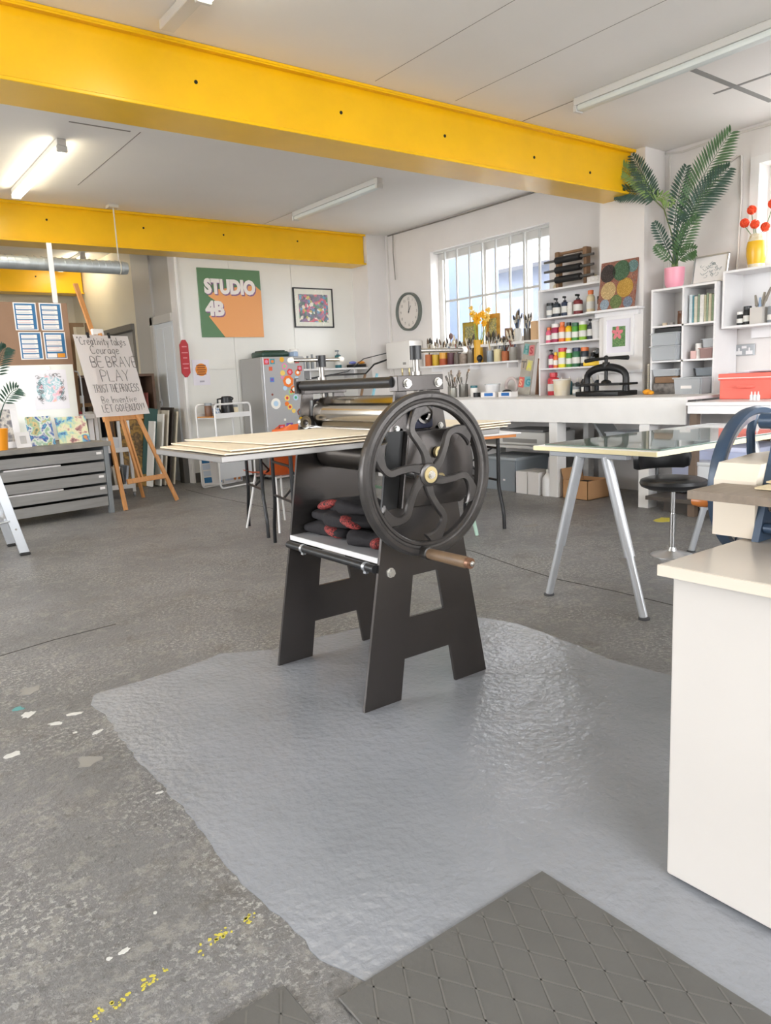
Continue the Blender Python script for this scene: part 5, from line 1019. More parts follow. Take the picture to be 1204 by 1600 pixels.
# clutter on the bench below that shelf
for i, (x, y, r, h, c_) in enumerate(((6.12, 6.78, .05, .13, '#8f8d88'), (6.16, 6.62, .055, .15, '#7d7a74'), (6.05, 6.68, .045, .11, '#9c9a92'))):
    lab = ['tin jar of scrapers on the bench, left of three', 'tall tin jar of scrapers on the bench, right of three', 'short tin jar of scrapers on the bench, in front of the others'][i]
    pot(x, y, BZ, r, h, mat('tool_tin%d' % i, c_, 0.35, metal=0.5), lab, 'tool_jar', 'jar')
    for k in range(4):
        a = k*1.7+i; p0 = Vector((x, y, BZ+.015)); d = Vector((0.25*math.cos(a), 0.4*math.sin(a), 1)).normalized(); q = p0+d*(.17+.03*k); bb = B(); bb.cyl(p0, q, 0.005, 0.006, 6); bb.mi = 1; bb.obox(q+d*.03, (0.006, 0.034, 0.06), Vector((0, 0, 1)).rotation_difference(d).to_matrix(), 0.002)
        tag(bb.done('scraper', [mat('scraper_handle', '#5b554e', 0.6), STEEL], at=p0), 'metal scraper standing in the '+lab.split(' on the')[0]+lab.split('bench')[1], 'scraper', 'scrapers in jar %s' % ['left', 'right', 'front'][i])
bottle(6.1, 6.38, BZ, .042, .13, 'white', 'teal', 'white jar with a blue lid right of the scraper jars', 'jar', name='blue_lid_jar')
tag(B().lathe([(0, 0), (.04, 0), (.04, .05), (0, .05)], (6.02, 6.25, BZ), n=18).done('black_tape', BLACKP, at=(6.02, 6.25, BZ)), 'black tape roll lying on the bench', 'tape')
t = thing('white_tub', 'stack-topping round white tub on the bench below the window shelf', 'tub', (6.15, 6.13, BZ)); B().lathe([(0, 0), (.075, 0), (.085, .11), (.088, .115), (.088, .13), (0, .13)], n=26).done('tub_body', mat('white_plastic', '#e9e8e8', 0.4), t, local=True); B().lathe([(0, .13), (.09, .13), (.09, .142), (.06, .145), (0, .145)], n=26).done('tub_lid', CLEAR, t, local=True)
tag(B().torus((6.3, 5.98, BZ+.11), .085, .018, 'X', 30).done('hose_coil', mat('pinkish_hose', '#dccdc9', 0.5), at=(6.3, 5.98, BZ)), 'coiled pale hose standing behind the white tub', 'hose')
for i, (y, rz) in enumerate(((5.98, 0.1), (5.72, -0.05))):
    t = thing('blue_carton', ['left of two blue and white cartons lying on the bench', 'right of two blue and white cartons lying on the bench'][i], 'box', (5.97, y, BZ), rz)
    B().box(-.05, .05, -.10, .10, 0, .055, .002).done('carton_body', PAPER, t, local=True, smooth=False); B().box(-.0515, -.05, -.07, .05, .012, .045).done('blue_print', mat('carton_blue', '#2f6fb5', 0.5), t, local=True, smooth=False)
tag(B().ball((6.1, 5.86, BZ+.04), .05, (1, 1.3, .75), 12).done('black_pouch', mat('black_pouch', '#262628', 0.6), at=(6.1, 5.86, BZ)), 'small black pouch behind the blue and white cartons', 'pouch')
for i in range(3): tag(B().obox((6.30-0.02*i, 5.515-0.018*i, BZ+.2), (.2, .012, .38), rotx(0.12), 0.001).done('leaning_canvas', mat('panel%d' % i, ['#e2ddd6', '#c9a98a', '#7d5a44'][i], 0.6), at=(6.3, 5.52-0.018*i, BZ), smooth=False), ['white canvas panel leaning against the paint shelf', 'tan canvas panel leaning against the paint shelf', 'brown canvas panel leaning nearest the paint shelf'][i], 'panel')
lt = thing('letter_panel', 'narrow grey board with colourful letter tiles leaning on the bench', 'sign', (6.15, 5.62, BZ))
def leanM(x, y, z, rz, lean): return Matrix.Translation((x, y, z)) @ Matrix.Rotation(rz, 4, 'Z') @ Matrix.Rotation(-lean, 4, 'X')
LM = leanM(6.08, 5.60, BZ+0.02, -PI/2, 0.10) @ Matrix.Rotation(0.10, 4, 'Y')
def lbox(par, name, M, m, x0, x1, y0, y1, z0, z1, bev=0.001):
    b_ = B().box(x0, x1, y0, y1, z0, z1, bev); b_.bm.transform(M); return b_.done(name, m, par, smooth=False)
lbox(lt, 'board', LM, mat('grey_letter_board', '#a39d92', 0.7, var=0.1, vs=15), -.085, .085, 0, .014, 0, .55)
for i, (u, v, ch, c1, c2_) in enumerate([(-.04, .43, 'H', '#7fa8a5', '#4b8784'), (.045, .42, 'S', '#c77d7a', '#a83f45'), (.03, .26, 'A', '#c9c183', '#d4cf5e'), (-.045, .27, 'T', '#a99a8a', '#6d6a62'), (-.05, .08, 'S', '#d0625a', '#e0b090'), (.04, .09, 'G', '#79aab0', '#3f8d96')]):
    k = lbox(lt, 'letter_tile', LM @ Matrix.Translation((u, 0, v)) @ Matrix.Rotation(random.uniform(-.15, .15), 4, 'Y'), mat('tile%d' % i, c1, 0.6), -.035, .035, -.006, 0, -.01, .10)
    text_mesh('letter', ch, .10, mat('tileletter%d' % i, c2_, 0.6), k, LM @ Matrix.Translation((u-.028, -.0065, v+.008)) @ Matrix.Rotation(PI/2, 4, 'X'), .001, .003)

# ------------------------------------------------------------------ clock, water heater
ck = thing('wall_clock', 'round white wall clock with grey-green rim beside the window', 'clock', (6.40, 7.905, 2.015))
cy, cz = 7.895, 2.015
B().lathe([(.215, -.012), (.222, -.028), (.243, -.034), (.247, 0.02), (0.2, .022)], (6.408, cy, cz), 'X', n=56).done('rim', mat('grey_green_rim', '#6d736d', 0.4, metal=0.2), ck)
B().cyl((6.405, cy, cz), (6.425, cy, cz), .222, n=48).done('dial', mat('clock_face', '#e3ddd6', 0.5), ck, smooth=False)
Mx = lambda y, z, a=0: Matrix.Translation((6.4035, y, z)) @ Matrix.Rotation(-PI/2, 4, 'Z') @ Matrix.Rotation(PI/2, 4, 'X')
for n_ in range(1, 13):
    a = rad(30*n_); s_ = str(n_); text_mesh('numeral', s_, .052, mat('clock_ink', '#9a948c', 0.6), ck, Mx(cy-0.165*math.sin(a)+0.014*len(s_), cz+0.165*math.cos(a)-0.018), .0006)
for a, l, w in ((rad(6), .155, .005), (rad(30*1.05), .105, .007)):
    d = Vector((0, -math.sin(a), math.cos(a))); b_ = B().obox(Vector((6.401, cy, cz))+d*(l/2-.02), (.003, w, l), rotx(a)); b_.done('clock_hand', mat('hand_grey', '#4a4a48', 0.5), ck, smooth=False)
B().cyl((6.398, cy, cz), (6.404, cy, cz), .01, n=12).done('hand_cap', mat('hand_grey', '#4a4a48', 0.5), ck)
wh = thing('water_heater', 'white box water heater on the wall left of the window shelf', 'water heater', (6.3, 7.95, 1.28))
B().box(6.2, 6.428, 7.66, 8.16, 1.285, 1.63, 0.015, 2).done('casing', mat('white_enamel', '#eae7e2', 0.35), wh, ang=50)
B().box(6.197, 6.2, 7.74, 7.80, 1.33, 1.36).done('badge', mat('grey_badge', '#9a9894', 0.5), wh, smooth=False)
for y in (7.8, 7.95): B().tube([(6.3, y, 1.285), (6.3, y, 1.24), (6.34, y+.05, 1.2)], .012).done('water_pipe', BRASS, wh)
cable('heater_cable', 'black cable running from the heater along the back shelf', [(6.25, 8.17, 1.42), (6.1, 8.3, 1.36), (5.95, 8.3, 1.24), (5.5, 8.45, 1.24), (5.2, 8.6, 1.2)], .012, BLACKP)
cable('heater_cable', 'thin black cable drooping above the tie bar of the press', [(6.22, 8.17, 1.50), (6.0, 8.4, 1.44), (5.8, 8.5, 1.28), (5.6, 8.55, 1.25)], .006, BLACKP)

# ------------------------------------------------------------------ back wall: sign, picture, shelf
sg = thing('studio_sign', 'square green and orange STUDIO 4B sign on the back wall', 'sign', (4.27, 8.73, 1.75))
SGREEN = mat('sign_green', '#5f8560', 0.4); SOR = mat('sign_orange', '#efa869', 0.4)
sx0, sx1, sz0, sz1 = 3.855, 4.69, 1.75, 2.563
B().box(sx0, sx1, 8.722, 8.739, sz0, sz1, 0.002).done('board', SGREEN, sg, smooth=False)
ow, oh = sx1-sx0, sz1-sz0
orange = [(.36, 0), (1, 0), (1, .70), (.90, .78), (.30, .70), (.14, .60), (.30, .50), (.13, .30)]
B().plate([(sx0+u*ow, sz0+v*oh) for u, v in orange], [], XZ(8.7205), (0, 0.002, 0)).done('orange_field', SOR, sg, smooth=False)
SX = lambda x, z, y: Matrix.Translation((x, y, z)) @ Matrix.Rotation(PI/2, 4, 'X')
for txt, x, z in (('STUDIO', sx0+.075, sz0+.525), ('4B', sx0+.075, sz0+.265)):
    for k, (dx, dz, y, m, nm) in enumerate(((.014, -.014, 8.7185, mat('sign_purple', '#8d6a90', 0.5), 'letter_shadow'), (0, 0, 8.7145, mat('sign_white', '#f1ece8', 0.4), 'lettering'))):
        text_mesh(nm, txt, .235, m, sg, SX(x+dx, z+dz, y) @ Matrix.Diagonal((0.80 if txt != '4B' else 0.92, 0.95, 1, 1)), .002, .014, 1.0)
pc = thing('framed_poster', 'black framed colourful crowd print on the back wall', 'picture', (5.45, 8.73, 1.87))
B().plate(rect(5.155, 5.765, 1.873, 2.382), [rect(5.17, 5.75, 1.888, 2.367)], XZ(8.715), (0, 0.024, 0)).done('frame', BLACKP, pc, smooth=False)
B().box(5.17, 5.75, 8.728, 8.735, 1.888, 2.367).done('mount', mat('ivory_mount', '#ecebdc', 0.5), pc, smooth=False)
B().box(5.235, 5.685, 8.725, 8.728, 1.945, 2.30).done('print', art('crowd_print', ['#3d4258', '#8a5a8a', '#3f8fb8', '#d94f6e', '#2f7f5f', '#e8e0d0', '#5b4a6a', '#c9b24a', '#445566'], 30, 'voronoi'), pc, smooth=False)
B().box(5.17, 5.75, 8.722, 8.7235, 1.888, 2.367).done('glass', mat('picture_glass', '#ffffff', 0.05, alpha=0.08), pc, smooth=False)
ps = thing('small_poster', 'small white poster with an orange circle of lettering by the corner', 'poster', (3.81, 8.735, 1.18))
B().box(3.70, 3.915, 8.7355, 8.739, 1.18, 1.485).done('sheet', mat('lilac_paper', '#e9e5ee', 0.7), ps, smooth=False)
B().cyl((3.81, 8.7355, 1.365), (3.81, 8.734, 1.365), .075, n=28).done('orange_disc', mat('poster_orange', '#e88f2f', 0.6), ps)
for i in range(5): B().box(3.75+.01*(i % 2), 3.87-.01*(i % 2), 8.7325, 8.734, 1.305+i*.026, 1.318+i*.026).done('lettering_bar', mat('poster_brown', '#8a4a2a', 0.6), ps, smooth=False)
B().box(3.78, 3.84, 8.7345, 8.7355, 1.215, 1.235).done('lettering_bar', mat('poster_grey', '#b0acb8', 0.6), ps, smooth=False)
rb = thing('red_extinguisher_sign', 'tall red sign board hanging at the wall corner', 'sign', (3.585, 8.66, 1.28))
B().plate([(3.535, 1.33), (3.575, 1.28), (3.60, 1.28), (3.64, 1.33), (3.64, 1.66), (3.61, 1.715), (3.57, 1.715), (3.535, 1.66)], [], XZ(8.66), (0, 0.02, 0)).done('red_board', mat('signal_red', '#b3262f', 0.4), rb, smooth=False)
for z, w in ((1.63, .06), (1.56, .075), (1.50, .05), (1.43, .075), (1.38, .06)): B().box(3.588-w/2, 3.588+w/2, 8.658, 8.66, z, z+.012).done('lettering_bar', mat('sign_pale_red', '#d9888c', 0.6), rb, smooth=False)
bs = thing('back_shelf', 'white shelf on the back wall behind the press', 'shelf', (5.65, 8.6, 1.32))
B().box(5.0, 6.11, 8.46, 8.739, 1.305, 1.33, 0.002).done('shelf_board', WOODW2, bs, smooth=False)
for x in (5.2, 5.9): B().box(x, x+.02, 8.5, 8.739, 1.2, 1.305).done('bracket', WOODW2, bs, smooth=False)
bottle(5.03, 8.58, 1.33, .06, .26, 'white', 'white', 'white plastic bottle on the back shelf left of centre', 'jar', lab=False, name='white_bottle')
bottle(5.72, 8.6, 1.33, .045, .24, 'teal', 'grey', 'teal spray bottle on the back shelf', 'pump', name='spray_bottle')
for i in range(3): bottle(5.17+.07*i, 8.6, 1.33, .022, .15+.02*i, 'grey', 'grey', ['slim grey bottle on the back shelf, left of three', 'slim grey bottle on the back shelf, middle of three', 'slim grey bottle on the back shelf, right of three'][i], 'round', lab=False, name='slim_bottle')
tag(B().obox((5.98, 8.55, 1.33+.022), (.22, .16, .04), rotz(.1), .006).done('black_toolcase', BLACKP, at=(5.98, 8.55, 1.33), smooth=False), 'flat black tool case on the right end of the back shelf', 'case')
for i, c_ in enumerate(('#7f86c9', '#e59a3c')): tag(B().ball((5.92+.14*i, 8.55, 1.374+.022), .03, (2.0, 1, .7), 10).done('cloth_bundle', mat('bundle%d' % i, c_, 0.8), at=(5.92+.14*i, 8.55, 1.374)), ['lilac bundle on the black tool case', 'orange bundle on the black tool case'][i], 'bundle')
ctr = thing('back_counter', 'white counter against the back wall behind the press', 'counter', (5.3, 8.4, 0))
B().box(4.93, 5.32, 8.12, 8.735, .86, .9, .003).done('worktop', WOODW2, ctr, smooth=False); B().box(4.95, 5.30, 8.16, 8.735, 0, .86).done('body', WOODW2, ctr, smooth=False)
for i, (x, w, h, c_, lab) in enumerate(((5.06, .24, .26, '#5b6070', 'dark slate board leaning on the back counter'), (5.24, .12, .22, '#cdd2d6', 'small pale framed board leaning on the back counter'))):
    tag(B().obox((x, 8.62, .9+h/2), (w, .015, h), rotx(-.12), .002).done('leaning_board', mat('lboard%d' % i, c_, 0.5), at=(x, 8.62, .9), smooth=False), lab, 'board')
for i, (y, c_) in enumerate(((8.1, '#8a6d52'), (7.7, '#8fc3d3'))):
    tag(B().obox((5.75-.1*i, y, BZ+.165), (.02, .03, .33), roty(.2) @ rotx(.12)).done('wood_strip', mat('strip%d' % i, c_, 0.6), at=(5.7, y, BZ), smooth=False), ['brown wooden strip standing on the bench behind the press', 'pale blue strip standing on the bench behind the press'][i], 'strip')

# ------------------------------------------------------------------ fridge
fg = thing('fridge', 'grey fridge covered in colourful stickers against the back wall', 'fridge', (4.6, 8.4, 0))
FRG2 = mat('fridge_grey', '#b3b3b4', 0.35, metal=0.35); FRS = mat('fridge_side', '#a5a4a2', 0.45, metal=0.2)
B().box(4.31, 4.875, 8.14, 8.70, .03, 1.475, .008).done('body', FRS, fg, smooth=False)
B().box(4.31, 4.875, 8.095, 8.137, .52, 1.475, .01, 2).done('door', FRG2, fg, smooth=False); B().box(4.31, 4.875, 8.095, 8.137, .05, .51, .01, 2).done('freezer_door', FRG2, fg, smooth=False)
for x in (4.36, 4.82): B().cyl((x, 8.3, 0), (x, 8.3, .03), .02, n=10).done('foot', BLACKP, fg)
SC = ['#d8433f', '#3f9aa8', '#f0b52e', '#e58fb0', '#ef7b28', '#5a86c9', '#9fd08a', '#f2efe6', '#7d5aa8', '#e0643f', '#b8d4ea', '#f2d06a', '#8a4a3a', '#46a06e']
stk = [(.05, 1.42, .045, 0, 4), (.13, 1.42, .04, 1, 4), (.26, 1.44, .028, 2, 20), (.40, 1.43, .04, 7, 5), (.47, 1.42, .035, 0, 4), (.10, 1.335, .03, 9, 4), (.29, 1.36, .04, 3, 5), (.36, 1.29, .04, 0, 6), (.47, 1.28, .036, 4, 20), (.11, 1.205, .036, 5, 4), (.26, 1.28, .03, 11, 20), (.33, 1.18, .07, 4, 7), (.25, 1.23, .022, 3, 5), (.45, 1.21, .03, 10, 4), (.47, 1.12, .03, 7, 4), (.40, 1.08, .042, 4, 20), (.36, 1.05, .032, 6, 20), (.28, 1.10, .026, 10, 20), (.42, .98, .032, 10, 20), (.10, 1.03, .014, 12, 6), (.14, .92, .06, 7, 24), (.30, .98, .036, 11, 6), (.29, .91, .03, 4, 5), (.33, .87, .036, 11, 6), (.38, .82, .024, 11, 20), (.47, .80, .042, 12, 6), (.20, .62, .055, 0, 4), (.31, .63, .06, 8, 4), (.15, .60, .05, 9, 5), (.42, .56, .026, 6, 20), (.25, .72, .018, 7, 4), (.50, 1.33, .04, 0, 4)]
for i, (u, z, r, c_, n_) in enumerate(stk):
    m = mat('sticker%d' % c_, SC[c_], 0.5); x = 4.31+u
    s_ = B().cyl((x, 8.0948, z), (x, 8.0935, z), r*1.08, n=n_).done('sticker', m, fg, smooth=False)
    if r > .03: B().cyl((x, 8.0935, z), (x, 8.0928, z), r*0.55, n=max(5, n_)).done('sticker_motif', mat('sticker%d' % ((c_+3) % 14), SC[(c_+3) % 14], 0.5), s_, smooth=False)
tc_ = thing('green_case', 'dark green hard case on top of the fridge', 'case', (4.58, 8.45, 1.475))
B().box(4.42, 4.80, 8.3, 8.6, 1.476, 1.55, .025, 3).done('case_shell', mat('dark_green_plastic', '#27453a', 0.35), tc_, ang=50)
B().box(4.46, 4.76, 8.33, 8.57, 1.55, 1.565, .006).done('case_lid_ridge', mat('dark_green_plastic', '#27453a', 0.35), tc_, smooth=False); B().tube([(4.52, 8.3, 1.50), (4.53, 8.275, 1.50), (4.69, 8.275, 1.50), (4.70, 8.3, 1.50)], .008).done('case_handle', mat('dark_green_plastic', '#27453a', 0.35), tc_)
tag(B().box(4.81, 4.87, 8.2, 8.5, 1.476, 1.54, .01).done('blue_pack', mat('pale_blue_pack', '#a9bfdc', 0.5), at=(4.84, 8.35, 1.475), smooth=False), 'pale blue pack on the fridge right of the green case', 'pack')
# ------------------------------------------------------------------ white trolley
ct = thing('tube_trolley', 'white tubular folding trolley with kettle beside the fridge', 'trolley', (3.53, 7.83, 0), rad(19))
WT = mat('white_tube_enamel', '#e6e5e3', 0.35)
def loop(y, x0, x1, z0, z1):
    pts = []; r = .05
    for cx, cz, a0 in ((x1-r, z1-r, 0), (x0+r, z1-r, 90), (x0+r, z0+r, 180), (x1-r, z0+r, 270)):
        for k in range(5): a = rad(a0+k*22.5); pts.append((cx+r*math.cos(a), y, cz+r*math.sin(a)))
    return pts
for y in (0, .30): B().tube(loop(y, 0, .56, .012, .955), .0115, 10, True).done('tube_frame', WT, ct, local=True)
for z in (.80, .40): B().box(.012, .548, .0, .30, z, z+.012).box(.012, .548, -.002, .002, z, z+.055).box(.012, .548, .298, .302, z, z+.055).done('tray', WT, ct, local=True, smooth=False)
B().box(.03, .53, .015, .018, .11, .38).done('lower_panel', mat('ribbed_white', '#d6d8da', 0.5), ct, local=True, smooth=False)
def at_cart(u, v, z): a = rad(19); return (3.53+u*math.cos(a)-v*math.sin(a), 7.83+u*math.sin(a)+v*math.cos(a), z)
kx = at_cart(.36, .17, .8125); kt = thing('kettle', 'black electric kettle on the white trolley', 'kettle', kx, 2.2)
B().lathe([(0, 0), (.075, 0), (.078, .02), (.066, .16), (.06, .215), (.05, .225), (0, .228)], n=26).done('jug', BLACKP, kt, local=True); B().tube([(.062, 0, .20), (.115, 0, .195), (.12, 0, .10), (.078, 0, .04)], .011).done('handle', BLACKP, kt, local=True); B().obox((-.066, 0, .20), (.04, .03, .03), roty(-.5), .006).done('spout', BLACKP, kt, local=True)
cx_ = at_cart(.04, .14, .8125+.012)
tag(B().obox((at_cart(.17, .15, .8185)), (.36, .26, .012), rotz(rad(19)), .004).done('round_board', mat('honey_wood', '#cf8f48', 0.5, var=0.1, vs=10), at=at_cart(.17, .15, .8125), smooth=False), 'honey wooden board lying on the trolley', 'tray')
bottle(cx_[0], cx_[1], .8245, .042, .15, 'brown', 'grey', 'bronze steel tumbler at the left end of the trolley', 'jar', lab=False, name='steel_tumbler')
q = at_cart(.16, .18, .8245); tag(B().obox((q[0], q[1], .8245+.045), (.09, .09, .09), rotz(.5), .003).done('tea_box', art('tea_box_print', ['#dfe6ee', '#6f9ac2', '#f2f2f2', '#4f7fae'], 25), at=(q[0], q[1], .8245), smooth=False), 'blue and white tea box on the trolley', 'box')
q = at_cart(.50, .2, .8125); bottle(q[0], q[1], .8125, .045, .12, 'cream', 'grey', 'glass storage jar right of the kettle', 'jar', lab=False, name='storage_jar')
# poster boards under the trolley
for i, (x, lab) in enumerate(((3.66, 'left poster board with blue panels leaning low behind the trolley'), (3.92, 'right poster board with a blue block leaning low behind the trolley'))):
    t = thing('poster_board', lab, 'poster', (x, 8.35, 0)); MM = Matrix.Translation((x, 8.32, 0.004)) @ Matrix.Rotation(-.15, 4, 'X')
    lbox(t, 'sheet', MM, PAPER, -.125, .125, 0, .004, 0, .42)
    for k in range(5): lbox(t, 'print_panel', MM, BLUEP if (k+i) % 3 == 0 else mat('pale_print', '#cfd8e4', 0.6), -.105, .105 if i else -.01, -.001, 0, .03+k*.078, .095+k*.078, 0)
    lbox(t, 'orange_panel', MM, mat('poster_orange2', '#d98a4a', 0.6), .01, .10, -.0015, 0, .03+.24*(1-i), .11+.24*(1-i), 0)
    lbox(t, 'blue_border', MM, BLUEP, .105, .115, -.0012, 0, .02, .40, 0)
# ------------------------------------------------------------------ folding tables behind the press
def fold_table(c, rz, label):
    t = thing('folding_table', label, 'table', (c[0], c[1], 0), rz); L_, Wd = 1.84, .70; H = .715
    B().box(-L_/2, L_/2, -Wd/2, Wd/2, H-.012, H, .003).done('tabletop', mat('white_laminate_top', '#e4e1de', 0.35), t, local=True, smooth=False)
    B().box(-L_/2+.03, L_/2-.03, -Wd/2+.02, Wd/2-.02, H-.034, H-.012, .002).done('apron', mat('orange_ply_edge', '#d98a4a', 0.5), t, local=True, smooth=False)
    for sx in (-1, 1):
        x = sx*.80
        for sy in (-1, 1):
            pts = [(x, sy*.22, H-.034), (x, sy*.22, .34), (x, sy*.225, .30), (x, sy*.275, .15), (x, sy*.285, .10), (x, sy*.29, 0)]
            B().tube(pts, .0135, 10).done('leg', BLACKT, t, local=True)
        B().cyl((x, -.22, .36), (x, .22, .36), .009).cyl((x, -.22, .60), (x, .22, .60), .009).done('cross_tube', BLACKT, t, local=True)
        B().tube([(x, 0, .36), (x-sx*.20, 0, .56), (x-sx*.33, 0, H-.04)], .008).cyl((x, -.15, .60), (x-sx*.12, .0, .48), .007).done('brace', BLACKT, t, local=True)
    return t
fold_table((3.265, 4.33), rad(-12.5), 'white folding table with orange edge directly behind the press')
fold_table((3.44, 5.09), rad(-12.5), 'second white folding table further behind the press')

def shell_chair(loc, rz, m, ml, label):
    t = thing('shell_chair', label, 'chair', loc, rz); bb = B(); rows = []
    prof = [(.22, .43), (.20, .445), (.10, .435), (-.08, .425), (-.17, .44), (-.215, .50), (-.235, .60), (-.25, .72), (-.262, .80), (-.268, .832)]
    N_ = 13
    for k, (yy, z) in enumerate(prof):
        w = lerp([0, .15, .5, .62, .9, 1.0], [.17, .205, .20, .21, .19, .13], k/(len(prof)-1)); row = []
        for i in range(N_):
            u = -1+2*i/(N_-1); dz = .035*abs(u)**2.5*(1 if k < 5 else 0); dy = (.06*u*u if k >= 5 else 0.02*u*u*(k/5)); row.append(bb.bm.verts.new((u*w, yy+dy, z+dz-(0.03*u*u if k == len(prof)-1 else 0))))
        rows.append(row)
    for a, c in zip(rows, rows[1:]):
        for i in range(N_-1): bb.bm.faces.new((a[i], a[i+1], c[i+1], c[i]))
    q = bmesh.ops.solidify(bb.bm, geom=bb.bm.faces[:], thickness=.006)
    bb.done('seat_shell', m, t, local=True, ang=60)
    for sx in (-1, 1):
        for y0, y1 in ((.13, .20), (-.13, -.22)): B().tube([(sx*.13, y0, .425), (sx*.16, (y0+y1)/2, .22), (sx*.20, y1, 0)], .0085, 8).done('leg', ml, t, local=True)
    B().cyl((-.13, .13, .42), (.13, .13, .42), .008).cyl((-.13, -.13, .42), (.13, -.13, .42), .008).done('seat_bar', ml, t, local=True)
    return t
WLEG = mat('white_chair_leg', '#e0dfdc', 0.4)
shell_chair((2.90, 5.32, 0), rad(10), ORANGE, WLEG, 'orange plastic shell chair behind the press bed')
shell_chair((3.02, 3.72, 0), rad(20), MINT, CHROME, 'mint plastic shell chair seen through the hand wheel')
ms = thing('mint_stool', 'mint stool with splayed legs tucked under the folding table', 'stool', (3.54, 3.98, 0))
B().lathe([(0, .43), (.15, .43), (.16, .44), (.16, .455), (.15, .462), (0, .462)], n=28).done('seat', MINT, ms, local=True)
for k in range(4): a = rad(-40+90*k); B().cyl((.10*math.cos(a), .10*math.sin(a), .43), (.19*math.cos(a), .19*math.sin(a), 0), .017, .013, 12).done('leg', MINT, ms, local=True)

# ------------------------------------------------------------------ plan chest (left)
pcx = thing('plan_chest', 'grey wooden plan chest with six shallow drawers at the left', 'chest of drawers', (2.165, 7.275, 0), rad(10))
CG = mat('worn_grey_paint_wood', '#8b8986', 0.55, var=0.1, vs=6, bump=0.1, bs=30, stretch=(0.6, 4, 6)); CG2 = mat('grey_chest_frame', '#7f8385', 0.55, var=0.08, vs=6)
B().box(-1.25, .03, -.02, .72, .64, .685, .004).done('top', mat('stained_grey_top', '#8f8a80', 0.5, c2='#6f6c68', vs=7), pcx, local=True, smooth=False)
for x in (-1.24, -.04):
    for y in (0, .66): B().box(x, x+.045, y, y+.045, 0, .64, .002).done('post', CG2, pcx, local=True, smooth=False)
for x in (-1.22, -.025): B().box(x, x+.012, .045, .66, .08, .64).done('side_panel', CG2, pcx, local=True, smooth=False)
B().box(-1.21, -.03, .64, .655, .08, .64).done('back_panel', mat('chest_dark', '#2c2a28', 0.8), pcx, local=True, smooth=False)
for k in range(5):
    z = .075+k*.111
    fr_ = B().box(-1.19, -.045, .005, .022, z, z+.088, .0015).done('drawer_front', CG, pcx, local=True, smooth=False)
    B().box(-1.18, -.055, .022, .62, z, z+.012).done('drawer_tray', mat('drawer_ply', '#6a6258', 0.7), fr_, local=True, smooth=False)
    if k in (2, 1, 4): B().box(-.115, -.065, .0035, .005, z+.05, z+.072).done('paper_label', PAPER, fr_, local=True, smooth=False)
    if k in (1, 3): B().box(-.95, -.45, .03, .5, z+.012, z+.10, .001).done('paper_stack', PAPER, fr_, local=True, smooth=False)
def at_chest(u, v, z): a = rad(10); return (2.165+u*math.cos(a)-v*math.sin(a), 7.275+u*math.sin(a)+v*math.cos(a), z)
CZ = .6855
def chest_pic(name, label, cat, u, v, w, h, lean, m, frame=None, hole=None):
    p = at_chest(u, v, CZ); t = thing(name, label, cat, p); MM = Matrix.Translation(p) @ Matrix.Rotation(rad(10), 4, 'Z') @ Matrix.Rotation(-lean, 4, 'X')
    if frame:
        f_ = .03 if not hole else hole
        for a in ((-w/2, w/2, 0, f_), (-w/2, w/2, h-f_, h)): lbox(t, 'frame_rail', MM, frame, a[0], a[1], 0, .02, a[2], a[3])
        for a in ((-w/2, -w/2+f_), (w/2-f_, w/2)): lbox(t, 'frame_rail', MM, frame, a[0], a[1], 0, .02, f_, h-f_)
        lbox(t, 'picture_sheet', MM, m, -w/2+f_, w/2-f_, .010, .015, f_, h-f_, 0)
    else: lbox(t, 'canvas', MM, m, -w/2, w/2, 0, .02, 0, h)
    return t
chest_pic('abstract_painting', 'blue and green abstract canvas leaning on the plan chest', 'painting', -.50, .22, .225, .27, .22, art('abstract_blue', ['#2f6f5f', '#e2c48a', '#8ab89a', '#e8eadf', '#2f4f9f', '#6fb2c9', '#1f3560'], 9, dist=0.3))
chest_pic('abstract_painting', 'pale yellow and pink abstract canvas leaning on the plan chest', 'painting', -.20, .22, .29, .25, .22, art('abstract_pink', ['#4a3f45', '#c08a86', '#e9e3c2', '#d9dfae', '#8fc3cf', '#2f6fa8', '#e39a4a'], 9, dist=0.3))
chest_pic('empty_picture_frame', 'small empty white frame beside the orange pot on the plan chest', 'picture frame', -.70, .14, .125, .14, .25, mat('frame_inner', '#c5c3c0', 0.6), WOODW2, .035)
chest_pic('white_framed_picture', 'white framed grey picture behind the orange pot at the left edge', 'picture', -.82, .26, .30, .40, .15, art('grey_floral', ['#77757a', '#8d8b8e', '#d8d2c8', '#6b6a6f'], 14), WOODW2, .055)
op = thing('potted_palm', 'palm in an orange pot at the left picture edge on the plan chest', 'plant', at_chest(-.93, .10, CZ))
p0 = Vector(at_chest(-.93, .10, CZ))
B().lathe([(0, 0), (.065, 0), (.085, .185), (.078, .185), (.07, .15), (0, .15)], n=26).done('pot', mat('orange_glazed_pot', '#f0991c', 0.35), op, local=True)
B().cyl((0, 0, .15), (0, 0, .16), .076, n=20).done('soil', mat('dark_soil', '#4a3d33', 0.9), op, local=True)
for dx, dy, z in ((.13, -.10, .86), (.17, -.16, .52), (-.25, -.1, 1.05), (-.05, -.25, .9), (-.2, -.2, .75), (-.1, .08, 1.0)):
    frond(op, p0+Vector((0, 0, .15)), p0+Vector((dx*.35, dy*.3, z*.9)), p0+Vector((dx, dy, z)), .13, LEAF[1], 0.5, (.2, 1, .1), 0.024, 0.016)

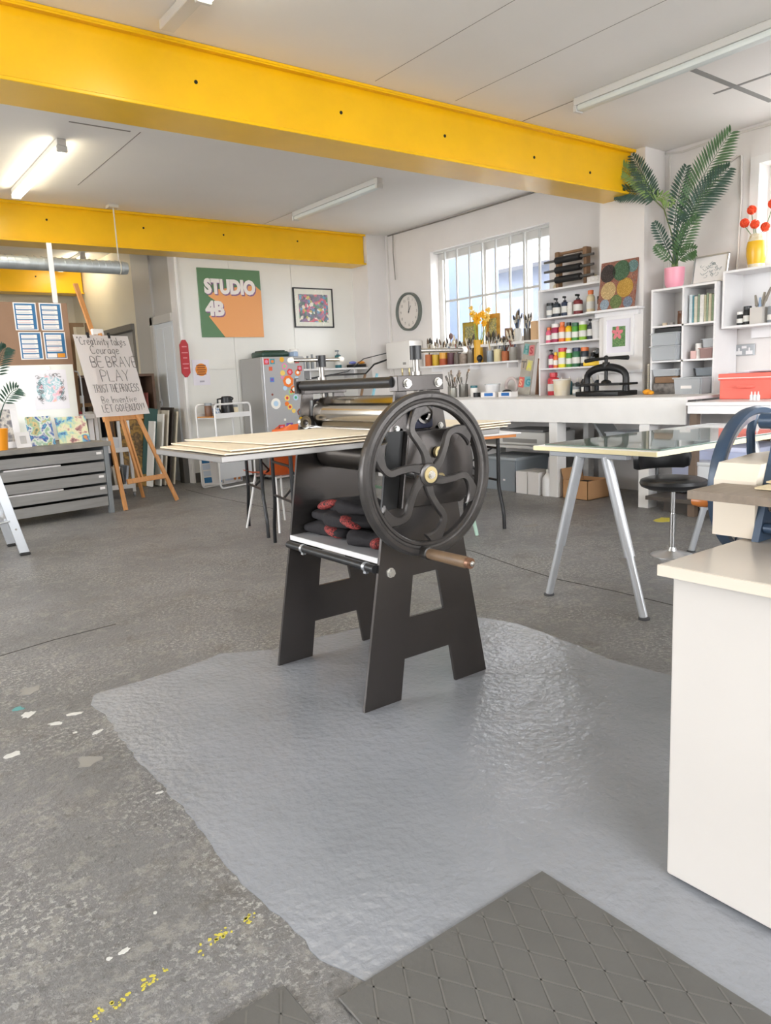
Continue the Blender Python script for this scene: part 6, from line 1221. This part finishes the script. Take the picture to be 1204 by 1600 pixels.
# ------------------------------------------------------------------ boards behind the chest
bh = thing('brown_board', 'large brown hardboard pinned with four blue posters behind the chest', 'notice board', (1.7, 8.02, .3))
BM = Matrix.Translation((2.14, 8.02, 0)) @ Matrix.Rotation(rad(0), 4, 'Z')
lbox(bh, 'board', BM, BROWNBOARD, -1.4, .0, 0, .012, .25, 2.03, .001)
for x in (-.52, -.12): lbox(bh, 'batten', BM, WOODW2 if x > -.3 else PINE, x, x+.045, .013, .035, .4, 2.0 if x < -.3 else 2.6)
def poster(x0, z0, w, h, rows, last=False):
    p = lbox(bh, 'poster', BM, PAPER, x0, x0+w, -.003, -.0005, z0, z0+h, 0)
    lbox(p, 'blue_ground', BM, BLUEP, x0+.010, x0+w-.010, -.0042, -.003, z0+.010, z0+h-.010, 0)
    rh = (h-.032)/rows
    for k in range(rows):
        if last and k == 0:
            lbox(p, 'print_panel', BM, PAPER, x0+.018, x0+w*.52, -.0052, -.0042, z0+.016, z0+rh-.002, 0); lbox(p, 'orange_panel', BM, mat('poster_amber', '#e59a2e', 0.6), x0+w*.55, x0+w-.02, -.0052, -.0042, z0+.016, z0+rh-.002, 0); continue
        pp = lbox(p, 'print_panel', BM, PAPER, x0+.022, x0+w-.040, -.0052, -.0042, z0+.016+k*rh, z0+.016+(k+1)*rh-.010, 0)
        for q_ in range(2): lbox(pp, 'print_line', BM, mat('print_red_line' if k == 1 else 'print_grey_line', '#c98f9a' if k == 1 else '#b4b8c4', 0.6), x0+.030, x0+w-.06-.01*q_, -.0056, -.0052, z0+.026+k*rh+q_*rh*.4, z0+.030+k*rh+q_*rh*.4, 0)
poster(-.495, 1.765, .205, .262, 5); poster(-.262, 1.765, .205, .262, 5); poster(-.478, 1.488, .205, .262, 5); poster(-.255, 1.488, .205, .262, 4, True)
wb_ = thing('white_board_sheet', 'large white sheet with a pinned coral-reef drawing behind the chest', 'display board', (1.7, 7.99, .6))
WMt = Matrix.Translation((2.13, 7.985, 0)) @ Matrix.Rotation(-.02, 4, 'X')
lbox(wb_, 'board', WMt, mat('glossy_white_board', '#eceee6', 0.3), -1.3, .0, 0, .01, .69, 1.435)
pd = lbox(wb_, 'pinned_drawing', WMt, mat('drawing_paper', '#f1eff4', 0.6), -.40, -.075, -.003, -.0005, 1.0, 1.385, 0)
b_ = B().cyl((-.238, -.0032, 1.2), (-.238, -.0042, 1.2), .13, n=28); b_.bm.transform(WMt); b_.done('colour_wash', art('reef_wash', ['#f1eff4', '#9fd0d6', '#f1eff4', '#8cc4cf', '#f1e6ea', '#efb9cd', '#f2cfa8'], 13, dist=0.6), pd, smooth=False)
bb = B(); rnd = random.Random(11)
for k in range(46):
    s_ = rnd.choice((-1, 1)); zc = rnd.uniform(1.06, 1.33); xc = -.238+s_*(.085+rnd.uniform(0, .035)) if rnd.random() < .75 else -.238+rnd.uniform(-.1, .1); 
    if abs(xc+.238) < .07: zc = 1.335
    r = rnd.uniform(.008, .02); bb.tube([(xc+r*math.cos(j*.8+k), -.0075, zc+r*math.sin(j*.8+k)*rnd.uniform(.7, 1.2)) for j in range(7)], .0016, 4)
bb.bm.transform(WMt); bb.done('ink_coral_lines', INK, pd)
b_ = B().box(-.255, -.225, -.012, 0, 1.385, 1.42, .003); b_.bm.transform(WMt); b_.done('bulldog_clip', STEEL, wb_, smooth=False)
sf = thing('stretcher_stack', 'brown wooden stretcher frame standing right of the brown board', 'frame', (2.3, 8.25, 0))
for x in (2.20, 2.36): B().obox((x, 8.25, .93), (.035, .03, 1.86), roty(.02)).done('frame_rail', mat('dark_stretcher_wood', '#7d6140', 0.6, var=0.15, vs=6), sf, smooth=False)
for z in (.3, 1.0, 1.82): B().box(2.215, 2.345, 8.24, 8.262, z, z+.04).done('frame_rail', mat('dark_stretcher_wood', '#7d6140', 0.6, var=0.15, vs=6), sf, smooth=False)
# tall wooden bookcase of dark spines behind the easel
bkc = thing('canvas_rack', 'dark wooden rack of stored boards behind the easel', 'rack', (2.75, 9.4, 0))
DW = mat('dark_rack_wood', '#5d4636', 0.6, var=0.12, vs=6)
B().box(2.25, 3.38, 9.62, 9.65, 0, 1.35).done('back', DW, bkc, smooth=False)
for x in (2.25, 2.8, 3.36): B().box(x, x+.03, 9.2, 9.62, 0, 1.35).done('upright', DW, bkc, smooth=False)
for z in (.05, 1.32): B().box(2.28, 3.36, 9.2, 9.62, z, z+.03).done('rack_shelf', DW, bkc, smooth=False)
cc = ['#8c6a4a', '#3f5a4c', '#d8d2c8', '#7a3a32', '#c9c4ba', '#454a55', '#b08a5a', '#e2ddd4']
for i in range(12):
    x = 2.34+i*.085
    tag(B().obox((x, 9.40, .08+.42+.05*(i % 3)), (.02, .36, .84+.1*(i % 3)), roty(.03*((i % 3)-1))).done('stored_canvas', mat('canvas%d' % (i % 8), cc[i % 8], 0.7), at=(x, 9.4, .08), smooth=False), 'upright stored canvas, %s from left in the dark rack behind the easel' % ['first', 'second', 'third', 'fourth', 'fifth', 'sixth', 'seventh', 'eighth', 'ninth', 'tenth', 'eleventh', 'twelfth'][i], 'canvas')
GOLD = art('gold_brocade', ['#6a4f22', '#a07a34', '#4d3a1f', '#8a6a3a'], 10)
tag(B().obox((3.02, 9.02, .46), (.34, .025, .92), rotx(-.12), .002).done('large_painting', GOLD, at=(3.02, 9.0, 0), smooth=False), 'ochre and brown painting leaning behind the easel legs', 'painting')
for i, (x, c_, h, w) in enumerate(((3.20, '#2f4f4a', .93, .16), (3.28, '#e5e2da', .86, .02), (3.34, '#cfc6b4', .90, .02), (3.40, '#3a332d', .93, .02), (3.17, '#efece6', .78, .02), (3.45, '#d9cfb8', .88, .02))):
    tag(B().obox((x-.03, 8.98, h/2+.005), (w, .40 if w < .1 else .02, h), roty(.14), .001).done('stacked_canvas', mat('scanvas%d' % i, c_, 0.7), at=(x, 8.98, 0), smooth=False), ['dark green canvas face leaning by the door', 'white edged canvas leaning by the door, inner one', 'beige edged canvas leaning by the door', 'dark brown canvas leaning by the door', 'short white canvas leaning left by the door', 'sand coloured canvas leaning nearest the door frame'][i], 'canvas')
# white wheeled cart behind the easel
wc_ = thing('white_wheeled_cart', 'white metal cart on castors behind the easel', 'cart', (2.5, 8.35, 0))
for x in (2.33, 2.66):
    for y in (8.18, 8.50):
        B().box(x, x+.03, y, y+.03, .06, .945).done('post', WT, wc_, smooth=False); k = B().torus((x+.015, y+.015, .028), .018, .010, 'X', 16, 8).done('castor', mat('castor_grey', '#8a8a8c', 0.4), wc_); B().cyl((x+.015, y+.015, .045), (x+.015, y+.015, .065), .006).done('castor_stem', STEEL, k)
for z in (.10, .50, .92): B().box(2.33, 2.69, 8.18, 8.53, z, z+.025).box(2.33, 2.69, 8.175, 8.18, z, z+.05).done('cart_shelf', WT, wc_, smooth=False)
for i in range(6): tag(B().obox((2.40+i*.045, 8.33, .126+.11), (.012+.006*(i % 3), .22, .22), roty(.25*((i % 2)-.3)), .001).done('cart_folder', mat('folder%d' % i, ['#d5d8de', '#8a8580', '#c4b9a8', '#e8e6e2', '#6d6a66', '#b9c2cf'][i], 0.6), at=(2.40+i*.045, 8.33, .126), smooth=False), 'thin folder standing on the lowest shelf, %s from left of the white cart' % ['first', 'second', 'third', 'fourth', 'fifth', 'sixth'][i], 'folder')
tag(B().box(2.45, 2.58, 8.25, 8.40, .526, .66, .003).done('white_bin', mat('pale_grey_bin', '#d9dbdf', 0.5), at=(2.5, 8.3, .526), smooth=False), 'pale grey paper bin on the middle shelf of the white cart', 'bin')
wtb = thing('white_side_table', 'narrow white table behind the right end of the plan chest', 'table', (2.15, 8.25, 0))
B().box(1.75, 2.30, 8.07, 8.17, .88, .93, .003).done('tabletop', WT, wtb, smooth=False)
for x in (1.76, 2.24): B().box(x, x+.05, 8.09, 8.15, 0, .88).done('leg', WT, wtb, smooth=False)
tag(B().cyl((2.22, 8.12, .93), (2.22, 8.12, 1.3), .008).tube([(2.22, 8.12, 1.3), (2.2, 8.12, 1.36), (2.12, 8.12, 1.38)], .008).done('metal_hook_pole', ALU, at=(2.22, 8.12, .93)), 'curved metal tube standing on the narrow white table', 'tube')
tag(B().box(2.10, 2.19, 8.09, 8.15, .931, .96).done('red_tin', mat('dark_red_tin', '#8a3038', 0.4), at=(2.15, 8.12, .93), smooth=False), 'small dark red tin on the narrow white table', 'tin')

# ------------------------------------------------------------------ easel with handwritten sheet
ez = thing('easel', 'pine studio easel standing left of the doorway', 'easel', (2.576, 7.378, 0))
u_ = Vector((.941, .338, 0)); n_v = Vector((-.338, .941, 0)); al = rad(15); w_ = n_v*math.sin(al)+Vector((0, 0, math.cos(al))); F0 = Vector((2.274, 7.269, 0)); fwd = -(u_.cross(w_)) 
fwd = (w_.cross(u_)).normalized()
if fwd.dot(Vector((0, -1, 0))) < 0: fwd = -fwd
EM = Matrix((u_, -fwd, w_)).transposed()      # local x across, y away from the viewer, z up the easel
def epl(a, b, wd, th, yo, name, par=None, m=PINE):
    """lath between easel-plane points a, b = (u, v)"""
    A = F0+EM @ Vector((a[0], yo, a[1])); Bp = F0+EM @ Vector((b[0], yo, b[1])); d = Bp-A
    zc = d.normalized(); yc = (EM @ Vector((0, 1, 0))); yc = (yc-zc*yc.dot(zc)).normalized(); xc = yc.cross(zc)
    bb = B().obox((A+Bp)/2, (wd, th, d.length), Matrix((xc, yc, zc)).transposed(), .002)
    return bb.done(name, m, par or ez, smooth=False)
epl((0.0, 0.004), (.12, 1.76), .042, .022, 0, 'leg'); epl((.643, .004), (.42, 1.0), .042, .022, 0, 'leg'); epl((.42, 1.0), (.28, 1.76), .042, .022, 0, 'leg')
epl((.10, .275), (.575, .275), .05, .02, -.002, 'crossbar')
epl((.265, .29), (.215, 1.78), .022, .02, .02, 'mast_rail'); epl((.305, .29), (.255, 1.78), .022, .02, .02, 'mast_rail')
epl((.22, 1.72), (.17, 2.30), .05, .02, .045, 'mast')
epl((.05, .92), (.52, .92), .05, .03, .03, 'ledge')
B().cyl((2.72, 8.05, 0.0), (2.36, 7.78, 1.72), .02, n=8).done('rear_leg', PINE, ez)
pp_ = F0+EM @ Vector((.25, .02, 1.80)); B().obox(pp_, (.13, .03, .06), EM, .004).done('clamp_head', WT, ez, smooth=False)
ss = thing('handwritten_sheet', 'white paper sheet with handwritten mottoes clipped to the easel', 'poster', F0+EM @ Vector((.25, -.02, .93)))
PW0, PW1, PV0, PV1 = -.065, .57, .93, 1.755
PMt = Matrix.Translation(F0) @ EM.to_4x4()
bb = B(); g = []
for i in range(9):
    row = []
    for j in range(13):
        uu = PW0+(PW1-PW0)*i/8+0.03*math.sin(0)*0; vv = PV0+(PV1-PV0)*j/12; row.append(bb.bm.verts.new(PMt @ Vector((uu+.035*(vv-PV0)*0, -.018-.012*math.exp(-((j)/1.6)**2)*(1+.6*math.sin(i*1.1)), vv))))
    g.append(row)
for i in range(8):
    for j in range(12): bb.bm.faces.new((g[i][j], g[i+1][j], g[i+1][j+1], g[i][j+1]))
bmesh.ops.solidify(bb.bm, geom=bb.bm.faces[:], thickness=.001)
sheet = bb.done('paper', mat('sheet_paper', '#f7f2f0', 0.75), ss)
for uu in (.10, .34):
    b_ = B().box(uu-.012, uu+.012, -.028, -.012, PV1-.03, PV1+.025, .002); b_.bm.transform(PMt); b_.done('clip', BLACKP, ss, smooth=False)
# single-stroke hand lettering, unit cell: width about .6, cap height 1
GL = {'A': [[(0, 0), (.3, 1), (.6, 0)], [(.1, .38), (.5, .38)]], 'B': [[(0, 0), (0, 1), (.35, .95), (.45, .75), (.35, .55), (0, .5), (.4, .45), (.52, .25), (.4, .04), (0, 0)]], 'C': [[(.55, .85), (.3, 1), (.05, .75), (0, .4), (.15, .06), (.4, 0), (.58, .15)]], 'D': [[(0, 0), (0, 1), (.4, .85), (.52, .5), (.4, .12), (0, 0)]], 'E': [[(.5, 1), (0, 1), (0, 0), (.5, 0)], [(0, .52), (.4, .52)]], 'G': [[(.55, .85), (.3, 1), (.05, .75), (0, .35), (.2, 0), (.5, .1), (.55, .42), (.32, .42)]], 'H': [[(0, 0), (0, 1)], [(.5, 0), (.5, 1)], [(0, .5), (.5, .5)]], 'I': [[(.1, 0), (.1, 1)]], 'J': [[(.1, 1), (.5, 1)], [(.35, 1), (.35, .15), (.2, 0), (.02, .15)]], 'L': [[(0, 1), (0, 0), (.45, 0)]], 'N': [[(0, 0), (0, 1), (.5, 0), (.5, 1)]], 'O': [[(.3, 1), (.06, .75), (.03, .3), (.28, 0), (.52, .25), (.53, .7), (.3, 1)]], 'P': [[(0, 0), (0, 1), (.42, .92), (.48, .7), (.35, .5), (0, .48)]], 'R': [[(0, 0), (0, 1), (.42, .92), (.46, .7), (.3, .52), (0, .5), (.5, 0)]], 'S': [[(.5, .88), (.28, 1), (.05, .8), (.15, .58), (.4, .45), (.5, .22), (.3, 0), (.02, .12)]], 'T': [[(0, 1), (.6, 1)], [(.3, 1), (.3, 0)]], 'U': [[(0, 1), (.03, .25), (.25, 0), (.48, .25), (.5, 1)]], 'V': [[(0, 1), (.28, 0), (.56, 1)]], 'Y': [[(0, 1), (.28, .52), (.56, 1)], [(.28, .52), (.25, 0)]],
      'a': [[(.4, .5), (.2, .58), (.02, .35), (.1, .04), (.3, .05), (.4, .4), (.4, .55), (.42, 0)]], 'e': [[(.03, .3), (.4, .34), (.35, .55), (.15, .58), (.02, .3), (.15, .02), (.42, .08)]], 'g': [[(.4, .5), (.2, .58), (.03, .35), (.12, .08), (.38, .2), (.4, .55), (.38, -.25), (.15, -.35), (.02, -.2)]], 'i': [[(.1, .55), (.1, 0)], [(.1, .75), (.11, .8)]], 'k': [[(0, 1), (0, 0)], [(.36, .55), (0, .25), (.4, 0)]], 'n': [[(0, .55), (0, 0)], [(0, .35), (.2, .56), (.36, .4), (.38, 0)]], 'o': [[(.2, .57), (.02, .3), (.18, 0), (.4, .25), (.36, .5), (.2, .57)]], 'r': [[(0, .55), (0, 0)], [(0, .35), (.15, .55), (.32, .5)]], 's': [[(.34, .5), (.15, .57), (.05, .42), (.3, .25), (.3, .06), (.02, .04)]], 't': [[(.15, .85), (.15, .08), (.3, 0)], [(0, .58), (.34, .58)]], 'u': [[(0, .55), (.03, .1), (.2, 0), (.36, .2), (.38, .55), (.4, 0)]], 'v': [[(0, .55), (.18, 0), (.36, .55)]], 'y': [[(0, .55), (.2, .05)], [(.4, .55), (.1, -.35)]], '!': [[(.1, 1), (.1, .3)], [(.1, .1), (.1, .05)]], '"': [[(.05, 1), (.02, .82)], [(.18, 1), (.15, .82)]]}
def hand(txt, x, z, h, sx=1.0, r=.0026):
    cx = x; rnd = random.Random(len(txt))
    for word in txt.split(' '):
        bb = B()
        for ch in word:
            wch = max(p[0] for s_ in GL[ch] for p in s_)
            for s_ in GL[ch]:
                pts = [(cx+p[0]*h*sx+rnd.uniform(-.02, .02)*h, -.0315 if z < PV0+.12 else -.0202, z+p[1]*h+rnd.uniform(-.015, .015)*h) for p in s_]
                if len(pts) > 3: pts = catmull([tuple(p) for p in pts], 3)
                bb.tube(pts, r, 4)
            cx += (wch+.2)*h*sx
        cx += .3*h*sx
        bb.bm.transform(PMt); bb.done('handwritten_word', INK, ss)
hand('"Creativity takes', -.035, 1.655, .078, .80); hand('Courage "', .085, 1.565, .082, .95); hand('BE BRAVE', .055, 1.43, .105, .98, .0032); hand('PLAY', .125, 1.285, .115, 1.05, .0032); hand('TRUST THE PROCESS', .0, 1.175, .078, .60); hand('Be Inventive', .055, 1.065, .07, .95); hand('LET GO! ENJOY!', .03, .975, .07, .86)

# ------------------------------------------------------------------ step ladder, left edge
ld = thing('step_ladder', 'aluminium step ladder at the left picture edge', 'ladder', (0.75, 6.0, 0))
for y in (5.83, 6.28):
    sgn = 1 if y < 6 else -1
    for (a, c, nm) in (((1.07, y, .012), (.74, y+.05*sgn, 1.55), 'front_stile'), ((.25, y, .012), (.66, y+.05*sgn, 1.55), 'rear_leg')):
        a, c = Vector(a), Vector(c); d = c-a; zc = d.normalized(); yc = Vector((0, 1, 0)); yc = (yc-zc*yc.dot(zc)).normalized(); xc = yc.cross(zc)
        s_ = B().obox((a+c)/2, (.065, .024, d.length), Matrix((xc, yc, zc)).transposed(), .003).done(nm, ALU, ld, smooth=False)
        B().obox(a+Vector((0, 0, .0)), (.07, .03, .022), None, .004).done('rubber_foot', mat('black_rubber', '#2a2a2a', 0.7), s_, smooth=False)
        for t_ in (.12, .36): B().cyl(a+d*t_+Vector((0, -.012, 0)), a+d*t_+Vector((0, -.016, 0)), .008, n=10).done('rivet', STEEL, s_)
for k in range(5): z = .28+k*.27; x = 1.07-(.33)*z/1.55; B().box(x-.045, x+.03, 5.845, 6.265, z-.025, z, .003).done('tread', ALU, ld, smooth=False)
B().tube([(1.0, 5.83, .26), (.7, 5.85, .22), (.33, 5.85, .28)], .008).done('brace', ALU, ld)
